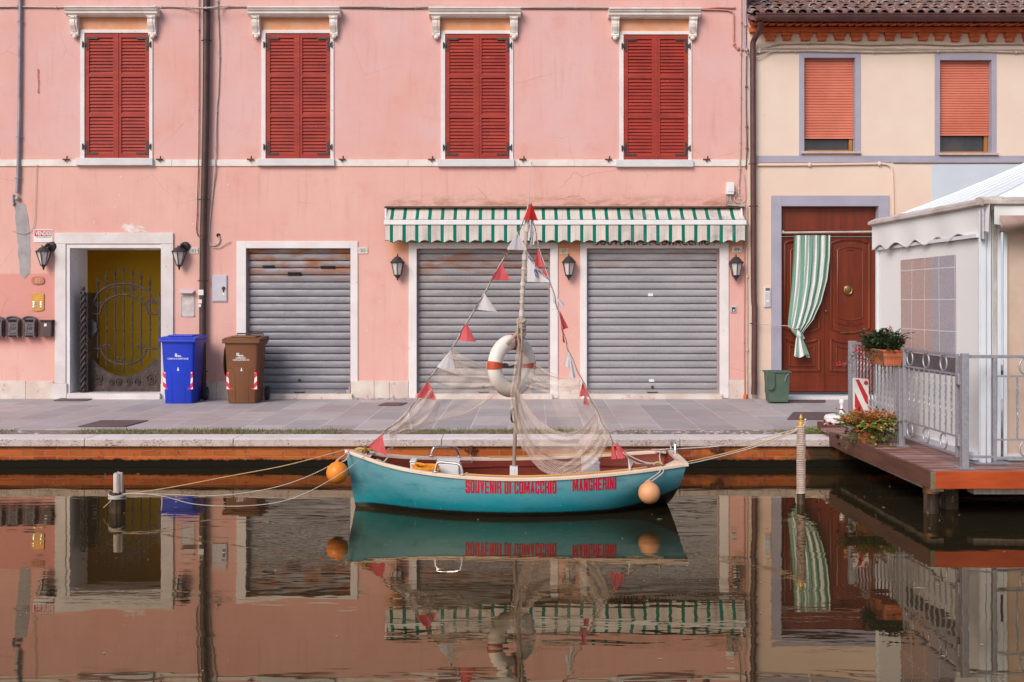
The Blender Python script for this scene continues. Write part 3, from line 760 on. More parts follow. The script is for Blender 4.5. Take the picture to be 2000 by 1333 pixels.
# louvred windows
def leaf(x0, x1, z0, z1, y, mb, rr):
    st = .058; zs = [z0, z0+.062, z1-.062, z1]
    H = z1-z0; r1, r2 = z0+H*.345, z0+H*.665
    mb.box(x0, x0+st, y, y+.034, z0, z1); mb.box(x1-st, x1, y, y+.034, z0, z1)
    for (a, c) in ((z0+.0005, z0+.068), (r1-.024, r1+.024), (r2-.024, r2+.024), (z1-.058, z1-.0005)):
        mb.box(x0+st+.0005, x1-st-.0005, y+.001, y+.033, a, c)
    for (a, c) in ((z0+.068, r1-.024), (r1+.024, r2-.024), (r2+.024, z1-.058)):
        n = 11; h = (c-a)/n
        for i in range(n):
            zc = a+h*(i+.5); t = rr.uniform(-.003, .003); dx = rr.uniform(-.0015,.0015)
            pts = [(x0+st, y+.006+dx, zc-h*.56), (x0+st, y+.026, zc+h*.46+t), (x0+st, y+.032, zc+h*.46+t), (x0+st, y+.012+dx, zc-h*.56)]
            mb.prism(pts, (x1-x0-2*st, 0, 0))
        mb.box(x0+st, x1-st, y+.0335, y+.036, a, c)
def hinge(mb, xc, z, s, y):
    """strap angle: s=+1 towards the right"""
    mb.box(xc, xc+s*.030, y-.004, y+.002, z-.06, z+.06)
    return mb
def louvre_window(px, pt, pb, idx):
    rr = random.Random(idx*11+1)
    x0, x1, z0, z1 = fx(px), fx(px+126), fz(pb), fz(pt)
    b = MB(); f = .058
    b.box(x0-.062, x0-.001, YF-.018, YF+.12, z0, z1+.001); b.box(x1+.001, x1+.050, YF-.018, YF+.12, z0, z1+.001); b.box(x0-.062, x1+.050, YF-.018, YF+.12, z1+.0015, z1+.05)
    w_ = b.build('window', M['white_paint'], pink, bevel=.004)
    xm = (x0+x1)/2
    for (a, c) in ((x0+.003, xm-.002), (xm+.002, x1-.003)):
        b = MB(); leaf(a, c, z0+.004, z1-.004, YF-.004, b, rr)
        if a > x0+.1: b.box(xm-.02, xm+.022, YF-.012, YF-.0045, z0+.006, z1-.006)
        b.build('shutter', M['shutter'], w_)
    y = YF-.0045
    for s, xe in ((1, x0+.004), (-1, x1-.004)):
        for zz, up in ((z0+.012, 1), (z1-.012, -1)):
            b = MB(); a, c = sorted((xe+s*.012, xe+s*.042))
            b.box(a, c, y-.007, y, *sorted((zz+up*.045, zz+up*.24)))
            a, c = sorted((xe+s*.043, xe+s*.185)); b.box(a, c, y-.006, y, *sorted((zz+up*.045, zz+up*.075)))
            a, c = sorted((xe-s*.038, xe+s*.011)); b.box(a, c, y-.020, y+.003, zz+up*.155-.028, zz+up*.155+.028)
            b.tube([(xe-s*.028, y-.022, zz+up*.155-.045), (xe-s*.028, y-.022, zz+up*.155+.045)], .009, 6); b.build('hinge', M['iron'], w_, bevel=.002)
    b = MB(); b.box(x0-.112, x1+.066, YF-.065, YF+.02, fz(pb+14.3), z0-.001); b.build('sill', M['sill'], w_, bevel=.007)
    # moulded cornice on scroll brackets
    cx0, cx1 = x0-.228, x1+.158; zt = fz(pt-46.5)
    b = MB()
    prof = [(0.0, 0), (-.19, 0), (-.19, -.022), (-.175, -.027), (-.165, -.05), (-.145, -.06), (-.145, -.092), (-.13, -.10), (-.11, -.118), (0, -.118)]
    b.prism([(cx0, YF+p[0], zt+p[1]) for p in prof], (cx1-cx0, 0, 0)); b.build('cornice', M['cornice'], w_, bevel=.003)
    for bx in (cx0+.045, cx1-.155):
        b = MB(); q = [(0,0), (-.115,0), (-.122,-.03), (-.105,-.05), (-.112,-.09), (-.10,-.14), (-.07,-.19), (-.058,-.225), (-.07,-.245), (-.06,-.27), (-.02,-.275), (0,-.26)]
        z_ = zt-.1185
        b.prism([(bx, YF+p[0], z_+p[1]) for p in q], (.11, 0, 0)); b.box(bx-.008, bx+.118, YF-.128, YF, z_-.018, z_-.0005)
        b.prism([(bx+.03, YF-.008+p[0]*1.02, z_+p[1]) for p in q[1:8]]+[(bx+.03, YF-.04, z_-.2),(bx+.03,YF-.04,z_-.02)], (.05, 0, 0))
        b.ball((bx+.055, YF-.05, z_-.285), .036, 10, 7, (1,.8,.9)); b.build('bracket', M['cornice'], w_, bevel=.003)
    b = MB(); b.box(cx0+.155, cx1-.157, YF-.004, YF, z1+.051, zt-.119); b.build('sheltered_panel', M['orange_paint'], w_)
for i, (x, t, bt) in enumerate(W_UP): louvre_window(x, t, bt, i)
# wear on the wall
def blob(pts, y0, y1): 
    return MB().prism([P(a, c, y1) for a, c in pts], (0, y0-y1, 0))
def ragged(pts, amp, n=5, seed=1):
    rr = random.Random(seed); out = []
    for i, (a, c) in enumerate(pts):
        a2, c2 = pts[(i+1) % len(pts)]
        for j in range(n): out.append((a+(a2-a)*j/n+rr.uniform(-amp,amp), c+(c2-c)*j/n+rr.uniform(-amp,amp)))
    return out
b = blob(ragged([(28,388),(36,398),(50,400),(56,430),(58,470),(59,520),(57,536),(48,544),(38,535),(36,500),(33,450),(30,415)], 1.3, 5, 2), YF, YF-.004)
b.build('cement_patch', M['concrete'], pink)
b = blob(ragged([(237,445),(243,437),(252,440),(258,436),(262,441),(275,442),(285,447),(286,452),(262,454),(244,452)], 1.6, 4, 3), YF, YF-.002); b.build('bare_plaster_patch', M['chip_white'], pink)
b = blob(ragged([(73,136),(77,136),(78,160),(77,184),(73,183),(74,160)], .8, 4, 4), YF, YF-.002); b.build('brick_scar', M['chip_red'], pink)
rr = random.Random(9); b = MB()
for k in range(26):
    a, c = rr.choice([(rr.uniform(700,790), rr.uniform(500,740)), (rr.uniform(410,460), rr.uniform(480,740)), (rr.uniform(1093,1130), rr.uniform(560,735)), (rr.uniform(5,470), rr.uniform(340,440))])
    r = rr.uniform(.6, 1.7); b.add(blob([(a+r*rr.uniform(.6,1.4)*math.cos(t), c+r*rr.uniform(.6,1.4)*math.sin(t)) for t in [i*1.05 for i in range(6)]], YF, YF-.002))
b.build('plaster_chip', M['chip_white'], pink)
# iron pintles along the string course
for px in (131, 313, 490, 669, 843, 1021, 1188, 1379):
    b = MB(); c = P(px, 312, YF); rr = random.Random(px)
    b.tube([(c.x-.05, YF-.03, c.z+.0), (c.x, YF-.035, c.z-.002), (c.x, YF, c.z)], .009, 6)
    b.tube([(c.x-.01+rr.uniform(-.01,.01), YF-.04, c.z-.035), (c.x+.012, YF-.04, c.z), (c.x+.02, YF-.042, c.z+.045)], .010, 6)
    b.tube([(c.x+.02, YF-.04, c.z), (c.x+.05, YF-.04, c.z-.006)], .011, 6)
    b.build('shutter_dog', M['rust'], pink)

# ================================================================ CREAM BUILDING
cream = thing('cream_building', 'cream plastered building with orange roller blinds, red door and tiled roof', 'building', (5.5, YF, 0))
X0c = XR+.004
hc = [(fx(1570.5), fx(1670.4), fz(296), fz(113), .155), (fx(1835.4), fx(1936.5), fz(299), fz(117.5), .155), (fx(1525.5), fx(1715), GZ-.3, fz(403), .16)]
b = MB(); pierced(b, X0c+.004, 14, -.3, 5.88, YF, hc); b.poly([(14,YF,-.3),(14,YF+8,-.3),(14,YF+8,5.88),(14,YF,5.88)])
b.build('wall', M['cream'], cream, recalc=False)
b = MB(); b.box(X0c, fx(1469), YF-.02, YF+.01, GZ-.05, fz(318)); b.build('corner_strip', M['cream'], cream, bevel=.004)
b = MB(); b.box(fx(1819), 14, YF-.004, YF+.01, GZ-.05, fz(320)); b.build('blue_wall_area', M['blue_wall'], cream)
b = MB(); b.box(fx(1464.5), 14, YF-.010, YF+.01, fz(318), fz(304.7)); b.build('lavender_band', M['lavender'], cream)
def cream_window(fo, hole, zbl, zgl, sill, label):
    (ox0, ox1, ot, ob) = fo; x0, x1, z0, z1, d = hole
    b = MB(); z0g = z0
    b.box(fx(ox0), x0-.0005, YF-.008, YF+.01, fz(ob), fz(ot)); b.box(x1+.0005, fx(ox1), YF-.008, YF+.01, fz(ob), fz(ot)); b.box(x0-.0003, x1+.0003, YF-.0077, YF+.01, z1, fz(ot)-.0003)
    b.box(x1-.001, x1+.006, YF-.007, YF+.15, z0, z1); b.box(x0-.006, x0+.001, YF-.007, YF+.15, z0, z1); b.box(x0+.0012, x1-.0012, YF-.0065, YF+.15, z1-.002, z1+.004)
    wd = b.build('window', M['lavender'], cream, label=label)
    b = MB(); zb = fz(zbl); n = 29; h = (z1-zb)/n; prof = []
    for i in range(n): prof += [(.004, zb+i*h+.0008), (-.005, zb+(i+.16)*h), (-.006, zb+(i+.8)*h), (.006, zb+(i+.95)*h)]
    b.grid(lambda u, v: (x0+.004+(x1-x0-.008)*u, YF+.085+prof[round(v*(len(prof)-1))][0], prof[round(v*(len(prof)-1))][1]), 1, len(prof)-1)
    b.box(x0+.004, x1-.004, YF+.078, YF+.095, zb-.028, zb); b.build('roller_blind', M['roller_orange'], wd, smooth=True, angle=20)
    b = MB(); b.box(x0, x1, YF+.145, YF+.15, z0, zb+.2); b.build('pane', M['dark_glass'], wd)
    b = MB(); b.box(x1-.055, x1-.01, YF+.10, YF+.143, z0+.005, zb+.1); b.box(x0+.005, x1-.056, YF+.10, YF+.143, z0, z0+.035); b.build('sash', M['gold_wood'], wd, bevel=.004)
    b = MB(); b.box(fx(sill[0]), fx(sill[1]), YF-.05, YF+.10, fz(sill[3]), fz(sill[2])); b.build('sill', M['sill_pink'], wd, bevel=.006)
cream_window((1560.6,1681,104,304), hc[0], 266, 295, (1564,1680,296.8,301.3), 'left window of the pair, nearer the pink building')
cream_window((1825.5,1946,106,304), hc[1], 260, 299, (1832,1948,299.7,304.2), 'right window of the pair')
# door surround and door
x0, x1, z0, z1, d = hc[2]
b = MB(); b.box(fx(1506), x0-.0005, YF-.025, YF+.01, GZ-.05, fz(382.5)); b.box(x1+.0005, fx(1736), YF-.025, YF+.01, GZ-.05, fz(382.5)); b.box(x0, x1, YF-.0245, YF+.01, z1, fz(382.5)-.0005)
b.box(x1-.001, x1+.006, YF-.024, YF+.15, GZ, z1-.002); b.box(x0-.006, x0+.001, YF-.024, YF+.15, GZ, z1-.002); b.box(x0+.0012, x1-.0012, YF-.024, YF+.15, z1-.003, z1+.004)
b.build('door_surround', M['lavender'], cream, bevel=.004)
yD = YF+.11; zb, zt = fz(768.5), fz(462)
xm = fx(1610.5, yD)
b = MB(); b.box(x0+.002, x1-.002, yD-.01, yD+.05, fz(458)+.002, z1-.004); b.box(x0+.002, x1-.002, yD-.035, yD+.05, fz(461), fz(458)); 
b.box(x0+.09, x1-.09, yD-.018, yD-.0102, fz(450), fz(413))
door = b.build('door', M['door'], cream, bevel=.004)
def doorleaf(a, c, seed):
    b = MB(); b.box(a, c, yD, yD+.05, zb, fz(461.5)-.002)
    b.box(a+.001, c-.001, yD-.022, yD-.0005, zb+.02, zb+.24); b.box(a+.002, c-.002, yD-.03, yD-.0225, zb+.02, zb+.075)
    w_ = c-a; xl, xr_ = a+w_*.12, c-w_*.12; cx = (xl+xr_)/2
    def frame(xl, xr_, zl, zh, bow_t, bow_b, r, y):
        n = 14; pts = []
        for i in range(n+1): t = i/n; pts.append((xl+(xr_-xl)*t, y, zh+bow_t*4*t*(1-t)))
        for i in range(n+1): t = 1-i/n; pts.append((xl+(xr_-xl)*t, y, zl+bow_b*4*t*(1-t)))
        b.tube(pts, r, 6, closed=True)
        return pts
    p = frame(xl, xr_, fz(602+40), fz(475), .06, -.06, .022, yD-.004)
    b.prism([(q[0]*.76+cx*.24, yD-.014, (q[2]-1.9)*.84+1.9*1.0+.0) for q in p], (0,.0135,0))
    frame(xl+w_*.13, xr_-w_*.13, fz(620), fz(488), .045, -.045, .013, yD-.013)
    p = frame(xl, xr_, fz(725), fz(663), -.05, .0, .022, yD-.004)
    frame(xl+w_*.11, xr_-w_*.11, fz(716), fz(676), -.035, .0, .014, yD-.006)
    for zz in (fz(487), fz(631)):
        b.tube([(cx-.05, yD-.018, zz), (cx-.02, yD-.022, zz-.01), (cx, yD-.018, zz+.006), (cx+.02, yD-.022, zz-.01), (cx+.05, yD-.018, zz)], .010, 6)
    b.build('door_leaf', M['door'], door, smooth=True, angle=40)
doorleaf(x0+.004, xm-.002, 1); doorleaf(xm+.002, x1-.004, 2)
b = MB(); kx = fx(1655, yD); kz = fz(566, yD)
b.lathe((kx, yD-.03, kz), [(.055,.03),(.062,.01),(.045,-.005),(.02,-.01)], 16, 'y'); b.tube([(kx+.055*math.sin(a), yD-.04, kz-.01-.06*math.cos(a)) for a in [i*.5-2.2 for i in range(10)]], .012, 6)
b.box(fx(1640,yD), fx(1672,yD), yD-.012, yD, fz(652,yD), fz(648,yD)); b.tube([P(1641,650,yD-.015), P(1656,650,yD-.03), P(1671,650,yD-.015)], .008, 6)
b.lathe((fx(1613,yD), yD-.01, fz(608,yD)), [(.016,.01),(.018,-.012),(.008,-.02)], 12, 'y'); b.build('door_fitting', M['brass'], door, smooth=True)
b = MB(); b.box(fx(1507), fx(1736), YF-.13, YF+.25, GZ-.05, fz(773)); b.build('doorstep', M['sill'], cream, bevel=.006)
# brick cornice: dentils, flat course, scalloped tile ends
b = MB(); rr = random.Random(21)
xa, xb = fx(1484), 9.0
b.box(fx(1463), xb, YF-.085, YF+.02, fz(65.5,YF), fz(55.5,YF)); b.box(fx(1463), xb, YF-.10, YF+.02, fz(46), fz(42))
x = fx(1463); 
while x < xb:
    wv = .125+rr.uniform(-.02,.02); b.prism([(x+.004, YF-.10, fz(46)-.001), (x+wv-.006, YF-.105, fz(46)-.001), (x+wv-.004, YF-.215, fz(51)), (x+wv-.02, YF-.21, fz(54)), (x+.02, YF-.205, fz(54.6)+rr.uniform(-.01,.005)), (x+.004, YF-.195, fz(51))], (0,.12,0)); x += wv
x = fx(1492); i = 0
while x < xb:
    wv = .14+rr.uniform(-.012,.012); dz = rr.uniform(-.012,.012)
    if rr.random() < .12: wv *= 1.9
    b.box(x, x+wv*1.12, YF-.075, YF+.01, fz(73)+dz, fz(66)); 
    if rr.random() < .88: b.box(x+.02, x+wv*1.0, YF-.06, YF+.01, fz(81)+dz, fz(73)+dz-.001)
    x += .252+rr.uniform(-.02,.02)+(.1 if wv > .2 else 0); i += 1
b.build('brick_cornice', M['brick_red'], cream, bevel=.006)
# roof of barrel tiles
SL = math.tan(R(23)); yE = YF-.33; zE = fz(27, yE)
b = MB(); b.prism([(X0c-.02, yE+.03, zE-.03), (X0c-.02, YF+5, zE-.03+SL*(YF+5-yE)), (X0c-.02, YF+5, zE-.08+SL*(YF+5-yE)), (X0c-.02, yE+.03, zE-.08)], (11,0,0)); rf = b.build('roof', M['tile'], cream)
b = MB(); rr = random.Random(4)
for row in range(15):
    for ccol in range(52):
        r0 = .072+rr.uniform(-.004,.006); L = .42; x = X0c+.06+ccol*.165+(rr.uniform(-.012,.012))+.02*math.sin(row*2.1); ys = yE+row*.31+rr.uniform(-.02,.02)
        tw = rr.uniform(-.02,.02); k = len(b.v)
        for e, rad in ((0, r0), (1, r0*.82)):
            yy = ys+L*e; zz = zE+SL*(yy-yE)+(.028 if e == 0 else .0)+rr.uniform(-.004,.004)
            for rdd in (rad, rad-.014):
                for j in range(7):
                    a = math.pi*j/6; b.v.append(Vector((x+tw*e-math.cos(a)*rdd, yy, zz+math.sin(a)*rdd*.85-.02)))
        for j in range(6):
            for q in ((k+j, k+j+1, k+14+j+1, k+14+j), (k+7+j, k+7+14+j, k+7+14+j+1, k+7+j+1), (k+j, k+7+j, k+7+j+1, k+j+1)):
                b.f.append(q); b.mi.append(0)
        # valley tile between
        k = len(b.v)
        for e in (0, 1):
            yy = ys-.03+L*e; zz = zE+SL*(yy-yE)-.02
            for j in range(5):
                a = math.pi*j/4; b.v.append(Vector((x+.0825-math.cos(a)*.07, yy, zz-math.sin(a)*.045+.012)))
        for j in range(4): b.f.append((k+j, k+j+1, k+5+j+1, k+5+j)); b.mi.append(0)
b.build('roof_tiles', M['tile'], rf, recalc=False, smooth=True, angle=50)
# gutter and downpipes
def clamp(x, y, z, r, m=M['iron']):
    b = MB(); b.tube([(x+r*math.cos(a), y+r*math.sin(a), z) for a in [i*math.pi/6 for i in range(12)]], .006, 6, closed=True); b.tube([(x-r-.02, y+.01, z), (x-r+.004, y, z)], .008, 6); b.tube([(x+r-.004, y, z), (x+r+.02, y+.01, z)], .008, 6); b.tube([(x, y+r, z), (x, YF, z)], .006, 6); return b
yg = YF-.40
gut = thing('roof_gutter', 'brown half-round gutter along the tiled eave of the cream building', 'gutter', (fx(1478, yg), yg, fz(41, yg)))
b = MB(); zc = fz(30, yg); 
b.grid(lambda u, v: (fx(1476, yg)+8*u, yg-.075*math.cos(math.pi*v), zc-.002-.085*math.sin(math.pi*v)), 6, 12)
b.tube([(fx(1476,yg), yg-.075, zc), (fx(1476,yg)+8, yg-.075, zc)], .011, 6)
gb = [(fx(1476, yg), yg-.075*math.cos(math.pi*i/12), zc-.002-.085*math.sin(math.pi*i/12)) for i in range(13)]
b.prism(gb, (.004, 0, 0)); o = b.build('channel', M['pipe_red'], gut, smooth=True)
def pipe_thing(label, pts, r, m, cat='drainpipe', brk=(), group=None, foot=None, name='drainpipe', extra=None):
    q = Vector(pts[-1]); t = thing(name, label, cat, (q.x, q.y, q.z), group)
    b = MB(); b.tube(pts, r, 12); b.build('pipe', m, t, smooth=True)
    for z in brk:
        # x at height z
        for p0, p1 in zip(pts, pts[1:]):
            if min(p0[2], p1[2]) <= z <= max(p0[2], p1[2]):
                s = (z-p0[2])/(p1[2]-p0[2]) if p1[2] != p0[2] else 0; c = Vector(p0).lerp(Vector(p1), s); break
        clamp(c.x, c.y, z, r+.004, M['iron'] if r > .03 else M['galv']).build('pipe_clamp', M['iron'] if r > .03 else M['galv'], t)
    return t
yp = YF-.075
pa = pipe_thing('dark brown drainpipe running down the pink wall between gate and meter box', [tuple(P(404, -180, yp)), tuple(P(403.5, 0, yp)), tuple(P(402.5, 200, yp)), tuple(P(400, 330, yp)), tuple(P(397, 450, yp)), tuple(P(396, 600, yp)), tuple(P(395.5, 779, yp))], .050, M['pipe_brown'], brk=[fz(82), fz(391), fz(549), fz(725)])
for (a, c, t, bt) in ((389,399.5,566.5,577),(389,396.5,585.5,593),(389,395,594.5,600)): b = MB(); b.box(fx(a,yp), fx(c,yp), yp-.060, yp-.045, fz(bt,yp), fz(t,yp)); b.build('paper_sticker', M['sign_white'], pa)
pipe_thing('thin grey conduit ending above the cement patch, far left', [tuple(P(40, -180, YF-.04)), tuple(P(39, 60, YF-.04)), tuple(P(38, 200, YF-.04)), tuple(P(36, 320, YF-.04)), tuple(P(33.5, 378, YF-.04))], .024, M['pipe_grey'], brk=[fz(44), fz(268), fz(349)], name='wall_conduit', cat='conduit')
b = MB(); b.ball(P(34, 388, YF-.035), .036, 12, 8); b.tube([P(26, 380, YF-.02), P(26, 402, YF-.02), P(29, 396, YF-.02)], .012, 6)
tag(b.build('conduit_end_cap', M['galv'], smooth=True), 'small grey cap and rusty hook below the end of the far left conduit', 'end cap')
pipe_thing('maroon downpipe with swan neck at the seam between the two buildings', [tuple(P(1485.5, 42, yg)), tuple(P(1486, 50, yg+.03)), tuple(P(1482, 63, YF-.25)), tuple(P(1474, 76, YF-.12)), tuple(P(1470.5, 84, YF-.09)), tuple(P(1470.2, 100, YF-.085)), tuple(P(1472, 560, YF-.085)), tuple(P(1472.5, 590, YF-.085)), tuple(P(1474, 600, YF-.085)), tuple(P(1473, 720, YF-.085)), tuple(P(1473.5, 745, YF-.09)), tuple(P(1472.5, 771, YF-.09))], .041, M['pipe_red'], brk=[fz(322), fz(404), fz(632)])
def cable(label, pts, r, m, knots=(), cat='cable', group=None, n=6, name='wall_cable', smooth=True):
    q = cr(pts, n) if smooth else [Vector(p) for p in pts]
    b = MB(); b.tube(q, r, 6)
    for i in knots:
        c = q[min(i, len(q)-1)]; b.ball(c, r*1.9, 8, 5)
    return tag(b.build(name, m, smooth=True), label, cat, group)
def W(px, py, d=.02): return P(px, py, YF-d)
rr = random.Random(12)
pts = [W(-300,15), W(-60,13), W(20,13.5), W(110,14.5), W(230,13.5), W(350,14), W(392,16,.14), W(420,14.5,.14), W(445,13), W(560,14), W(700,13), W(795,15.5), W(850,13.5), W(1000,15), W(1150,15), W(1290,16.5), W(1372,18)]
cable('pale cable strung across the pink wall just above the window cornices', pts, .011, M['cable'], knots=range(3, 95, 5), name='long_wall_cable')
cable('second thinner dark wire following the pale cable above the cornices', [W(-300,19), W(-60,16), W(60,15), W(220,16), W(392,18,.14), W(420,18,.14), W(560,16), W(780,17), W(1000,17), W(1200,18), W(1372,20)], .006, M['cable_dark'], name='thin_wall_wire')
cable('pink painted conduit bending down beside the rightmost red shutters', [W(1372,18), W(1400,15), W(1432,16), W(1436,14)], .012, M['conduit_pink'], name='painted_conduit')
cable('pink painted conduit looping beside the last window to the corner cables', [W(1372,19), W(1412,20), W(1428,23), W(1433,32), W(1433,80), W(1437,92), W(1446,97), W(1452,97)], .013, M['conduit_pink'], knots=(26, 33), name='painted_conduit')
cable('pale vertical cable just right of the dark brown drainpipe, looping into the wall hole', [W(425,-80), W(425,4), W(427,60), W(428,112), W(426,180), W(423,219), W(420,321,.035), W(416,370), W(409,440), W(408,470), W(414,480), W(426,476), W(429,466), W(427,461)], .010, M['cable'], knots=(6, 18, 30, 36), name='looping_cable')
b = MB(); b.lathe(P(426.5, 460, YF-.004), [(.026,.006),(.03,-.002),(.02,-.006)], 12, 'y'); tag(b.build('cable_entry_hole', M['black']), 'small dark round hole in the pink wall where the cable enters', 'wall hole')
cable('short stray wire with a hooked end left of the first roller door', [W(415,484), W(428,484), W(440,477), W(450,472)], .006, M['cable'], name='stray_wire')
cable('thin dark wire running down the left side of the brown drainpipe', [W(389,-60), W(389,120), W(388,300), W(386,380), W(385,420), W(384,450), W(388,462), W(395,466,.15)], .006, M['cable_dark'], knots=range(4, 40, 5), name='thin_dark_wire')
cable('very thin pale wire dropping from the string course above the for sale sign', [W(76,324), W(71,330), W(69,400), W(66,440), W(55,454), W(40,456), W(24,450)], .0045, M['cable'], name='drooping_wire')
# cables at the seam of the buildings
cable('pale cable tube running down the seam beside the maroon downpipe', [W(1447,-60), W(1447.5,60), W(1446.5,130), W(1446,250), W(1445,320,.035), W(1443,370), W(1445,392), W(1451,402)], .010, M['cable'], knots=range(5, 50, 5), name='seam_cable')
cable('thick grey cable tube at the top of the seam between the buildings', [W(1456,-60), W(1457,30), W(1456,80), W(1460,104), W(1464,108)], .016, M['pipe_grey'], knots=(8, 16), name='seam_cable')
cable('dark frayed cable in the seam behind the downpipe', [W(1458.5,110), W(1458,200), W(1459,290), W(1457,330)], .012, M['cable_dark'], knots=(4, 9, 12), name='seam_cable')
cf_ = cable('pale conduit from the awning end down to the orange foot', [W(1459,404,.03), W(1459.5,440,.03), W(1459,500,.03), W(1459.5,640,.03), W(1459,771,.03)], .012, M['cable'], knots=(6, 14, 20), name='seam_conduit')
cable('thin second pipe beside the pale conduit under the awning end', [W(1454,440,.02), W(1453.5,470,.02), W(1454,560,.02), W(1453.5,650,.02), W(1454,772,.02)], .007, M['conduit_pink'], knots=(5, 12, 19), name='seam_conduit')
b = MB(); c = P(1456, 776, YF-.045); b.lathe((c.x, c.y, GZ-.01), [(.03,0),(.03,.06),(.022,.062),(.02,.075)], 12); o = b.build('conduit_foot', M['brick_red'], smooth=True); o.parent = cf_; o.location = o.location-cf_.location
# cables under the brick cornice
for i, (y0_, lab, mm) in enumerate(((85.5,'upper pale cable under the brick cornice of the cream building','cable'), (94.5,'middle pale cable under the brick cornice','cable'), (100,'lowest sagging cable under the brick cornice','cable'))):
    rr = random.Random(i+40)
    pts = [W(1466, 101+i*3, .03), W(1478, 99+i*2, .04), W(1497, 92+i*4, .035)]
    x = 1530
    while x < 2500: pts.append(W(x, y0_+rr.uniform(-1.2,1.6)+(x-1530)*.004, .03)); x += rr.uniform(50, 110)
    cable(lab, pts, .012 if i != 1 else .008, M[mm], knots=range(8, 120, 13), group=None, name='eave_cable')
cable('pale cable loops from the seam to the eave cables', [W(1463,110,.03), W(1480,112,.05), W(1500,104,.04), W(1520,98,.03)], .009, M['cable'], name='eave_cable')
cable('cream painted conduit below the lavender band turning down beside the door', [W(1475,323,.02), W(1560,322.5,.02), W(1700,320.5,.02), W(1726,320.5,.02), W(1737,324,.02), W(1742,332,.02), W(1743,350,.02), W(1744,380,.02), W(1745,520,.02)], .018, M['cream'], knots=(7, 14), name='bent_conduit', cat='conduit')
cable('dark wire under the lavender band of the cream building', [W(1745,319,.012), W(1860,319.5,.012), W(2100,319,.012), W(2400,318,.012)], .005, M['cable_dark'], name='band_wire')
cable('thin white line from the maroon downpipe to the striped curtain', [W(1474,632,.13), W(1500,635,.10), W(1538,637,.12), W(1545,637,.10)], .005, M['rope_white'], name='tie_line', cat='line')
# ---------------------------------------------------------------- awning
yB = 14.60; xl, xr = fx(750, yB), fx(1458, yB)
aw = thing('shop_awning', 'green and white striped awning with scalloped edge over the two shop doors', 'awning', (fx(751), YF-.2, fz(475)))
x0 = fx(750.5, yB); xx0, xx1 = x0+.008, xr-.012
zb_, zt_ = fz(439.5, yB), fz(430, yB)
def canop(u, v):
    x = xx0+(xx1-xx0)*u; y = YF-.012+(yB+.01-YF+.012)*v; z = fz(408.5)+(zt_+.006-fz(408.5))*v+.006*math.sin(u*70)*v*(1-v)*2
    return (x, y, z-.02*math.sin(math.pi*v))
b = MB(); b.grid(canop, 140, 8); b.build('canopy', M['awning'], aw, smooth=True, recalc=False)
def val(u, v):
    x = xx0+(xx1-xx0)*u; ph = (x-x0-.124)/.181; sc_ = abs(math.sin(math.pi*(ph)))**1.6
    zbot = fz(474.5, yB)+.035*sc_
    return (x, yB+.008+.010*math.sin(x*17+1)*v+.006*math.sin(x*41)*v, zb_+(zbot-zb_)*v)
b = MB(); b.grid(val, 468, 6); b.build('valance', M['awning'], aw, smooth=True, recalc=False)
b = MB(); q = [Vector(val(i/468, 1))+Vector((0,0,.001)) for i in range(469)]; b.tube(q, .0042, 5); b.build('valance_piping', mat('dark_green_piping', (.0,.07,.05), None, 4, .8), aw, smooth=True)
b = MB(); b.box(xl, xr, yB-.012, yB+.02, zb_, zt_); b.build('front_bar', M['plastic_white'], aw, bevel=.008)
b = MB(); b.prism([(fx(752), YF, fz(403)), (fx(752), YF-.075, fz(405.5)), (fx(752), YF-.075, fz(407)), (fx(752), YF, fz(408.2))], (fx(1452)-fx(752), 0, 0)); b.build('cover_strip', M['pipe_brown'], aw)
b = MB(); b.tube([P(1448, 408, YF-.05), P(1449, 418, YF-.1), P(1449, 437, yB+.02)], .014, 8); b.tube([P(753.5, 408, YF-.05), P(753.5, 437, yB+.02)], .014, 8); b.build('arm', M['plastic_white'], aw, smooth=True)
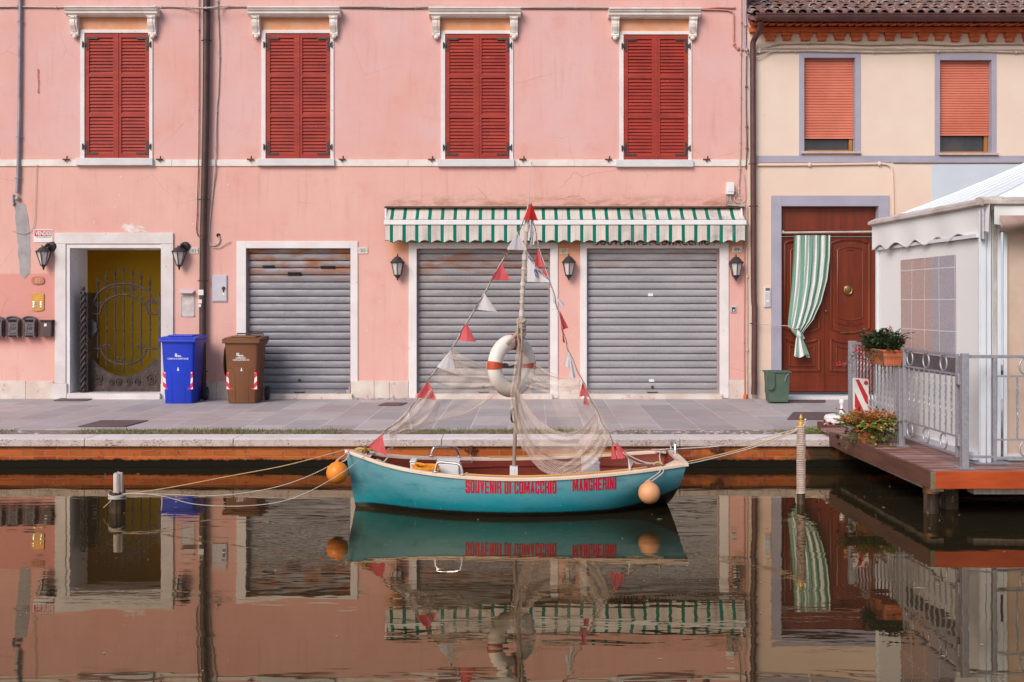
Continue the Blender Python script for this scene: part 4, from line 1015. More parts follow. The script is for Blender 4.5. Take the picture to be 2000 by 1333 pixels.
# ---------------------------------------------------------------- lanterns
def lantern(px, ytop, ytip, label, group, hang=False):
    D = YF-.10; c = P(px, 0, D)
    zT = fz(ytop, D); zB = fz(ytip, D); H = zT-zB
    t = thing('wall_lantern', label, 'lantern', (c.x, D, zB), group)
    z = lambda f: zT-H*f
    if not hang: wt, wb, ct, cb = .094, .052, .335, .82
    else: wt, wb, ct, cb = .100, .036, .18, .80
    ang = [math.pi/6+i*math.pi/3 for i in range(6)]
    b = MB()
    for a in ang:
        b.tube([(c.x+wt*math.cos(a), D+wt*math.sin(a), z(ct)), (c.x+wb*math.cos(a), D+wb*math.sin(a), z(cb))], .0075, 4)
    b.lathe((c.x, D, 0), [(wb*.9, z(cb)-.002), (wb*1.15, z(cb)+.012), (wb*1.0, z(cb)+.016)], 6, rot=math.pi/6)
    b.lathe((c.x, D, 0), [(wb*.9, z(cb)), (wb*.55, z(cb+.07)), (.012, z(cb+.10)), (.016, z(cb+.13)), (.004, z(1))], 6, rot=math.pi/6)
    b.build('cage', M['iron'], t)
    b = MB()
    if not hang: b.lathe((c.x, D, 0), [(wt*1.2, z(ct)-.004), (wt*1.24, z(ct)+.006), (wt*.8, z(ct-.12)), (wt*.5, z(ct-.2)), (.018, z(.10)), (.008, z(.08)), (.014, z(.05)), (.003, z(0))], 6, rot=math.pi/6)
    else: b.lathe((c.x, D, 0), [(wt*1.08, z(ct)-.004), (wt*1.1, z(ct)+.008), (wt*.85, z(ct-.06)), (wt*.62, z(ct-.15)), (.03, z(ct-.20)), (.022, z(ct-.23))], 12)
    b.build('roof_cap', M['iron'], t, smooth=True, angle=50)
    b = MB(); k = .93
    b.lathe((c.x, D, 0), [(wb*k, z(cb)), (wt*k, z(ct))], 6, rot=math.pi/6); b.build('lamp_glass', M['lamp_glass'], t)
    b = MB()
    if not hang:
        b.box(c.x-.028, c.x+.028, YF-.016, YF-.0005, z(.75), z(.35)); b.tube([(c.x, YF-.01, z(.66)), (c.x, D, z(cb+.05))], .012, 6)
    else:
        s = .088 if px < 200 else .062
        q = (c.x+s, 0, z(.0)+.02)
        b.lathe((c.x+s, YF-.03, q[2]), [(.062,.03),(.07,.02),(.07,0),(.05,-.02),(.025,-.03)], 16, 'y')
        b.tube(cr([(c.x+s, YF-.05, q[2]-.01), (c.x+s*.85, D-.02, q[2]+.03), (c.x+s*.4, D, q[2]-.0), (c.x, D, z(.0))], 5), .020, 8)
        b.tube([(c.x-.012, D-.02, z(-.02)), (c.x-.012, D-.02, z(-.1))], .008, 6)
    b.build('wall_bracket', M['iron'], t, smooth=True, angle=50)
    return t
GL = 'black wall lanterns on the pink building'
lantern(85, 484, 528, 'black hanging lantern left of the iron gate, below the for sale sign', GL, True)
lantern(350, 484, 528, 'black hanging lantern right of the iron gate beside number 83', GL, True)
lantern(776.5, 496, 548.5, 'black lantern under the left end of the awning', GL)
lantern(1111, 495.5, 548.5, 'black lantern on the pink pier between the two shop doors', GL)
lantern(1437.5, 496.5, 549.5, 'black lantern below number 89 at the right end of the pink wall', GL)
# ---------------------------------------------------------------- gate
yG = YF+.22
gt = thing('iron_gate', 'ornate rusty wrought iron gate leaf with arched top and spear points', 'gate', tuple(P(243, 768, yG)))
def G(x, y, d=0): return P(x*.315, 400+y*.315, yG+d)
kG = .315/2000*yG
def arcp(cx, xa, ya, ym, n=16):
    """half ellipse from (cx-xa, ya) over ym to (cx+xa, ya)"""
    return [G(cx-xa*math.cos(math.pi*i/n), ya+(ym-ya)*math.sin(math.pi*i/n)) for i in range(n+1)]
b = MB(); 
for x in (547, 988): b.box(G(x-7,0).x, G(x+7,0).x, yG-.015, yG+.015, G(0,1166).z, G(0,556).z); b.ball(G(x, 550), .015, 8, 6)
b.box(G(547,0).x, G(988,0).x, yG-.013, yG+.013, G(0,1166).z, G(0,1152).z); b.build('frame', M['rust_iron'], gt, bevel=.002)
for i, (x, tip, lo) in enumerate(((606,440,950),(661,405,1005),(714,380,1032),(768,362,1045),(822,380,1032),(876,405,1005),(930,440,950))):
    b = MB(); b.tube([G(x, tip+92), G(x, lo)], .0115, 6); b.ball(G(x, 773), .020, 10, 7); b.ball(G(x, tip+95), .014, 8, 5)
    c = G(x, tip); h = .315/2000*yG
    b.lathe((c.x, c.y, 0), [(.009, c.z-92*h), (.014, c.z-84*h), (.008, c.z-72*h), (.011, c.z-66*h), (.027, c.z-48*h), (.022, c.z-40*h), (.009, c.z-22*h), (.001, c.z+4*h)], 4)
    b.build('spear_bar', M['rust_iron'], gt, smooth=True, angle=40)
b = MB(); r = .016
b.tube([G(555,610), G(578,608)]+arcp(768, 178, 600, 488)[1:-1]+[G(958,606), G(985,608)], r, 6)
b.tube([G(555,678), G(620,678)]+arcp(768, 146, 672, 557)[1:-1]+[G(918,675), G(985,675)], r, 6)
b.tube([G(555,893), G(628,893)]+arcp(768, 138, 893, 990)[1:-1]+[G(908,893), G(985,893)], r, 6)
b.build('arch_rail', M['rust_iron'], gt, smooth=True)
def scroll(cx, cy, s, r0, turns=1.6, start=0, rad=.006):
    return [G(cx+s*r0*(1-i/26*.85)*math.cos(start+turns*2*math.pi*i/26), cy+r0*(1-i/26*.85)*math.sin(start+turns*2*math.pi*i/26)) for i in range(27)]
for (cx, cy) in ((606,620),(930,605),(714,525),(822,525),(661,885),(876,885),(750,960)):
    b = MB()
    for s in (-1, 1):
        b.tube(scroll(cx+s*17, cy-6, s, 14, 1.5, 2.4), .0055, 5); b.tube([G(cx, cy+22), G(cx+s*8, cy+8), G(cx+s*26, cy+2)], .006, 5)
    b.build('scrollwork', M['rust_iron'], gt, smooth=True)
pts = [G(556,1152), G(556,962), G(580,962)]+[G(580+(960-580)*i/20, 962+104*math.sin(math.pi*i/20)**.75) for i in range(1,20)]+[G(960,960), G(980,958), G(980,1152)]
b = MB(); b.prism([p+Vector((0,.004,0)) for p in pts], (0,-.008,0)); b.tube([p for p in pts[2:-2]], .010, 6)
for (cx, r0, s) in ((612,36,1),(935,36,-1),(690,20,-1),(740,24,1),(800,22,-1),(856,22,1)):
    b.tube([p+Vector((0,-.012,0)) for p in scroll(cx, 1150-r0*1.35-22, s, r0, 1.9, 1)], .0085, 6)
    b.ball(G(cx, 1150-r0*1.35-22)+Vector((0,-.012,0)), .014, 8, 5)
b.build('scroll_panel', M['rust_iron'], gt, smooth=True, angle=40)
b = MB(); pts = ragged([(545,700),(575,705),(600,735),(606,775),(590,800),(575,830),(545,835)], 4, 3, 6)
b.prism([G(a, c, -.012) for a, c in pts], (0,-.02,0)); b.ball(G(570,770,-.03), .02, 10, 6); b.build('lock_case', M['iron'], gt, bevel=.003)
# leaf folded back against the jamb
yA = YF+.04; fo = thing('folded_gate_leaf', 'black twisted gate leaf folded open edge-on against the left jamb', 'gate', tuple(P(160, 768, yA)))
xj = P(160, 0, yA).x
b = MB(); rr = random.Random(8)
for j in range(3): 
    q = [(xj+.030*math.cos(z*22+j*2.09), yA+.04+.030*math.sin(z*22+j*2.09), z) for z in [fz(767,yA)+i*.02 for i in range(int((fz(566,yA)-fz(767,yA))/.02))]]
    b.tube(q, .017, 6)
b.ball((xj, yA+.04, fz(564,yA)), .032, 10, 7); b.build('twisted_post', M['iron'], fo, smooth=True)
b = MB(); b.box(xj+.045, xj+.062, yA+.05, yA+.48, fz(767,yA), fz(572,yA)); b.build('leaf_frame', M['rust_iron'], fo, bevel=.002)
# ---------------------------------------------------------------- signs, boxes
def plate(name, label, cat, x0_, x1_, t, bt, m, text=None, tm='ink_grey', th=.012, tb=None, group=None, bold=.01):
    o = thing(name, label, cat, tuple(P((x0_+x1_)/2, bt, YF)), group)
    b = MB(); b.box(fx(x0_), fx(x1_), YF-th, YF-.0005, fz(bt), fz(t)); b.build('plate', m, o, bevel=.002)
    if text: 
        q = tb or (x0_+(x1_-x0_)*.25, x1_-(x1_-x0_)*.25, t+(bt-t)*.22, bt-(bt-t)*.22)
        wall_text(text, q[0], q[1], q[2], q[3], YF-th-.001, bold=bold).build('numerals' if text.isdigit() else 'lettering', M[tm], o, recalc=False)
    return o
GN = 'house number tiles'
for (a, c, t, bt, s, m, tm) in ((370,387.5,484,496,'83','stone_tag','ink_grey'),(699.5,718.5,483,496,'85','stone_tag','ink_grey'),(1092.5,1110,485,497,'87','stone_tag_y','ink_grey'),(1429.5,1449,481.5,494,'89','stone_tag','ink_dkred')):
    o = plate('house_number', {'83':'pale number tile between the right gate lantern and drainpipe','85':'pale number tile right of the first roller door frame','87':'cream number tile above the middle awning lantern','89':'number tile with dark red numerals at the right end of the pink wall'}[s], 'number tile', a, c, t, bt, M[m], s, tm, group=GN)
    b = MB()
    for q in (a+2, c-2): b.ball(P(q, (t+bt)/2, YF-.012), .0065, 6, 4)
    b.build('screw', M['brick_red'], o)
vs_ = thing('for_sale_sign', 'red and white sign reading VENDESI above the far left lantern', 'sign', tuple(P(85, 473.5, YF)))
b = MB(); b.box(fx(66), fx(103.3), YF-.008, YF-.0005, fz(473.8), fz(448.7)); b.build('board', M['sign_white'], vs_, bevel=.001)
b = MB(); b.box(fx(67.8), fx(101.8), YF-.0095, YF-.008, fz(461.8), fz(450.5)); b.build('red_band', M['sign_red'], vs_)
wall_text('VENDESI', 68.9, 100.5, 452, 460.3, YF-.0105, bold=.03).build('lettering', M['ink_white'], vs_, recalc=False)
wall_text('PER INFORMAZIONI', 70, 99.5, 462.8, 464.6, YF-.009, bold=.01).build('small_print', M['ink_dkred'], vs_, recalc=False)
# oval number plaque
o = thing('number_plaque', 'terracotta number plaque reading 83 above the brass intercom', 'plaque', tuple(P(73.5, 556, YF)))
b = MB(); pts = [P(73.5+12.6*math.copysign(abs(math.cos(a))**.7, math.cos(a)), 548.2+7.6*math.copysign(abs(math.sin(a))**.55, math.sin(a)), YF-.018) for a in [i*math.pi/14 for i in range(28)]]
b.prism(pts, (0,.0175,0)); b.build('plaque', M['plaque_red'], o, bevel=.003); wall_text('83', 68, 79, 543, 553, YF-.0195, bold=.02).build('numerals', M['ink_gold'], o, recalc=False)
o = thing('brass_intercom', 'brass intercom plate with six round buttons above the mailboxes', 'intercom', tuple(P(73.5, 608, YF)))
b = MB(); pts = [P(61.5,574.5,YF-.015), P(67,573.5,YF-.015), P(70,571.8,YF-.015), P(77,571.8,YF-.015), P(80,573.5,YF-.015), P(85.5,574.5,YF-.015), P(85.5,605.5,YF-.015), P(78,608,YF-.015), P(69,608,YF-.015), P(61.5,605.5,YF-.015)]
b.prism(pts, (0,.0145,0)); b.build('plate', M['brass_plate'], o, bevel=.002)
for i in range(3):
    for x in (66, 80): b = MB(); b.lathe(P(x, 591.5+i*4.4, YF-.015), [(.019,.001),(.019,-.004),(.012,-.008)], 12, 'y'); b.build('button', M['chrome'], o, smooth=True)
b = MB()
for i in range(4):
    for x in (71.5, 74.7): b.ball(P(x, 592+i*3.2, YF-.0152), .004, 6, 4)
b.build('speaker_hole', M['black'], o)
# mailboxes
def mailbox(cx, label):
    o = thing('mailbox', label, 'mailbox', tuple(P(cx, 661, YF)), 'pewter mailboxes with arched tops'); D = YF-.11
    def Q(x, y, d=0): return P(cx+x, y, D+d)
    b = MB(); arch = [Q(12*math.cos(a), 626-6.5*math.sin(a)) for a in [math.pi*i/12 for i in range(13)]]
    b.prism([Q(11,659), *[Q(11*math.cos(a), 626-6.3*math.sin(a)) for a in [math.pi*i/12 for i in range(13)]], Q(-11,659)], (0,.109,0)); b.build('body', M['mail_grey'], o, bevel=.004)
    b = MB(); b.tube([Q(13.2*math.cos(a), 626-7.6*math.sin(a), -.01) for a in [math.pi*i/12 for i in range(13)]], .013, 6); b.build('arched_hood', M['mail_grey'], o, smooth=True)
    b = MB(); b.box(Q(-8,0).x, Q(8,0).x, D-.006, D, Q(0,629.5).z, Q(0,624.5).z); b.box(Q(-7,0).x, Q(7,0).x, D-.006, D, Q(0,658).z, Q(0,655.5).z); b.build('slot', M['black'], o)
    b = MB()
    for s in (-1,1):
        b.tube([Q(s*x_, y_, -.006) for x_, y_ in ((1,645),(4,643),(4.6,639),(2.4,637.5))], .0045, 5); b.tube([Q(s*x_, y_, -.006) for x_, y_ in ((0,636),(2,634),(5,634.5))], .004, 5); b.tube([Q(s*x_, y_, -.006) for x_, y_ in ((0,651),(3,652),(6,650.5))], .004, 5)
        b.tube([Q(s*10, 630, -.004), Q(s*10, 657, -.004)], .005, 5); b.ball(Q(s*11.5, 659.5, 0), .014, 6, 4)
    b.ball(Q(0,641,-.004), .014, 8, 5); b.build('relief', M['mail_grey'], o, smooth=True)
    return o
mb0 = mailbox(56.8, 'pewter mailbox nearest the dark plain mailbox')
dup(mb0, (fx(24.5)-fx(56.8), 0, 0), 'middle pewter mailbox of the three on the pink wall')
dup(mb0, (fx(-7)-fx(56.8), 0, 0), 'pewter mailbox cut by the left edge of the photo')
o = thing('mailbox', 'plain dark brown mailbox with a small white sticker beside the door surround', 'mailbox', tuple(P(89, 658, YF)))
b = MB(); D = YF-.09; b.prism([P(78,627,D), P(100,627,D), P(99.5,658.3,D), P(78.8,657.8,D)], (0,.0895,0)); b.build('body', M['mail_brown'], o, bevel=.004)
b = MB(); b.prism([P(76.5,625.3,D-.02), P(101.5,625.3,D-.02), P(101,627,D-.02), P(77,627,D-.02)], (0,.11,0)); b.build('lid', M['iron'], o, bevel=.002)
b = MB(); b.prism([P(86.5,632.3,D-.002), P(91,632.3,D-.002), P(91,637.5,D-.002), P(85.5,638,D-.002)], (0,.0015,0)); b.build('sticker', M['sign_white'], o)
# meter window with hood, grey meter box
o = thing('gas_meter_window', 'recessed translucent meter hatch under a small grey metal hood', 'meter hatch', tuple(P(367, 619, YF)))
b = MB(); 
for a in ((353.5,355.5,580,619),(378.3,380.5,580,619),(353.5,380.5,578.5,580.5),(353.5,380.5,617.5,619.3)): b.box(fx(a[0]), fx(a[1]), YF-.008, YF-.0005, fz(a[3]), fz(a[2]))
b.build('frame', M['galv'], o, bevel=.001)
b = MB(); b.box(fx(355.5), fx(378.3), YF-.004, YF-.0006, fz(617.5), fz(580.5)); b.build('hatch', mat('milky_hatch_glass', (.62,.56,.56), (.45,.40,.40), 7, .2, spots=((.5,.28,.18), 3, .62)), o)
b = MB(); b.prism([P(348,573,YF-.08), P(376,573.5,YF-.08), P(381,568,YF), P(351,567,YF)], (0,0,.008)); b.build('hood', M['meter_grey'], o)
o = thing('meter_box', 'flat light grey steel meter box with black key lock right of the drainpipe', 'meter box', tuple(P(429.5, 590, YF)))
b = MB(); b.box(fx(415), fx(444), YF-.02, YF-.0005, fz(589.7), fz(537.5)); b.build('frame', M['meter_grey'], o, bevel=.004)
b = MB(); b.box(fx(416), fx(443), YF-.026, YF-.0202, fz(588.2), fz(539)); b.build('door', M['meter_grey'], o, bevel=.003)
b = MB(); c = P(436.5, 563.5, YF-.03); b.lathe(tuple(c), [(.026,.006),(.026,-.004),(.016,-.014)], 12, 'y'); b.tube([c, c+Vector((0,-.004,-.06))], .009, 6); b.build('lock', M['iron'], o, smooth=True)
b = MB(); c = P(436.5, 572.5, YF-.028); b.box(c.x-.016, c.x+.016, c.y, c.y+.003, c.z-.028, c.z+.012); b.build('key_tag', M['chrome'], o)
# junction box, doorbells
o = thing('junction_box', 'white electric junction box with four cables below it near the corner', 'junction box', tuple(P(1424, 381, YF)))
b = MB(); b.box(fx(1416.5), fx(1431), YF-.09, YF-.0005, fz(381), fz(358)); b.build('box', M['plastic_white'], o, bevel=.006)
b = MB(); b.box(fx(1419), fx(1431.5), YF-.098, YF-.0905, fz(376), fz(359)); b.build('cover', M['plastic_white'], o, bevel=.004)
for i in range(4):
    b = MB(); x = 1418+i*3.2; b.tube(cr([W(x,381,.045), W(x,392,.045), W(x+3+i*2,400,.03), W(1446+i*2,403-i,.025), W(1455,404-i*2,.025)], 5), .008, 6); b.build('cable_tail', M['cable'], o, smooth=True)
cable('pale cable loop right of the white junction box', [W(1433,376,.04), W(1437,374,.03), W(1440,378,.03), W(1434,388,.03), W(1440,396,.03), W(1452,394,.03), W(1456,384,.03), W(1453,340,.03)], .007, M['cable'])
b0 = plate('doorbell', 'small square grey doorbell with dark button beside shop door 89', 'doorbell', 1426.5, 1438, 598, 611, M['meter_grey'], th=.02)
b = MB(); b.box(fx(1428.8), fx(1435.8), YF-.024, YF-.0202, fz(609), fz(600.5)); b.build('button', M['ink_black'], b0); b = MB(); b.box(fx(1430.8), fx(1434), YF-.0265, YF-.0242, fz(608), fz(605)); b.build('name_slot', M['sign_white'], b0)
b0 = plate('door_intercom', 'tall slim white door intercom beside the lavender door surround', 'intercom', 1492, 1504, 561, 600, M['plastic_white'], th=.03)
b = MB(); b.box(fx(1494), fx(1502.5), YF-.034, YF-.0302, fz(568.5), fz(562.5)); b.build('camera_eye', M['ink_grey'], b0)
b = MB(); b.box(fx(1493.5), fx(1502.8), YF-.034, YF-.0302, fz(598.5), fz(571)); b.build('panel', M['meter_grey'], b0); b = MB(); b.box(fx(1495), fx(1501), YF-.038, YF-.0342, fz(590), fz(586.5)); b.build('button', M['plastic_white'], b0)
# ---------------------------------------------------------------- wheelie bins
def bin_(cx_px, front_D, wpx, htop, hbot, m, md, label, texts, stripes_at, handle=False, hinge=False, group='wheelie bins on the paving'):
    """front face centred at cx_px"""
    c = P(cx_px, 0, front_D); z0 = P(0, hbot, front_D).z; zt = P(0, htop, front_D).z; H = zt-z0
    t = thing('wheelie_bin', label, 'bin', (c.x, front_D+.27, z0), group)
    kx = front_D/2000; wt = wpx*kx/2; wb = wt*.82; dt, db = .50, .40
    zL = z0+H*.885
    def rect(w, y0, y1, z, r=.035):
        out = []
        for (sx, sy, a0) in ((1,0,-90),(1,1,0),(-1,1,90),(-1,0,180)):
            for k in range(4):
                a = R(a0+k*30); out.append((c.x+sx*(w-r)+r*math.cos(a), (y1-r if sy else y0+r)+r*math.sin(a), z))
        return out
    b = MB(); secs = [rect(wb, front_D+.035, front_D+.035+db, z0), rect(wb+(wt-wb)*.35, front_D+.02, front_D+.02+db+.03, z0+H*.35), rect(wt*.985, front_D+.003, front_D+dt-.01, zL)]
    k0 = len(b.v)
    for s_ in secs: b.v += [Vector(p) for p in s_]
    n = len(secs[0])
    for i in range(2):
        for j in range(n): b.f.append((k0+i*n+j, k0+i*n+(j+1)%n, k0+(i+1)*n+(j+1)%n, k0+(i+1)*n+j)); b.mi.append(0)
    b.f.append(tuple(range(n))); b.mi.append(0); b.f.append(tuple(2*n+j for j in range(n))); b.mi.append(0)
    b.build('body', m, t, smooth=True)
    yf = lambda z: front_D+.035-.032*(z-z0)/(zL-z0)   # front face y at z
    # raised relief lines on the front
    b = MB()
    for s in (-1, 1):
        q = [(.43,.02),(.45,.30),(.47,.43),(.60,.50),(.9,.545)]
        b.tube([(c.x+s*wb*a*1.05, yf(z0+H*h_)-.001, z0+H*h_) for a, h_ in q], .005, 5)
    b.build('moulded_rib', m, t, smooth=True)
    b = MB(); b.prism([(c.x-wt*1.10, front_D-.03, zL), (c.x+wt*1.10, front_D-.03, zL), (c.x+wt*1.10, front_D+dt+.01, zL+.0), (c.x-wt*1.10, front_D+dt+.01, zL+.0)], (0,0,H*.035)); b.build('rim', m, t, bevel=.008)
    b = MB(); h2 = zL+H*.037
    b.prism([(c.x-wt*1.12, front_D-.035, h2), (c.x-wt*1.12, front_D-.01, h2+.022), (c.x-wt*1.12, front_D+.10, h2+.04), (c.x-wt*1.12, front_D+dt, h2+.055), (c.x-wt*1.12, front_D+dt+.04, h2)], (wt*2.24,0,0))
    b.box(c.x-wt*.75, c.x+wt*.75, front_D+.12, front_D+dt-.06, h2+.036, h2+.066); b.build('lid', m, t, bevel=.010)
    b = MB()
    if handle: b.tube([(c.x-wt*.78, front_D+dt-.02, h2+.04), (c.x-wt*.78, front_D+dt-.01, zt+.012), (c.x+wt*.78, front_D+dt-.01, zt+.012), (c.x+wt*.78, front_D+dt-.02, h2+.04)], .011, 8); b.tube([(c.x, front_D+dt-.02, h2+.04), (c.x, front_D+dt-.01, zt+.012)], .009, 6)
    b.tube([(c.x-wt*.9, front_D+dt+.07, zL-.01), (c.x+wt*.9, front_D+dt+.07, zL-.01)], .016, 8)
    for s in (-.9, -.3, .3, .9): b.box(c.x+s*wt-.012, c.x+s*wt+.012, front_D+dt-.01, front_D+dt+.07, zL-.025, zL+.01)
    b.build('handle', md, t, smooth=True)
    for s in (-1, 1):
        b = MB(); wy = front_D+db+.08; b.lathe((c.x+s*(wb+.05), wy, z0+.098), [(.07,-.022),(.095,-.02),(.098,0),(.095,.02),(.07,.022)], 20, 'x'); w_ = b.build('wheel', M['rubber'], t, smooth=True)
        b = MB(); b.lathe((c.x+s*(wb+.05), wy, z0+.098), [(.055,-.026),(.02,-.028),(.02,.028),(.055,.026)], 14, 'x'); b.build('hub', md, w_, smooth=True)
    if hinge:
        b = MB(); x = c.x-wt-.012; b.ball((x, front_D+.16, z0+H*.62), .16, 14, 10, (.13, 1.0, 1.35)); b.build('side_flap', M['bin_brown_dk'], t, smooth=True)
    # reflective stickers
    for (s, a, e) in stripes_at:
        b = MB(); xo0, xo1 = c.x+a*wt, c.x+e*wt; za, zb2 = z0+H*.205, z0+H*.455
        n_ = 5; hh = (zb2-za)/3.2; d = xo1-xo0; dz = d*1.0
        b.poly([(xo0, yf(za)-.0015, za), (xo1, yf(za)-.0015, za), (xo1, yf(zb2)-.0015, zb2), (xo0, yf(zb2)-.0015, zb2)])
        st = b.build('reflective_sticker', stripes('sticker_white_red', (.80,.78,.78), (.75,.02,.04), (s*1., 0, -1), .135, .5, .2), t, recalc=False)
    for (s, u0, u1, v0, v1, bo) in texts:
        b = text_mb(s, lambda u, v: (c.x+(u0+(u1-u0)*u)*wt, yf(z0+H*(v0+(v1-v0)*v))-.002, z0+H*(v0+(v1-v0)*v)), bold=bo); b.build('lettering', M['ink_white'], t, recalc=False)
    # little white person pictogram and swash
    b = MB(); y = yf(z0+H*.53)-.002; zz = z0+H*.475
    b.prism([(c.x+dx*wt*.1+.0, y, zz+dz*H*.05) for dx, dz in ((-.6,0),(.6,0),(.35,.45),(.35,.75),(.12,.8),(.2,1),(-.2,1),(-.12,.8),(-.3,.6))], (0,.001,0)); b.build('pictogram', M['ink_white'], t, recalc=False)
    return t
bin_(347, 14.10, 66, 654, 788.5, M['bin_blue'], M['bin_blue'], 'blue paper recycling wheelie bin right of the gate', (('B', -.52+.35, -.02+.0, .68, .725, .02), ('aes.', -.12, .22, .675, .70, .02), ('CARTA E CARTONE', -.62, .62, .637, .662, .012)), ((-1, -.90, -.62), (1, .56, .86)))
bin_(471, 14.10, 67, 656, 788, M['bin_brown'], M['bin_brown_dk'], 'brown organic waste wheelie bin between the meter box and first roller door', (('B', -.28, -.10, .70, .745, .02), ('aes.', -.18, .16, .69, .715, .02), ('UMIDO', -.32, .24, .657, .683, .015), ('ORGANICO', -.50, .46, .628, .652, .015)), ((-1, -.88, -.52), (1, .56, .90)), handle=True, hinge=True)
# small green bin with lid hanging at its left
D = 14.12; z0 = P(0,786,D).z; z1_ = P(0,727.5,D).z
o = thing('small_green_bin', 'small open green bin with its lid hanging on the left, by the red door', 'bin', tuple(P(1522, 786, D)))
b = MB(); xa, xb2, xc, xd = P(1504,0,D).x, P(1540,0,D).x, P(1501,0,D).x, P(1543.5,0,D).x
pts0 = [(xa,D+.015,z0),(xb2,D+.015,z0),(xb2,D+.24,z0),(xa,D+.24,z0)]; pts1 = [(xc,D,z1_),(xd,D,z1_),(xd,D+.27,z1_),(xc,D+.27,z1_)]
for p in (pts0, pts1): b.v += [Vector(q) for q in p]
inn = [(x*.94+(xa+xb2)/2*.06, (y-D)*.9+D+.014, z) for x, y, z in pts1]; b.v += [Vector(q) for q in inn]; b.v += [Vector((x, y, z-.3)) for x, y, z in inn]
for j in range(4):
    j2 = (j+1)%4; b.f += [(j,j2,4+j2,4+j), (4+j,4+j2,8+j2,8+j), (8+j,8+j2,12+j2,12+j)]; b.mi += [0]*3
b.f += [(3,2,1,0), (12,13,14,15)]; b.mi += [0]*2; b.build('body', M['bin_green'], o, bevel=.006)
b = MB(); b.tube([(xc-.008,D-.008,z1_),(xd+.012,D-.008,z1_),(xd+.012,D+.278,z1_),(xc-.008,D+.278,z1_)], .012, 6, closed=True); b.build('rim', M['bin_green'], o)
b = MB(); q = [P(1494.5+a, 727.5+c, D-.012) for a, c in ((1,1),(4,-1),(16,0),(18.5,3),(19,26),(17,32),(12,36),(4,33.5),(1,29))]; b.prism(q, (0,-.02,0)); b.build('lid', M['bin_green'], o, bevel=.010)
b = MB(); b.tube([P(1541,730,D-.012), P(1536,735,D-.03), P(1533,745,D-.015)], .005, 6); b.build('bail', M['galv'], o)
# ---------------------------------------------------------------- curtain in the doorway
yC = YF+.02
o = thing('curtain_rod', 'pinkish metal rod across the top of the red door', 'rod', tuple(P(1617, 456, yC)))
b = MB(); b.tube([P(1526.5, 455, yC), P(1714, 453, yC)], .016, 10); b.build('rod', M['cable'], o, smooth=True)
for px in (1529, 1711): b = MB(); b.lathe(P(px, 454, yC), [(.025,-.01),(.025,.01)], 10, 'x'); b.build('end_bracket', M['cable'], o)
ct = thing('striped_curtain', 'green and white striped door curtain tied in a knot', 'curtain', tuple(P(1565, 700, yC)))
L = [(1551,460),(1549,510),(1546,560),(1542,600),(1539,630),(1540,640),(1552,652)]
Rr = [(1621.5,460),(1621,500),(1616,545),(1604,590),(1588,625),(1572,645),(1566,654)]
def edge(T, v):
    f = v*(len(T)-1); i = min(len(T)-2, int(f)); s = f-i
    s2 = s; return (T[i][0]+(T[i+1][0]-T[i][0])*s2, T[i][1]+(T[i+1][1]-T[i][1])*s2)
def cur(u, v):
    a, c = edge(L, v), edge(Rr, v); uu = u**(1-.25*v)
    x, y = a[0]+(c[0]-a[0])*uu, a[1]+(c[1]-a[1])*uu+6*math.sin(math.pi*u)*v*(v < .99)
    amp = (.012+.022*u)*(1-.5*v)+.01
    return P(x, y, yC-.03+amp*math.sin(u*34+v*3)+.02*math.sin(u*9+1))
b = MB(); b.grid(cur, 90, 40, lambda u, v: (u, v)); b.build('hanging_cloth', M['curtain'], ct, smooth=True, recalc=False, angle=180)
b = MB()
def knot(u, v):
    a = 2*math.pi*u; z = v; r = (.036+.018*math.sin(math.pi*v)+.006*math.sin(a*5+v*5))
    c = P(1551+15*v, 643+19*v, yC-.05); return c+Vector((r*math.cos(a)*1.1, r*math.sin(a), 0))
b.grid(knot, 30, 12, lambda u, v: (u*.6+v*.25, v)); b.build('knot', M['curtain'], ct, smooth=True, recalc=False, angle=180)
def tail(u, v):
    a = 2*math.pi*u; w_ = .030+.075*v**.8; c = P(1561+6*v, 657+39*v+(6*math.sin(u*21) if v > .9 else 0)*(v-.9)*10*.5, yC-.05)
    return c+Vector((w_*math.cos(a)*(1+.12*math.sin(a*7)), .03*math.sin(a)+.012*math.sin(a*9), 0))
b = MB(); b.grid(tail, 60, 14, lambda u, v: (u*.8, v)); b.build('cloth_tail', M['curtain'], ct, smooth=True, recalc=False, angle=180)
b = MB(); b.tube([P(1538,637,yC-.07), P(1545,641,yC-.1), P(1555,643,yC-.1), P(1562,640,yC-.07)], .007, 6); b.build('tie', M['rope_white'], ct, smooth=True)
# ================================================================ BOAT
boat = thing('rowing_boat', 'small teal rowing boat with cream gunwale and red lettering moored in the canal', 'boat', (0, 8.72, 0))
BT = [(0,.012),(.03,.085),(.07,.165),(.12,.245),(.2,.355),(.3,.455),(.42,.525),(.55,.555),(.68,.548),(.8,.515),(.9,.465),(1,.40)]
ZT = [(0,.467),(.05,.438),(.12,.390),(.2,.356),(.32,.328),(.46,.312),(.6,.315),(.75,.335),(.88,.362),(1,.395)]
KT = [(0,-.02),(.12,-.10),(.3,-.14),(.6,-.15),(.8,-.12),(.92,-.05),(1,.0)]
PT_ = [(0,1.2),(.1,1.8),(.25,2.8),(.5,3.4),(.75,3.0),(.9,2.2),(1,1.9)]
QT = [(0,1.0),(.1,1.2),(.25,1.6),(.5,1.9),(.75,1.7),(.9,1.35),(1,1.25)]
bw = lambda t: max(.004, tabs(t, BT))
zg = lambda t: tabs(t, ZT)
def bx(t, z):
    xb = -1.397+.075*min(1, max(0, (.467-z)/.467))**1.3
    xs = 1.430-.100*min(1.3, max(0, (.395-z)/.395))
    return xb+(xs-xb)*t
def cyb(x): return 8.72+.05*x
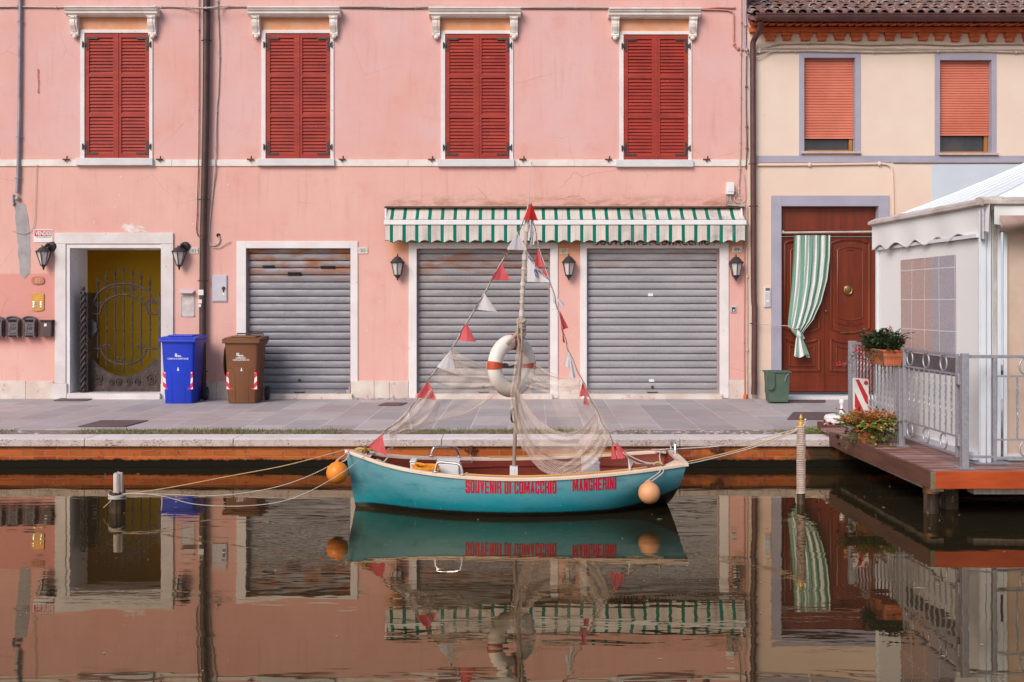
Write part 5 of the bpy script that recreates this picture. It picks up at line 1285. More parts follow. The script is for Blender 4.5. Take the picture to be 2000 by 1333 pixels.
def hw(t, z, off=0.):
    zk = tabs(t, KT); u = min(1, max(0, (zg(t)-z)/(zg(t)-zk))); p, q = tabs(t, PT_), tabs(t, QT)
    return max(0, bw(t)*(max(0, 1-u**p))**(1/q)-off)
def hull_pt(t, z, s, off=0.):
    x = bx(t, z); return (x, cyb(x)+s*hw(t, z, off), z)
b = MB()
def hf(u, v):
    t = u; zk = tabs(t, KT); s = 1 if v > .5 else -1; k = abs(v-.5)*2; k = 1-(1-k)**1.35 if False else k
    z = zk+(zg(t)-zk)*(k**1.6 if k > 0 else 0)
    return hull_pt(t, z, s)
b.grid(hf, 80, 48)
tr = [hf(1, i/48) for i in range(49)]; b.poly([(p[0], p[1], p[2]) for p in tr])
b.build('hull', M['hull'], boat, smooth=True, angle=60)
FZ = .095
def inf(u, v, off=.028):
    t = .015+u*.975; s = 1 if v > .5 else -1; k = abs(v-.5)*2
    z = FZ+(zg(t)-.004-FZ)*k; x = bx(t, z)-(.02 if u > .99 else 0)
    return (x, cyb(x)+s*hw(t, z, off), z)
b = MB(); b.grid(inf, 70, 24); b.poly([inf(1, i/24) for i in range(25)])
b.build('interior', M['hull_in'], boat, smooth=True, angle=50)
# planked side rails inside (subtle strakes)
b = MB()
for zz in (.17, .25):
    for s in (1, -1): b.tube([hull_pt(.08+.88*i/40, zz, s, .034) for i in range(41)], .008, 5)
b.build('stringer', M['hull_in'], boat, smooth=True)
# gunwale: broad cream rail
b = MB(); T = [i/70 for i in range(71)]
def rail(s):
    prof = [(.015,-.010),(.015,.009),(.009,.015),(-.028,.015),(-.031,.010),(-.031,-.012)]
    k0 = len(b.v); n = len(prof)
    for t in T:
        for (o, h) in prof:
            z = zg(t); x = bx(t, z)+(-.012 if t == 0 and o > 0 else 0); w_ = bw(t)+o
            if t < .02: w_ = max(w_, .002) if o > 0 else max(w_, 0)
            b.v.append(Vector((x, cyb(x)+s*max(0, w_), z+h)))
    for i in range(len(T)-1):
        for j in range(n): b.f.append((k0+i*n+j, k0+i*n+(j+1)%n, k0+(i+1)*n+(j+1)%n, k0+(i+1)*n+j)); b.mi.append(0)
rail(-1); rail(1)
x1t = bx(1, .395); b.box(x1t-.045, x1t+.014, cyb(x1t)-.42, cyb(x1t)+.42, .385, .4125)
# bow deck plate
n = 8
tt = [i*.075/n for i in range(n+1)]
b.poly([ (bx(t,zg(t)), cyb(bx(t,zg(t)))-bw(t)+.0, zg(t)+.0155) for t in tt]+[(bx(t,zg(t)), cyb(bx(t,zg(t)))+bw(t), zg(t)+.0155) for t in reversed(tt)])
for s in (-1, 1):
    xq = bx(.985,.4); b.prism([(xq, cyb(xq)+s*.39, .4125), (xq-.13, cyb(xq)+s*.43, .405), (xq-.03, cyb(xq)+s*.24, .41)], (0,0,-.02))
b.build('gunwale', M['gunwale'], boat, smooth=True, angle=30)
# lettering wrapped on the near side
def onhull(px0, px1, zt0, zt1, zb0, zb1):
    def f(u, v):
        px = px0+(px1-px0)*u; z = (zb0+(zb1-zb0)*u)*(1-v)+(zt0+(zt1-zt0)*u)*v
        x = (px-1000)/242.5
        for _ in range(3):
            t = (x-bx(0, z))/(bx(1, z)-bx(0, z)); y = cyb(x)-hw(t, z)
            x = (px-1000)/2000*y
        return (x, y-.004, z)
    return f
zfor = lambda py, D: CH-(py-590)/2000*D
Vw, Hh = .36, .155
TB, BB, MB_ = (.10,1-Hh,.90,1), (.10,0,.90,Hh), (.10,.44,.90,.44+Hh)
LV, RV = (0,.07,Vw,.93), (1-Vw,.07,1,.93)
GL_ = {'O': [TB,BB,LV,RV], 'U': [BB,(0,.07,Vw,1),(1-Vw,.07,1,1)], 'D': [(0,1-Hh,.88,1),(0,0,.88,Hh),(0,0,Vw,1),RV], 'C': [TB,BB,LV,(1-Vw,.07,1,.36),(1-Vw,.62,1,.93)],
  'S': [TB,BB,(.08,.42,.92,.42+Hh+.02),(0,.48,Vw,.93),(1-Vw,.66,1,.93),(1-Vw,.07,1,.50),(0,.07,Vw,.33)], 'E': [(0,0,Vw,1),(0,1-Hh,.95,1),(0,0,.95,Hh),(0,.43,.88,.43+Hh)],
  'I': [(0,0,1,1)], 'H': [(0,0,Vw,1),(1-Vw,0,1,1),(Vw,.43,1-Vw,.43+Hh)], 'R': [(0,0,Vw,1),(0,1-Hh,.90,1),(Vw,.40,.88,.40+Hh),(1-Vw,.54,1,.93),(1-Vw,0,1,.42)],
  'N': [(0,0,.32,1),(.68,0,1,1),[(.10,1),(.40,1),(.90,0),(.60,0)]], 'M': [(0,0,.24,1),(.76,0,1,1),[(.12,1),(.34,1),(.59,.08),(.41,.08)],[(.66,1),(.88,1),(.59,.08),(.41,.08)]],
  'V': [[(0,1),(.36,1),(.66,0),(.34,0)],[(.64,1),(1,1),(.66,0),(.34,0)]], 'A': [[(.32,1),(.68,1),(.34,0),(0,0)],[(.32,1),(.68,1),(1,0),(.66,0)],(.25,.18,.75,.32)],
  'G': [TB,BB,LV,(1-Vw,.07,1,.50),(1-Vw,.66,1,.93),(.55,.38,1,.50)]}
def heavy(body, a, c, *zz):
    f = onhull(a, c, *zz); b = MB(); wd = {'I': .42, 'M': 1.35, ' ': .42}; adv = [wd.get(ch, .95) for ch in body]; tot = sum(adv)+.17*(len(body)-1); x = 0
    for ch, w_ in zip(body, adv):
        for k, q in enumerate(GL_.get(ch, [])):
            pts = [(q[0],q[1]),(q[2],q[1]),(q[2],q[3]),(q[0],q[3])] if isinstance(q, tuple) else q[::-1]
            n_ = []
            for (u0, v0), (u1, v1) in zip(pts, pts[1:]+pts[:1]): n_ += [(u0, v0), ((u0+u1)/2, (v0+v1)/2)]
            b.poly([Vector(f((x+u*w_)/tot, v))+Vector((0, -.0003*k, 0)) for u, v in n_])
        x += w_+.17
    b.build('lettering', M['ink_red'], boat, recalc=False)
heavy('SOUVENIR DI COMACCHIO', 909, 1086.5, zfor(938.0,8.2), zfor(938.5,8.2), zfor(962.5,8.22), zfor(962,8.22))
heavy('MANGHERINI', 1118, 1203.5, zfor(935.0,8.2), zfor(933.0,8.22), zfor(959,8.22), zfor(956,8.24))
# grab handles
def grab(p0, p1, h, r=.011, nm='grab_handle'):
    p0, p1 = Vector(p0), Vector(p1); b = MB(); d = (p1-p0)
    b.tube(cr([p0, p0+d*.04+Vector((0,0,h*.55)), p0+d*.14+Vector((0,0,h)), p0+d*.5+Vector((0,0,h*1.04)), p0+d*.86+Vector((0,0,h)), p0+d*.96+Vector((0,0,h*.55)), p1], 6), r, 10)
    for p in (p0, p1): b.lathe(tuple(p), [(.026,-.002),(.026,.005),(.014,.010)], 14)
    b.build(nm, M['chrome'], boat, smooth=True)
def gp(t, s, dx=0): z = zg(t); x = bx(t, z); return Vector((x, cyb(x)+s*(bw(t)-.010), z+.017))
grab(gp(.272,-1), gp(.352,-1), .085); grab(gp(.238,1), gp(.325,1), .080)
xs_ = x1t-.012; grab((xs_, cyb(xs_)+.10, .413), (xs_, cyb(xs_)+.34, .413), .085)
# cleats and hooks at bow
b = MB()
for t, s in ((.115,-1),(.075,1),(.10,1)):
    p = gp(t, s); b.tube(cr([p+Vector((-.05,0,.025)), p+Vector((-.02,0,.012)), p, p+Vector((.02,0,.012)), p+Vector((.045,0,.04)), p+Vector((.06,0,.042))], 4), .007, 6)
    b.build('cleat', M['chrome'], boat, smooth=True); b = MB()
p = Vector((bx(.05,.44)+.02, cyb(-1.3)-.02, .452))
b.lathe(tuple(p), [(.030,0),(.034,.01),(.030,.05),(.032,.062),(.012,.066)], 14); b.build('bow_fitting', M['brass'], boat, smooth=True)
# mast
mp = [P(1003.5, 925, 8.74), P(1006, 850, 8.74), P(1010, 770, 8.74)]
b = MB(); b.tube(cr(mp, 4), .0175, 10); m_ = b.build('mast', M['mast'], boat, smooth=True)
up = [P(1010.5, 790, 8.735), P(1015, 700, 8.73), P(1018, 640, 8.73), P(1021, 560, 8.73), P(1026, 480, 8.73), P(1030, 430, 8.73), P(1033, 398, 8.73)]
b = MB(); q = cr(up, 5); b.tube(q, [.021-.006*i/len(q) for i in range(len(q))], 10); b.build('upper_pole', mat('pale_bamboo', (.56,.45,.38), (.44,.34,.28), 5, .8, .3, 40, stretch=(4,4,.5)), m_, smooth=True)
b = MB()
for py, h in ((503,5),(555,4),(570,4),(612,6),(742,7),(435,18),(590,2),(525,2)):
    a, c = None, None
    def at(py):
        for p0, p1 in zip(q, q[1:]):
            y0_, y1_ = 590+(CH-p0.z)*2000/8.73, 590+(CH-p1.z)*2000/8.73
            if y1_ <= py <= y0_: return p0.lerp(p1, (y0_-py)/(y0_-y1_))
        return q[-1]
    b = MB(); b.tube([at(py+h), at(py), at(py-h)], [.0225]*3, 10); b.build('tape_wrap', M['tape'], m_, smooth=True)
b = MB(); c = P(1003.5, 920, 8.74); b.box(c.x-.034, c.x+.034, 8.70, 8.78, .10, P(0,911,8.74).z); b.ball((c.x, 8.699, c.z+.01), .007, 8, 5); b.build('mast_step', M['plastic_white'], boat, bevel=.004)
b = MB(); q2 = [P(1005,799,8.70), P(1001,800,8.70), P(999.5,804,8.70), P(999,820,8.70), P(1001,824,8.70), P(1006,825,8.70)]; b.tube(q2, .010, 8); b.build('black_pull_handle', M['rubber'], boat, smooth=True)
# loose things in the boat
def whitebox(px0, px1, pyt, D, D2, zb, label, tilt=0):
    b = MB(); zt = P(0, pyt, D).z; xa, xb = P(px0,0,D).x, P(px1,0,D).x
    b.prism([(xa, D, zb), (xb, D, zb), (xb+tilt, D, zt), (xa+tilt*.3, D, zt)], (0, D2-D, 0))
    b.box(xa+tilt*.3-.006, xb+tilt+.006, D-.006, D2+.006, zt+.0005, zt+.014)
    tag(b.build('foam_box', M['plastic_white'], bevel=.008), label, 'box', 'white boxes lying in the boat')
whitebox(853, 896, 906, 8.72, 8.95, FZ, 'white foam box behind the near grab handle in the boat')
whitebox(801, 811, 904, 8.62, 8.80, FZ, 'narrow white foam box left of the yellow bundle in the bow')
whitebox(1143, 1178, 907, 8.62, 8.98, FZ, 'white foam box with slanted side near the boat stern', tilt=-.03)
b = MB(); rr = random.Random(31); c = P(829, 916, 8.60)
for k in range(9):
    a0 = rr.uniform(0, 6); q = [(c.x+.10*math.cos(i*.5+a0)*rr.uniform(.8,1.1)+.03*math.sin(i*.2), 8.60+.06*math.sin(i*.5+a0), c.z-.045+k*.009+.012*math.sin(i*.8+a0)-.02*math.cos(i*.5+a0)) for i in range(13)]
    b.tube(cr(q, 3), .011, 6)
b.tube(cr([(c.x, 8.6, c.z-.07), (c.x+.02, 8.62, .13), (c.x+.03,8.63,FZ+.01)], 3), .012, 6)
b.ball((c.x, 8.62, (c.z-.045+FZ)/2), .10, 12, 8, (1,.7,1.0))
tag(b.build('yellow_rope_bundle', mat('yellow_orange_rope', (.80,.34,.02), (.7,.24,.015), 12, .8), smooth=True), 'orange yellow rope bundle lying in the bow of the boat', 'rope bundle')
for (a, c_, s, lab) in ((.325+.02, .885, -1, 'yellow wooden pole lying along the near gunwale'), (.42, .86, 1, 'yellow wooden pole lying along the far gunwale')):
    b = MB(); b.tube([gp(a+(c_-a)*i/20, s)+Vector((0, -s*.018, .006)) for i in range(21)], .0075, 6)
    tag(b.build('wooden_pole', mat('yellow_varnished_wood', (.62,.36,.11), (.54,.30,.09), 5, .5), smooth=True), lab, 'pole')
# buoys
def buoy(px, py, D, r, m, label, ropes, grp):
    c = P(px, py, D); t = thing('round_buoy', label, 'buoy', (c.x, c.y, c.z-r), grp)
    b = MB(); b.ball(c, r, 28, 20); b.build('float', m, t, smooth=True)
    b = MB(); b.lathe((c.x, c.y, 0), [(.016, c.z+r*.93), (.018, c.z+r*1.05), (.010, c.z+r*1.12)], 10); b.build('eye', m, t, smooth=True)
    for q in ropes: b = MB(); b.tube(cr(q, 5), .0055, 6); b.build('buoy_rope', M['rope_white'], t, smooth=True)
cb = P(659, 923.5, 8.50)
buoy(659, 923.5, 8.50, .0915, M['buoy_o'], 'bright orange ball buoy hanging off the boat bow', [[gp(.01,-1), cb+Vector((.05,.02,.14)), cb+Vector((-.01,0,.10))], [gp(.012,-1), cb+Vector((.075,.02,.11)), cb+Vector((.035,0,.088))]], 'ball buoys hung on the boat')
cb2 = P(1268, 963, 8.20)
tp = gp(.925,-1)
buoy(1268, 963, 8.20, .088, M['buoy_f'], 'faded peach ball buoy hanging by the boat stern', [[tp, tp+Vector((-.02,-.05,-.04)), cb2+Vector((-.035,0,.083))], [tp, tp+Vector((.01,-.05,-.04)), cb2+Vector((.015,0,.088))]], 'ball buoys hung on the boat')
# ---------------------------------------------------------------- lifebuoy
lb = thing('lifebuoy', 'off-white lifebuoy ring with orange bands hanging on the mast', 'lifebuoy', tuple(P(1001, 776, 8.80)))
lc = P(1000, 715, 8.80); yaw = R(45)
def LR(a, Rm, rt, b_, tilt=.03):
    x = (Rm+rt*math.cos(b_))*math.cos(a); z = (Rm+rt*math.cos(b_))*math.sin(a); y = rt*math.sin(b_)*.9
    v = Vector((x, y, z)); v = Matrix.Rotation(tilt, 3, 'Y') @ v; v = Matrix.Rotation(yaw, 3, 'Z') @ v; return lc+v
RM, RT = .205, .066
b = MB(); b.grid(lambda u, v: LR(2*math.pi*u, RM, RT, 2*math.pi*v), 64, 24); b.build('ring', M['ring'], lb, smooth=True, angle=180)
for a0 in (math.pi*.99, 0.0, math.pi*.5):
    b = MB(); b.grid(lambda u, v: LR(a0+(u-.5)*.26, RM, RT+.0035, 2*math.pi*v), 6, 24); b.build('orange_band', M['ring_band'], lb, smooth=True, angle=180)
b = MB(); b.tube(cr([LR(math.pi, RM-RT, 0, 0), lc+Vector((-.03,-.02,-.01)), lc+Vector((.03,.05,.0)), lc+Vector((.06,.1,-.015)), LR(0, RM-RT, 0, 0)], 5), .010, 6); b.ball(lc+Vector((-.06,-.05,.01)), .022, 8, 6, (1.5,1,.8)); b.build('black_strap', M['cable_dark'], lb, smooth=True)
b = MB(); b.tube([LR(a, RM, RT+.008, math.pi*.25+.1*math.sin(a*2)) for a in [math.pi*.95+i*.09 for i in range(14)]], .0035, 5); b.build('grab_line', M['rope_white'], lb, smooth=True)
# ---------------------------------------------------------------- bunting
topP = P(1033, 400, 8.70)
Lc = [topP, P(1008,468,8.70), P(979,513,8.69), P(946,573,8.69), P(911,631,8.68), P(881,683,8.68), P(836,744,8.67), P(798,803,8.66), P(746,848,8.65), P(712,884,8.64), gp(.055,-1)+Vector((.02,.06,.0))]
Rc = [P(1037,404,8.72), P(1045,450,8.68), P(1056,495,8.64), P(1072,542,8.58), P(1086,590,8.52), P(1099,645,8.48), P(1112,688,8.44), P(1137,742,8.40), P(1165,802,8.36), P(1192,852,8.32), P(1210,878,8.29), P(1243,905,8.26), tp+Vector((-.05,.01,.02))]
def bunting(label, cord, flags):
    t = thing('bunting', label, 'bunting', tuple(cord[-1]), 'two strings of pennants on the mast')
    q = cr(cord, 8); rr = random.Random(len(flags))
    b = MB(); b.tube(q, .0055, 6); b.build('cord', M['twine'], t, smooth=True)
    b = MB(); b.tube([p+Vector((.006*math.sin(i*.9), -.006, .006*math.cos(i*.9)-.004)) for i, p in enumerate(q)], .003, 5); b.build('thin_dark_cord', M['cable_dark'], t, smooth=True)
    for i in range(6, len(q)-4, 7):
        b = MB(); p = q[i]; b.tube([p, p+Vector((rr.uniform(-.05,.03), -.01, rr.uniform(-.012,.012)))], .0022, 4); b.build('loose_tie', M['twine'], t)
    for k, (pts, D, m, amp, n_) in enumerate(flags):
        a, c, d = [P(x, y, D) for x, y in pts[:3]]; b = MB()
        nn = (c-a).cross(d-a).normalized()
        def f(u, v, a=a, c=c, d=d, amp=amp, k=k, n_=n_):
            p = a+(c-a)*u*(1-v)+(d-a)*u*v; s_ = v-.5
            return p+nn*(amp*u*math.sin(v*n_+k*1.3)+.12*amp*u*math.sin(v*19+k))
        b.grid(f, 10, 18); o = b.build('pennant', M[m], t, smooth=True, recalc=False, angle=180)
        o['label'] = {'flag_red':'faded red pennant','flag_white':'white pennant','flag_bright':'bright red pennant'}[m]
    return t
LF = [(((1038,396),(1022,429),(1051,431)), 8.68, 'flag_bright', .02, 5), (((1010,452),(990,488),(1030,489)), 8.69, 'flag_white', .02, 4), (((979,513),(959,547),(996,548)), 8.68, 'flag_red', .02, 4),
      (((946,573),(926,605),(971,609)), 8.68, 'flag_white', .02, 6), (((911,631),(891,665),(930,668)), 8.67, 'flag_red', .02, 5), (((881,683),(853,717),(891,731)), 8.67, 'flag_white', .015, 4),
      (((836,744),(812,776),(853,783)), 8.66, 'flag_red', .02, 5), (((798,803),(772,836),(806,839)), 8.65, 'flag_white', .02, 4), (((746,848),(716,874),(756,891)), 8.62, 'flag_red', .015, 3)]
RF = [(((1038,420),(1031,470),(1048,452)), 8.70, 'flag_white', .03, 9), (((1044,440),(1034,482),(1043,478)), 8.69, 'flag_white', .03, 7), (((1050,484),(1044,522),(1062,522)), 8.64, 'flag_red', .03, 6), (((1058,515),(1061,535),(1073,545)), 8.60, 'flag_red', .02, 5),
      (((1078,560),(1081,592),(1088,598)), 8.54, 'flag_white', .02, 6), (((1084,577),(1096,601),(1103,595)), 8.52, 'flag_white', .02, 4), (((1092,605),(1099,645),(1110,640)), 8.49, 'flag_red', .03, 8), (((1098,640),(1099,668),(1109,673)), 8.47, 'flag_red', .02, 6),
      (((1112,683),(1101,713),(1112,720)), 8.44, 'flag_white', .02, 5), (((1112,685),(1113,739),(1126,738)), 8.43, 'flag_white', .02, 6), (((1138,744),(1131,774),(1152,775)), 8.40, 'flag_red', .03, 9), (((1142,765),(1139,790),(1152,793)), 8.39, 'flag_red', .02, 6),
      (((1168,812),(1163,838),(1182,840)), 8.35, 'flag_white', .02, 4), (((1195,860),(1194,899),(1206,895)), 8.30, 'flag_red', .02, 5), (((1203,862),(1206,897),(1228,893)), 8.28, 'flag_red', .02, 5), (((1226,892),(1228,920),(1239,903)), 8.28, 'flag_white', .02, 5)]
bunting('string of red and white pennants from mast top down to the bow', Lc, LF)
bunting('string of crumpled red and white pennants from mast top down to the stern', Rc, RF)
wf = thing('lettered_flag', 'white flag with blue lettering and crest blown against the mast', 'flag', tuple(P(1050, 552, 8.70)))
A, B_, C_, D_ = P(1029,490,8.71), P(1029,551,8.72), P(1074,552,8.60), P(1040,500,8.68)
def ff(u, v): 
    top = A.lerp(P(1046,519,8.66), min(1,u*1.6)) if u < .62 else P(1046,519,8.66).lerp(P(1075,549,8.6), (u-.62)/.38)
    bot = B_.lerp(C_, u); p = top.lerp(bot, v); return p+Vector((0, .025*math.sin(u*9+v*2), 0))
b = MB(); b.grid(ff, 20, 14); b.build('flag_cloth', M['flag_white'], wf, smooth=True, recalc=False, angle=180)
b = MB(); 
text_mb('GIANMARCO', lambda u, v: Vector(ff(.05+.42*u, .17-.14*v))+Vector((0,-.008,0)), bold=.02, mb=b, sub=True)
text_mb('COMACCHIO', lambda u, v: Vector(ff(.58+.38*u, .34-.26*v))+Vector((0,-.008,0)), bold=.02, mb=b, sub=True)
b.tube([Vector(ff(.5+.09*math.cos(a), .55+.22*math.sin(a)))+Vector((0,-.008,0)) for a in [i*.42 for i in range(15)]], .0025, 4, closed=True)
b.tube([Vector(ff(.5+.05*math.cos(a*2.3), .55+.14*math.sin(a)))+Vector((0,-.008,0)) for a in [i*.42 for i in range(15)]], .002, 4, closed=True)
b.build('lettering', M['ink_blue'], wf, recalc=False)
cable('thin white line from the mast top up to the pink wall string course', [topP, topP.lerp(P(1038,317,YF-.02), .5)+Vector((.0,0,-.03)), P(1038,317,YF-.02)], .0035, M['rope_white'], name='stay_line', cat='line')
# ---------------------------------------------------------------- fishing net
NB = MB(); NB.uvs = {}
def loft(ca, cb, nu=48, nv=14, amp=.02, fr=9, seed=0, scale=None):
    A, B = cr(ca, 10), cr(cb, 10)
    def samp(Q, t): f = t*(len(Q)-1); i = min(len(Q)-2, int(f)); return Q[i].lerp(Q[i+1], f-i)
    LA = sum((q-p).length for p, q in zip(A, A[1:])); LW = (samp(A,.5)-samp(B,.5)).length
    f = lambda u, v: samp(A,u).lerp(samp(B,u), v)+Vector((0, amp*math.sin(v*fr+seed+u*3)+amp*.5*math.sin(v*fr*2.3+u*5+seed), 0))
    NB.grid(f, nu, nv, lambda u, v: (u*LA+seed, v*max(LW,.05)*1.0))
def PP(*a): return [P(*q) for q in a]
# knot and the hanging central drape
loft(PP((1012,655,8.70),(1006,700,8.70),(1000,745,8.68),(996,775,8.66),(1003,830,8.62),(1020,880,8.56)), PP((1024,655,8.70),(1024,700,8.70),(1020,745,8.68),(1016,775,8.66),(1030,830,8.62),(1050,890,8.56)), 40, 16, .035, 16, 1)
# main sheet to the right
TOPL = [(1008,752,8.66),(1030,790,8.62),(1060,826,8.58),(1100,845,8.52),(1135,838,8.46),(1166,804,8.38)]
BOT = [(1004,775,8.64),(1018,850,8.60),(1036,895,8.56),(1068,924,8.52),(1120,930,8.48),(1165,905,8.42),(1193,855,8.34)]
loft(PP(*TOPL), PP(*BOT), 60, 30, .03, 14, 2)
# folded edge bands
loft(PP(*TOPL), PP(*[(x-2, y+8, d+.01) for x, y, d in TOPL]), 60, 8, .02, 12, 3)
loft(PP(*TOPL), PP(*[(x-5, y+5, d+.02) for x, y, d in TOPL]), 60, 6, .02, 12, 5)
MID = [(1000,765,8.66),(1016,812,8.62),(1036,858,8.58),(1066,890,8.54),(1105,903,8.50),(1150,895,8.44),(1180,850,8.38)]
loft(PP(*MID), PP(*[(x-3, y+7, d+.01) for x, y, d in MID]), 60, 8, .02, 12, 7)
loft(PP(*BOT), PP(*[(x, y-6, d+.01) for x, y, d in BOT]), 60, 6, .01, 12, 9)
loft(PP((996,765,8.64),(1008,840,8.60),(1024,880,8.58),(1040,905,8.56)), PP((1014,765,8.64),(1030,840,8.60),(1050,890,8.58),(1075,918,8.56)), 40, 12, .03, 16, 11)
loft(PP((1163,800,8.38),(1150,850,8.42),(1120,895,8.46),(1090,915,8.5)), PP((1192,855,8.34),(1180,885,8.38),(1150,910,8.44),(1110,925,8.48)), 40, 12, .02, 14, 13)
# along the stern string
loft(PP((1140,745,8.40),(1162,798,8.37),(1190,850,8.32),(1204,875,8.3)), PP((1150,756,8.40),(1172,805,8.36),(1196,850,8.32),(1212,876,8.3)), 40, 8, .02, 14, 15)
# upper right wing
loft(PP((1043,712,8.60),(1070,730,8.55),(1105,741,8.48),(1137,742,8.41)), PP((1020,752,8.66),(1050,762,8.6),(1090,772,8.5),(1130,768,8.42)), 40, 14, .02, 10, 17)
loft(PP((1043,712,8.60),(1065,733,8.55),(1100,740,8.48),(1137,741,8.41)), PP((1043,708,8.60),(1070,724,8.55),(1105,737,8.48),(1137,745,8.41)), 40, 6, .015, 10, 19)
loft(PP((1042,730,8.6),(1060,748,8.58),(1080,755,8.54)), PP((1036,738,8.6),(1056,755,8.58),(1080,758,8.54)), 20, 5, .01, 10, 20)
# left wings
loft(PP((881,682,8.68),(905,697,8.68),(935,712,8.68),(962,722,8.66)), PP((845,745,8.67),(880,760,8.68),(925,764,8.68),(968,762,8.66)), 40, 20, .025, 16, 21)
SAG = [(974,768,8.66),(950,788,8.66),(915,808,8.67),(880,819,8.67),(840,826,8.67),(795,827,8.66)]
loft(PP(*SAG), PP(*[(x-6, y-8+(i*1.4), d) for i, (x, y, d) in enumerate(SAG)]), 50, 8, .02, 12, 23)
loft(PP(*SAG), PP(*[(x-3, y-5+(i*.6), d+.02) for i, (x, y, d) in enumerate(SAG)]), 50, 5, .015, 12, 24)
loft(PP((836,746,8.67),(800,798,8.66),(770,828,8.65),(756,846,8.65)), PP((860,790,8.67),(845,828,8.67),(812,842,8.66),(768,850,8.65)), 40, 16, .03, 14, 25)
loft(PP((800,795,8.66),(775,822,8.65),(752,846,8.65)), PP((808,812,8.66),(790,842,8.66),(766,852,8.65)), 30, 12, .03, 16, 27)
loft(PP((764,840,8.64),(762,860,8.63),(764,882,8.62)), PP((776,838,8.64),(774,860,8.63),(768,880,8.62)), 16, 10, .03, 20, 29)
NB.cur = 1
loft(PP((881,684,8.68),(836,746,8.67),(798,803,8.66),(760,845,8.65)), PP((966,764,8.66),(930,798,8.67),(870,820,8.67),(790,832,8.66)), 50, 24, .03, 10, 31)
loft(PP((1137,742,8.40),(1165,802,8.36),(1198,862,8.32)), PP((1070,770,8.50),(1100,842,8.48),(1130,890,8.46)), 30, 20, .03, 10, 33)
loft(PP((1012,690,8.68),(1004,740,8.66),(1000,775,8.64)), PP((1036,700,8.68),(1038,740,8.66),(1040,775,8.64)), 20, 12, .02, 10, 35)
tag(NB.build('fishing_net', [M['net'], M['net_fine']], recalc=False, smooth=True, angle=180), 'fine beige fishing net draped from the mast over both bunting lines', 'fishing net')
# heavy twine gathered edges and the knot round the mast
kn = MB(); rr = random.Random(77)
for k in range(12):
    z0_ = 625+k*3.4; c = P(1018-.04*k, z0_, 8.715); rad = .028+.007*math.sin(k*1.7)
    kn.tube([c+Vector((rad*math.cos(a), rad*math.sin(a), .012*math.sin(a+k*.8))) for a in [i*math.pi/6 for i in range(12)]], .013, 6, closed=True)
for s in (-1, 1):
    kn.tube(cr(PP((1016+s*3,622,8.69),(1015+s*4,650,8.67),(1017+s*3,672,8.68),(1018+s*2,684,8.69)), 5), [.010]*16, 6)
kn.tube(cr(PP((1012,648,8.69),(1002,660,8.68),(990,672,8.66)), 5), .014, 6)
tag(kn.build('gathered_net_knot', mat('gathered_net', (.48,.38,.32), (.36,.27,.22), 30, .95, .4, 80), smooth=True), 'thick knot of gathered net wrapped round the mast above the lifebuoy', 'net knot')
for i, (lab, pts) in enumerate((('thin twine arc from the bow string to the lifebuoy, upper', [(884,684,8.68),(920,704,8.68),(962,722,8.66)]), ('thin twine arc from the bow string to the lifebuoy, middle', [(884,686,8.68),(905,715,8.68),(930,735,8.68),(962,742,8.66)]), ('thin twine arc from the bow string to the lifebuoy, lower', [(884,688,8.68),(900,722,8.68),(925,748,8.68),(965,756,8.66)]))):
    cable(lab, PP(*pts), .0025, M['twine'], name='net_twine', cat='twine', group='thin net twines left of the lifebuoy')
# ---------------------------------------------------------------- mooring posts and ropes
D = 8.78; pr = thing('mooring_post', 'rope-wound mooring post with gilded finial right of the boat', 'mooring post', tuple(P(1564, 984, D)))
a, t_ = P(1564.5, 984, D), P(1564, 832, D)
b = MB(); b.lathe((a.x, a.y, 0), [(.034,-1.0),(.034,.075),(.032,.08)], 16); b.build('wet_base', M['post_wet'], pr, smooth=True)
b = MB(); b.lathe((a.x, a.y, 0), [(.028,.06),(.028,t_.z)], 16); b.build('shaft', M['rust'], pr, smooth=True)
b = MB(); n = 38; q = []
for i in range(n*14): 
    z = .085+(t_.z-.085)*i/(n*14); an = i/14*2*math.pi; rr2 = .033+(.003 if (i//14) % 9 == 0 else 0)
    q.append((a.x+rr2*math.cos(an), a.y+rr2*math.sin(an), z))
b.tube(q, .0068, 5); b.build('rope_winding', mat('winding_rope', (.66,.52,.44), (.50,.38,.31), 14, .9), pr, smooth=True)
b = MB(); b.lathe((a.x, a.y, 0), [(.033, t_.z-.005), (.035, t_.z+.01), (.033, t_.z+.035), (.020, t_.z+.045), (.010, t_.z+.05), (.016, t_.z+.062), (.017, t_.z+.07), (.010, t_.z+.082), (.002, t_.z+.10)], 16); b.build('finial', mat('gilded_finial', (.75,.48,.18), (.62,.38,.13), 20, .4, metal=.5), pr, smooth=True)
b = MB(); b.tube([P(1568,833,D-.03), P(1572,829,D-.035), P(1573,822,D-.035)], .006, 6); b.ball(P(1573,820,D-.035), .010, 8, 6); b.build('hook', M['chrome'], pr, smooth=True)
D = 8.42; pl = thing('mooring_post', 'short weathered white post with a dark second stump lashed beside it, left', 'mooring post', tuple(P(230, 1001, D)))
a, t_ = P(231, 1001, D), P(231, 924, D)
b = MB(); n = 20; rr = random.Random(2); rad = [rr.uniform(-.003,.003) for _ in range(n)]
k0 = 0
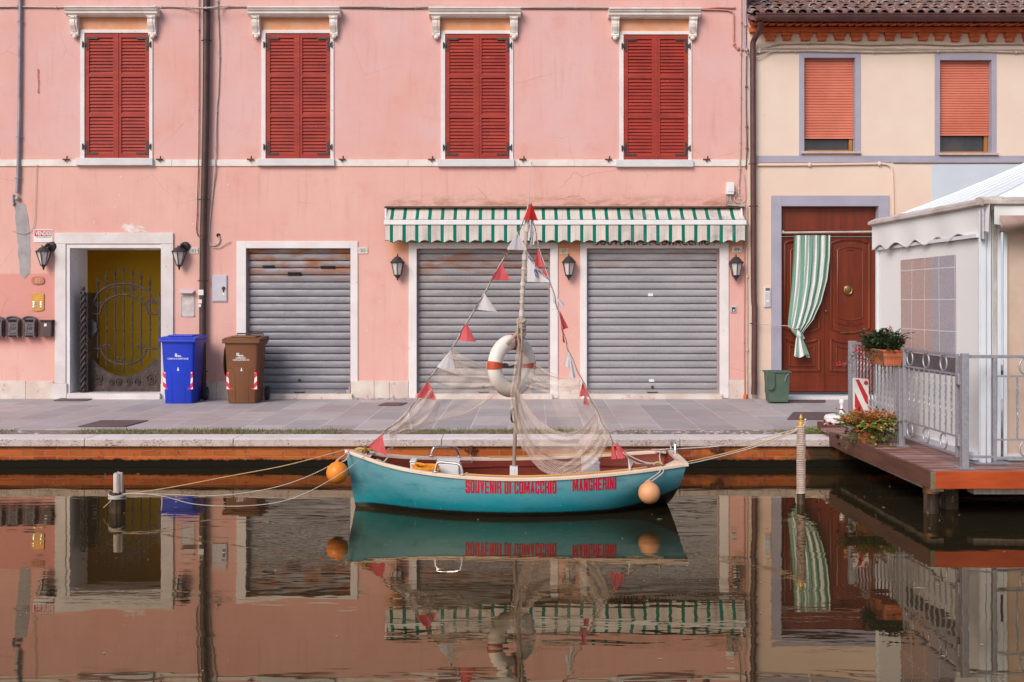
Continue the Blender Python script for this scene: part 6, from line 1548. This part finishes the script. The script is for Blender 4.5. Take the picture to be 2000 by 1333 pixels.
def col(x, y, z0, z1, r, rough=.004):
    m_ = MB(); rs = [r+rr.uniform(-rough,rough) for _ in range(18)]
    m_.grid(lambda u, v: (x+rs[int(u*17.99) % 18]*math.cos(2*math.pi*u)*(1 if v < .999 else .93), y+rs[int((u % 1)*17.99) % 18]*math.sin(2*math.pi*u), z0+(z1-z0)*v+(rs[int((u%1)*17.99) % 18]-r)*1.5*(v > .99)), 36, 10)
    m_.poly([(x+r*.93*math.cos(i*.35), y+r*.93*math.sin(i*.35), z1-.004) for i in range(18)]); return m_
col(a.x, a.y, .14, t_.z, .040).build('pale_post', M['post_wood'], pl, smooth=True, angle=50)
col(a.x-.012, a.y+.01, -1.0, .165, .062, .006).build('dark_stump', M['post_wet'], pl, smooth=True, angle=50)
b = MB()
for k in range(4): c = P(229, 965+k*3.2, D); b.tube([(c.x+(.066)*math.cos(an), D+.066*math.sin(an), c.z+.01*math.sin(an+k)) for an in [i*.42 for i in range(15)]], .006, 6, closed=True)
b.build('rope_lashing', M['rope_white'], pl, smooth=True)
def rope(label, pts, r, m, name='mooring_rope', group='mooring ropes of the boat'):
    q = cr(pts, 14); b = MB(); b.tube(q, r, 6); return tag(b.build(name, m, smooth=True), label, 'rope', group)
bowp = gp(.0,-1)+Vector((0,0,.0)); PL_ = P(240, 966, 8.38)
rope('taut yellowish rope from the bow to the left post', [bowp, P(560,909,8.55), P(450,930,8.5), P(330,953,8.44), PL_], .004, M['rope_yellow'])
rope('slack white rope passing behind the orange buoy to the left post', [bowp+Vector((.02,.02,-.02)), P(635,915,8.62), P(560,946,8.56), P(480,963,8.5), P(400,969,8.46), P(330,966,8.42), PL_+Vector((0,0,.006))], .0032, M['rope_white'])
rope('lowest slack white rope crossing in front of the orange buoy', [gp(.06,-1), P(690,908,8.35), P(655,932,8.36), P(600,962,8.38), P(540,982,8.4), P(460,989,8.4), P(380,985,8.4), P(320,970,8.4), P(270,964,8.4), PL_+Vector((0,0,-.006))], .0032, M['rope_white'])
rope('short rope tail dropping into the water left of the short post', [P(222,972,8.36), P(210,985,8.34), P(202,992,8.38)], .0035, M['rope_yellow'])
PR = P(1558, 838, 8.76)
st = Vector((x1t-.01, cyb(x1t)+.18, .44))
rope('upper mooring rope from the stern handle to the gilded post', [tp, P(1290,884,8.5), st, P(1400,872,8.82), P(1480,858,8.8), PR], .005, M['rope_white'])
rope('middle mooring rope from the stern to the gilded post', [tp, P(1300,908,8.45), P(1345,902,8.6), P(1440,880,8.7), P(1510,858,8.74), PR+Vector((0,0,-.006))], .005, M['rope_yellow'])
rope('lower mooring rope from the stern to the gilded post', [tp, P(1290,911,8.4), P(1345,906,8.55), P(1430,886,8.68), P(1500,865,8.72), PR+Vector((0,0,-.012))], .0045, M['rope_white'])
rope('white cord running inside the boat stern to the bunting', [tp+Vector((-.02,.02,.02)), P(1258,903,8.35), P(1225,888,8.4), P(1220,880,8.5), P(1320,880,9.2)], .005, M['rope_white'], 'white_cord', None)
b = MB(); c = tp+Vector((-.02,.0,.012))
for k in range(5): b.tube([c+Vector((.022*math.cos(i*.7+k)+.008*k-.02, .018*math.sin(i*.7+k), .010+.012*math.sin(i*1.1+k*2))) for i in range(9)], .0055, 6, closed=True)
tag(b.build('rope_knot', M['rope_yellow'], smooth=True), 'tangled rope knot on the near gunwale above the peach buoy', 'knot')
b = MB(); c = gp(.04,-1)+Vector((.03,.08,.02))
for k in range(5): b.tube([c+Vector((.07*math.cos(i*.7+k), .03*math.sin(i*.7+k), .006+.010*math.sin(i*1.1+k*2))) for i in range(9)], .006, 6, closed=True)
tag(b.build('rope_knot', mat('gold_rope', (.55,.36,.09), None, 20, .9), smooth=True), 'loose golden rope coil on the bow deck', 'knot')
b = MB(); b.tube(cr([gp(.36,1)+Vector((0,-.01,.02)), gp(.36,1)+Vector((.02,-.1,-.03)), P(900,905,8.6), P(901,925,8.3), gp(.36,-1)+Vector((.02,0,.02))], 6), .004, 5)
tag(b.build('white_cord', M['rope_white'], smooth=True), 'thin white cord between the two grab handles of the boat', 'cord')
# ================================================================ DECK
dk = thing('wooden_deck', 'red-brown timber deck projecting over the canal on dark piles', 'deck', (3.30, 8.13, 0))
ZD = .38
b = MB(); y = 8.165; rr = random.Random(14)
XD0, XD1 = 3.325, 9.5
b.prism([(3.31, 11.0, ZD), (3.34, 8.17, ZD), (XD1, 8.17, ZD), (XD1, 11.0, ZD)], (0,0,-.03)); b.build('deck_boards', M['deck'], dk)
b = MB(); b.prism([(3.288, 10.62, ZD+.004), (3.325, 8.135, ZD+.004), (3.325, 8.135, ZD-.140), (3.288, 10.62, ZD-.140)], (.035,0,0)); b.build('side_fascia', M['fascia'], dk, bevel=.004)
b = MB(); b.box(3.362, XD1, 8.130, 8.165, ZD-.136, ZD+.003); b.build('front_fascia', M['fascia_o'], dk, bevel=.004)
b = MB(); b.box(3.72, XD1, 8.25, 8.37, ZD-.20, ZD-.141); b.box(3.4, 3.5, 8.3, 10.6, ZD-.19, ZD-.032); b.build('joist', M['post_wood'], dk)
b = MB(); b.box(3.3255, 3.361, 8.128, 8.164, ZD-.139, ZD+.002); b.build('corner_block', mat('mossy_board_end', (.24,.19,.12), (.14,.11,.06), 20, .9), dk)
for (px0, px1, D, pb) in ((1805, 1832, 8.40, 1010), (1832, 1871, 8.62, 1010)):
    r = (px1-px0)/2/2000*D; c = P((px0+px1)/2, 0, D); m_ = MB(); rs = random.Random(px0)
    rads = [r*(1+rs.uniform(-.05,.08)) for _ in range(16)]
    m_.grid(lambda u, v: (c.x+rads[int(u*15.99)]*math.cos(2*math.pi*u), c.y+rads[int(u*15.99)]*math.sin(2*math.pi*u), -1.1+(ZD-.19+1.1)*v), 32, 8)
    o = m_.build('pile', mat('barnacled_pile', (.11,.065,.045), (.03,.02,.016), 7, .9, .8, 25, stretch=(3,3,.6), spots=((.42,.34,.27), 9, .60), bd=.02), dk, smooth=True, angle=60)
    b = MB(); b.lathe((c.x, c.y, 0), [(r*1.12, .165), (r*1.14, .235)], 24); b.build('pile_band', mat('wet_bronze_band', (.32,.16,.07), (.22,.11,.05), 8, .35, metal=.5), o, smooth=True)
# ---------------------------------------------------------------- railings
def rect_bar(b, p0, p1, w_): b.tube([p0, p1], w_*.7071, 4)
def rail_panel(label, X, y0, y1, z0, z1, rings, bars, axis='y', top_line=.155, bot_line=.15, hinges=(), grp='galvanised railing panels round the deck', post_ends=True):
    """panel along y at x=X (axis y) or along x at y=X (axis x)"""
    Q = (lambda s, z, d=0: Vector((X+d, s, z))) if axis == 'y' else (lambda s, z, d=0: Vector((s, X+d, z)))
    t = thing('metal_railing', label, 'railing', tuple(Q((y0+y1)/2, z0)), grp)
    b = MB()
    for s in (y0, y1): b.tube([Q(s, z0), Q(s, z1)], .020, 4)
    b.tube([Q(y0, z1), Q(y1, z1)], .017, 4); b.tube([Q(y0, z0+.02), Q(y1, z0+.02)], .016, 4)
    o = b.build('frame', M['galv'], t, bevel=.002)
    za, zb = z1-top_line, z0+.02+bot_line
    b = MB()
    for z in ((za, zb) if rings else ()): b.tube([Q(y0, z), Q(y1, z)], .010, 4)
    if rings: b.build('inner_rail', M['galv'], t)
    for i in range(bars):
        s = y0+(y1-y0)*(i+1)/(bars+1); b = MB(); zt_, zl_ = (za, zb) if rings else (z1, z0)
        b.tube([Q(s, zt_), Q(s, zl_)], .0075, 4)
        n = int((zt_-zl_)/.012); hq = [Q(s, zl_+.06+(zt_-zl_-.12)*k/n, 0)+(Vector((.0035*math.cos(k*1.1), .0035*math.sin(k*1.1), 0))) for k in range(n+1)]
        b.tube(hq, .007, 5); b.build('twisted_bar', M['galv'], t, smooth=True)
    for f in rings:
        s = y0+(y1-y0)*f
        for zc_, rr_ in ((z1-top_line/2, top_line/2-.012), (z0+.02+bot_line/2, bot_line/2-.010)):
            b = MB(); b.tube([Q(s+rr_*math.cos(a), zc_+rr_*math.sin(a)) for a in [i*math.pi/14 for i in range(28)]], .0075, 6, closed=True); b.build('ring', M['galv'], t, smooth=True)
    for (s, z) in hinges:
        b = MB(); c = Q(s, z); b.box(c.x-.03, c.x+.03, c.y-.03, c.y+.03, z-.045, z+.045); b.build('hinge', M['galv'], t, bevel=.004)
    return t
XR_ = 3.655; Z1 = 1.298
def post(label, x, y, z1, w_=.05):
    t = thing('square_post', label, 'post', (x, y, ZD), 'galvanised square posts of the railing')
    b = MB(); b.box(x-w_/2, x+w_/2, y-w_/2, y+w_/2, ZD, z1); b.build('shaft', M['galv'], t, bevel=.003)
    b = MB(); b.box(x-.06, x+.06, y-.06, y+.06, ZD+.0005, ZD+.008); 
    for sx in (-1,1):
        for sy in (-1,1): b.lathe((x+sx*.045, y+sy*.045, ZD+.008), [(.008,0),(.008,.008)], 6)
    b.build('base_plate', M['galv'], t)
    return t
post('galvanised post at the back end of the railing by the red door', 3.655, 11.0, 1.31, .07)
post('galvanised post below the hanging flower box', XR_, 9.62, 1.10, .06)
post('galvanised corner post at the front of the deck', XR_+.012, 8.30, 1.312, .054)
rail_panel('plain tall barred railing leaf at the back, behind the striped warning board', XR_, 9.74, 10.93, ZD+.06, 1.29, (), 11, hinges=((9.68, .56),(10.97,1.2)))
rail_panel('railing leaf with three rings at top and bottom on the deck side', XR_, 8.40, 9.54, ZD+.075, 1.29, (.24,.56,.88), 9, hinges=((8.35,1.10),(8.35,.60)))
rail_panel('front railing panel with single rings facing the canal', 8.32, 3.92, 5.6, ZD+.06, 1.285, (.16,.50,.84), 8, axis='x', top_line=.16)
b = MB(); b.tube([(3.69, 8.32, 1.285), (3.92, 8.32, 1.285)], .018, 4); b.tube([(3.69, 8.32, .47), (3.92, 8.32, .47)], .014, 4); tag(b.build('short_railing', M['galv']), 'short galvanised link bars between corner post and front railing', 'railing')
# ---------------------------------------------------------------- flower box
fb = thing('flower_box', 'terracotta trough of red flowers and dark leaves hung on the railing top', 'flower box', (3.60, 9.85, 1.13))
def trough(b, x0, x1, y0, y1, z0, z1, tap, wall=.012, rim=.010):
    k = len(b.v); ins = [(0, z0, tap), (0, z1, 0)]
    o0 = [(x0+tap,y0+tap),(x1-tap,y0+tap),(x1-tap,y1-tap),(x0+tap,y1-tap)]; o1 = [(x0,y0),(x1,y0),(x1,y1),(x0,y1)]
    i1 = [(x0+wall,y0+wall),(x1-wall,y0+wall),(x1-wall,y1-wall),(x0+wall,y1-wall)]
    for L_, z in ((o0,z0),(o1,z1),(i1,z1),(i1,z1-.05)): b.v += [Vector((x,y,z)) for x,y in L_]
    for j in range(4):
        j2 = (j+1)%4
        for r_ in range(3): b.f.append((k+4*r_+j, k+4*r_+j2, k+4*r_+4+j2, k+4*r_+4+j)); b.mi.append(0)
    b.f.append((k+3,k+2,k+1,k)); b.f.append((k+12,k+13,k+14,k+15)); b.mi += [0,0]
b = MB(); trough(b, 3.50, 3.70, 9.66, 10.14, 1.125, 1.275, .022); b.build('trough', M['terra'], fb, bevel=.006)
b = MB(); b.tube([(3.494,9.654,1.268),(3.706,9.654,1.268),(3.706,10.146,1.268),(3.494,10.146,1.268)], .010, 6, closed=True); b.build('rim', M['terra'], fb, smooth=True)
b = MB()
for i in range(8): x = 3.535+i*.018; b.tube([(x, 9.661+.004, 1.255), (x+(3.6-x)*.12, 9.675, 1.14)], .004, 4)
b.build('moulded_flute', M['terra'], fb)
b = MB(); b.tube([(3.487,10.15,1.21),(3.487,9.65,1.21),(3.71,9.645,1.21)], .003, 5); b.tube([(3.487,10.1,1.22),(3.50,9.95,1.135),(3.487,9.78,1.24),(3.505,9.66,1.125)], .003, 5); b.tube([(3.487,9.65,1.275),(3.505,9.655,1.12),(3.6,9.66,1.118),(3.69,9.66,1.12)], .003, 5); b.build('wire_holder', M['iron'], fb)
b = MB(); b.box(3.515,3.685,9.675,10.125,1.22,1.245); b.build('soil', M['soil'], fb)
def leaf_at(b, c, d, up, L_, w_):
    d = Vector(d).normalized(); up = Vector(up); s = d.cross(up); s = s.normalized() if s.length > 1e-3 else Vector((1,0,0)); n = s.cross(d)
    c = Vector(c); m_ = c+d*L_*.5+n*L_*.10; b.poly([c, m_+s*w_, c+d*L_, m_-s*w_])
def sprays(stems, starts, seed, h, spread, leafL, leafW, per, droop=0., thick=.003):
    rr = random.Random(seed); S = MB(); Lf = MB(); tips = []
    for i in range(stems):
        p = Vector(rr.choice(starts))+Vector((rr.uniform(-.07,.07), rr.uniform(-.12,.12), 0)); a = rr.uniform(0, 6.28); sp = rr.uniform(.1, 1)*spread; hh = h*rr.uniform(.5, 1.1)
        q = [p]
        for k in range(1, 6):
            f = k/5; q.append(p+Vector((math.cos(a)*sp*f, math.sin(a)*sp*f, hh*f-droop*f*f*rr.uniform(.6,1.2))))
        S.tube(q, [thick*(1-.12*k) for k in range(6)], 4); tips.append(q[-1])
        for k in range(per):
            f = rr.uniform(.12, 1); i0 = min(4, int(f*5)); c = q[i0].lerp(q[i0+1], f*5-i0); b2 = rr.uniform(0, 6.28)
            leaf_at(Lf, c, (math.cos(b2), math.sin(b2), rr.uniform(-.3,.8)), (0,0,1), leafL*rr.uniform(.6,1.2), leafW*rr.uniform(.7,1.2))
    return S, Lf, tips
S, Lf, tips = sprays(70, [(3.60,9.75,1.245),(3.58,9.9,1.245),(3.58,10.05,1.245)], 5, .22, .17, .058, .014, 34, .02)
S2, Lf2, tips2 = sprays(16, [(3.54,9.95,1.25),(3.53,10.08,1.25)], 8, .12, .34, .045, .009, 12, .30)
S.add(S2); Lf.add(Lf2)
S.build('stems', M['stem'], fb); Lf.build('foliage', M['leaf_dark'], fb, recalc=False)
b = MB(); rr = random.Random(6)
# broad round leaves
for i in range(60): c = Vector((3.48+rr.uniform(-.02,.12), rr.uniform(9.7,10.15), 1.28+rr.uniform(-.02,.06))); leaf_at(b, c, (rr.uniform(-1,1), rr.uniform(-1,.2), rr.uniform(-.4,.6)), (0,0,1), rr.uniform(.05,.075), rr.uniform(.020,.03))
b.build('broad_leaves', M['leaf_dark'], fb, recalc=False)
b = MB()
spots_ = [P(1739,642,9.8), P(1735,650,9.8), P(1741,648,9.8), P(1763,662,9.75), P(1765,666,9.75), P(1706,647,10.0), P(1668,680,10.1), P(1675,684,10.1), P(1684,679,10.05), P(1680,690,10.05), P(1683,703,10.0), P(1672,688,10.1), P(1641,711,10.15), P(1647,712,10.1), P(1636,713,10.15), P(1686,688,10.0), P(1679,697,10.0)]
for c in spots_:
    for k in range(9): leaf_at(b, c+Vector((rr.uniform(-.015,.015), rr.uniform(-.015,.015), rr.uniform(-.015,.015))), (rr.uniform(-1,1), rr.uniform(-1,1), rr.uniform(-1,1)), (0,0,1), rr.uniform(.016,.03), .008)
b.build('red_blossom', M['petal_red'], fb, recalc=False)
b = MB()
for q in ([(1700,690,10.0),(1680,696,10.05),(1660,708,10.1),(1643,712,10.12)], [(1700,686,10.0),(1688,680,10.05),(1672,680,10.1)], [(1700,690,10.0),(1690,700,10.0),(1683,704,10.0)], [(1736,668,9.8),(1738,655,9.8),(1739,644,9.8)], [(1752,682,9.75),(1760,672,9.75),(1764,663,9.75)]): b.tube(cr(PP(*q), 4), .003, 5)
b.build('trailing_stem', M['stem'], fb, smooth=True)
# ---------------------------------------------------------------- pot on the deck
pc = P(1696, 862, 9.85)
pt = thing('potted_plant', 'bushy orange and lime trailing plant in a terracotta bowl on the deck corner', 'potted plant', (pc.x, pc.y, ZD))
b = MB(); b.lathe((pc.x, pc.y, ZD), [(.085,0.001),(.12,.10),(.13,.105),(.13,.125),(.115,.125),(.11,.10),(.0,.095)], 24); b.build('pot', M['terra'], pt, smooth=True, angle=40)
st_ = [(pc.x, pc.y, ZD+.11)]
S, LfA, _ = sprays(120, st_, 11, .26, .30, .030, .011, 60, .08, .0025)
S2, LfB, _ = sprays(130, st_, 12, .22, .30, .030, .011, 60, .10, .0025)
S3, LfC, _ = sprays(50, st_, 13, .10, .36, .030, .011, 44, .22, .0025)
S.add(S2); S.add(S3); S.build('stems', M['stem'], pt); LfA.build('orange_foliage', M['leaf_orange'], pt, recalc=False); LfB.add(LfC); LfB.build('lime_foliage', M['leaf_lime'], pt, recalc=False)
b = MB(); rr = random.Random(15)
for (px, py) in ((1652,845),(1653,836),(1650,819),(1638,854),(1635,852),(1638,869),(1678,800),(1680,812),(1712,798),(1728,850),(1660,826),(1725,802),(1700,828),(1651,829),(1655,842),(1676,846)):
    c = P(px, py, 9.66+rr.uniform(0,.1))
    for k in range(7): leaf_at(b, c, (rr.uniform(-1,1), rr.uniform(-1,.5), rr.uniform(-1,1)), (0,0,1), .028, .011)
b.build('purple_blossom', M['leaf_purple'], pt, recalc=False)
# white and red small flowers at the verge
vp = thing('ground_flowers', 'low green plants with red and white petals between kerb and deck', 'plant', (3.35, 11.0, .30))
S, Lf, _ = sprays(40, [(3.38,11.25,.30),(3.25,11.22,.30)], 21, .07, .12, .02, .006, 20, .02, .002); S.build('stems', M['stem'], vp); Lf.build('foliage', M['leaf_lime'], vp, recalc=False)
for m_, ps in (('petal_red', ((1609,824),(1621,829))), ('petal_white', ((1613,827),(1628,832)))):
    b = MB()
    for px, py in ps:
        for k in range(8): leaf_at(b, P(px, py, 11.1), (rr.uniform(-1,1), rr.uniform(-1,.5), rr.uniform(-.6,1)), (0,0,1), .035, .014)
    b.build('blossom', M[m_], vp, recalc=False)
# ---------------------------------------------------------------- warning board
wb = thing('warning_board', 'white board with red diagonal stripes and a red round reflector behind the potted plant', 'warning board', tuple(P(1682, 845, 10.35)))
D = 10.33
b = MB(); pz = [P(1668.5,738.5,D), P(1696,741,D), P(1697,744,D), P(1697,835,D), P(1667.5,835,D), P(1666.5,741,D)]; b.prism(pz, (0,.03,0)); b.build('board', M['sign_white'], wb, bevel=.004)
b = MB()
for q in (((1671,742),(1677.5,741.5),(1695,774),(1695.5,792),(1690,786)), ((1669.5,766),(1688.5,806),(1694,832),(1682,834),(1669.5,803))): b.poly([P(x, y, D-.003) for x, y in q])
b.build('red_stripe', M['sign_red'], wb, recalc=False)
b = MB(); b.lathe(P(1691,748,D-.002), [(.020,.001),(.021,-.006),(.012,-.010)], 18, 'y'); b.build('reflector', M['sign_red'], wb, smooth=True)
# white plastic parasol base with stem
pb_ = P(1637, 829, 11.18)
ub = thing('parasol_base', 'white plastic parasol base with a short stem beside the railing post', 'parasol base', (pb_.x, 11.25, pb_.z))
cx_, cy_, z_ = pb_.x+.03, 11.28, pb_.z
b = MB(); b.lathe((cx_, cy_, z_), [(.10,0),(.145,.015),(.150,.045),(.146,.055),(.150,.062),(.135,.088),(.08,.10),(.03,.103)], 28); b.build('base', M['plastic_white'], ub, smooth=True, angle=50)
b = MB(); xs2 = P(1646,0,11.25).x; b.lathe((xs2, cy_, z_), [(.030,.098),(.028,.12),(.017,.20),(.018,.215),(.028,.218),(.028,.262),(.022,.268)], 18); b.build('stem', M['plastic_white'], ub, smooth=True, angle=50)
b = MB(); b.box(cx_-.18, cx_+.35, 11.08, 11.45, .30, z_-.001); b.build('plinth_board', M['fascia'], ub, bevel=.004)
# ================================================================ TENT
tn = thing('marquee_tent', 'cream canvas marquee with scalloped edge, clear window and white pvc roof', 'tent', (3.9, 8.57, ZD))
FC = Vector((3.875, 8.40, 2.566)); BC = Vector((3.735, 10.75, 2.568)); XE = 8.1
apex = Vector((5.88, 9.6, 3.55)); rb = [Vector((4.02,8.62,2.59)), Vector((3.98,10.45,2.62)), Vector((7.9,10.45,2.62)), Vector((7.9,8.62,2.59))]
b = MB()
for i in range(4):
    p0, p1 = rb[i], rb[(i+1)%4]
    b.grid(lambda u, v: (p0.lerp(p1, u)).lerp(apex, v)-Vector((0,0,.05*math.sin(math.pi*v)*(1))), 16, 8)
b.build('roof', M['tent_roof'], tn, smooth=True, angle=25)
for a_, c_ in ((0,1),(1,2),(2,3),(3,0)):
    for f_ in ((0,) if a_ != 3 else (0,)):
        b = MB(); p0 = rb[a_]; b.tube([p0.lerp(apex, v/8)-Vector((0,0,.05*math.sin(math.pi*v/8)-.006)) for v in range(9)], .012, 6); b.build('roof_seam', M['alu'], tn, smooth=True)
for k in range(1, 7):
    b = MB(); q0 = rb[0].lerp(rb[1], k/7); b.tube([q0.lerp(apex, v/8)-Vector((0,0,.05*math.sin(math.pi*v/8)-.003)) for v in range(8)], .004, 5); b.build('roof_seam', M['alu'], tn, smooth=True)
# eave lath
def eave(p0, p1, inward, nm):
    b = MB(); d = inward
    pr_ = [Vector((0,0,.0)), Vector((0,0,-.030)), d*.03+Vector((0,0,-.045)), d*.12+Vector((0,0,-.02)), d*.17+Vector((0,0,.03)), d*.08+Vector((0,0,.035))]
    k = len(b.v); b.v += [p0+q for q in pr_]+[p1+q for q in pr_]; n = len(pr_)
    for j in range(n): b.f.append((k+j, k+(j+1)%n, k+n+(j+1)%n, k+n+j)); b.mi.append(0)
    b.f.append(tuple(k+j for j in range(n))); b.f.append(tuple(k+n+j for j in reversed(range(n)))); b.mi += [0,0]
    return b.build(nm, M['tent_trim'], tn)
eave(BC, FC+Vector((0,.02,0)), Vector((1,0,0)), 'eave_trim'); eave(FC, Vector((XE, 8.40, 2.566)), Vector((0,1,0)), 'eave_trim')
# side valance with scallops
def sval(u, v):
    p = BC.lerp(FC, u)+Vector((.045,0,-.03)); n = 5.6; sc_ = .5-.5*math.cos(2*math.pi*(u*n+.1))
    drop = .275-.058*sc_ if u > .02 else .26
    return p+Vector((.012*math.sin(u*23)*v, 0, -drop*v))
b = MB(); b.grid(sval, 160, 8); b.build('side_valance', M['tent'], tn, smooth=True, recalc=False, angle=180)
b = MB(); b.tube([Vector(sval(i/160, 1)) for i in range(161)], .006, 5); b.build('valance_edge', M['tent_trim'], tn, smooth=True)
def fval(u, v):
    x = 3.97+(XE-3.97)*u; return Vector((x, 8.43+.015*math.sin(x*19)*v, 2.53-v*(.20-.05*abs(math.sin((x-3.97)*3.2+2.2)))))
b = MB(); b.grid(fval, 120, 8); b.build('front_valance', M['tent'], tn, smooth=True, recalc=False, angle=180)
b = MB(); b.grid(lambda u, v: Vector((4.0+(XE-4.0)*u, 8.41-.045*math.sin(math.pi*v)-.01*math.sin(u*60), 2.44-v*(.155-.045*math.sin(u*10+.3)))), 80, 8); b.build('rolled_awning', M['tent_brown'], tn, smooth=True, recalc=False, angle=180)
# posts
b = MB()
for (x, y, w_) in ((3.93, 8.56, .045), (3.985, 8.56, .03), (3.845, 10.74, .05), (3.93, 10.74, .035)):
    b = MB(); b.box(x-w_/2, x+w_/2, y-w_/2, y+w_/2, ZD+.001, 2.54)
    b.box(x-w_/2-.003, x-w_/2+.004, y-.006, y+.006, ZD+.02, 2.5); b.build('post', M['alu'], tn, bevel=.003)
b = MB(); b.tube([(3.90, 8.58, 2.285), (3.83, 10.7, 2.285)], .022, 4); b.build('top_rail', M['alu'], tn)
b = MB(); b.box(3.84, 4.15, 8.48, 8.68, ZD+.0012, ZD+.010); b.build('foot_plate', M['galv'], tn, bevel=.002)
b = MB(); b.box(3.898, 3.912, 8.50, 8.515, 2.24, 2.50); b.tube([(3.905,8.49,2.25),(3.905,8.49,2.5)], .02, 8); b.build('eave_bracket', M['galv'], tn)
for x, w_ in ((4.035,.02),(4.085,.03),(4.14,.028)):
    b = MB(); b.box(x-w_/2, x+w_/2, 8.585, 8.605, ZD+.03, 2.5); b.build('guide_profile', M['alu'], tn, bevel=.003)
b = MB(); b.box(4.00, 4.075, 8.61, 8.615, ZD+.03, 2.5); b.box(4.035,4.06, 8.575, 8.584, .72, 2.45); b.build('stained_seam', M['tent_trim'], tn)
# side wall canvas with window
yw0, yw1 = 8.60, 10.70; xw = lambda y: 3.925-(y-8.57)*.035
ya, yb_ = 9.02, 10.20; zt_w, zb_w = 2.145, 1.07
def wallpatch(y0, y1, z0, z1, n=10):
    b.grid(lambda u, v: (xw(y0+(y1-y0)*u)+.008*math.sin((y0+(y1-y0)*u)*5+v*2)*.6, y0+(y1-y0)*u, z0+(z1-z0)*v), n, n)
b = MB(); wallpatch(yw0, ya, ZD+.03, 2.52); wallpatch(yb_, yw1, ZD+.03, 2.52); wallpatch(ya, yb_, ZD+.03, zb_w); wallpatch(ya, yb_, zt_w, 2.52)
b.build('side_canvas', M['tent'], tn, recalc=False)
b = MB(); wallpatch(ya, yb_, zb_w, 1.235); b.build('dark_interior_strip', M['film_dark'], tn, recalc=False, smooth=True, angle=180)  # dark interior behind the window, painted as an opaque strip of film
b = MB(); wallpatch(ya, yb_, 1.235, zt_w); b.build('clear_window', M['film'], tn, recalc=False, smooth=True, angle=180)
b = MB(); b.box(xw(9.6)-.02, xw(9.6)+.04, yw0, yw1, ZD+.02, ZD+.085); b.build('bottom_rail', M['alu'], tn)
b = MB(); b.grid(lambda u, v: (4.16+(XE-4.16)*u, 8.62+.012*math.sin(u*20), ZD+.03+2.1*v), 30, 6); b.build('front_canvas', M['tent_peach'], tn, recalc=False, smooth=True, angle=180)
b = MB(); b.box(4.16, XE, 8.60, 8.63, ZD+.02, ZD+.07); b.build('bottom_rail', M['alu'], tn)
# dark furniture seen dimly through the window
tb = thing('cafe_table', 'dark table seen dimly through the clear tent window', 'table', (4.45, 9.6, ZD))
b = MB(); b.box(4.15, 4.75, 9.1, 10.1, ZD+.70, ZD+.74); b.build('table_top', M['film_dark'], tb, bevel=.005)
for x in (4.2, 4.7):
    for y in (9.15, 10.05): b = MB(); b.box(x-.02, x+.02, y-.02, y+.02, ZD, ZD+.7); b.build('leg', M['film_dark'], tb)

b = MB(); rr = random.Random(91)
for i in range(130):
    y = 3.2+7.2*rr.random()**.8; x = rr.uniform(-.52, .52)*y; a = rr.uniform(0, 6.28); L_ = rr.uniform(.004, .012)*(3 if rr.random() < .06 else 1); w_ = rr.uniform(.002,.005)
    d = Vector((math.cos(a), math.sin(a), 0)); n_ = Vector((-d.y, d.x, 0)); c = Vector((x, y, .003))
    b.prism([c-d*L_, c-n_*w_, c+d*L_, c+n_*w_], (0,0,.002))
tag(b.build('floating_debris', mat('pale_floating_bits', (.50,.42,.30), (.30,.22,.12), 60, .8)), 'tiny pale leaf and straw bits floating on the canal', 'debris', kind='stuff')
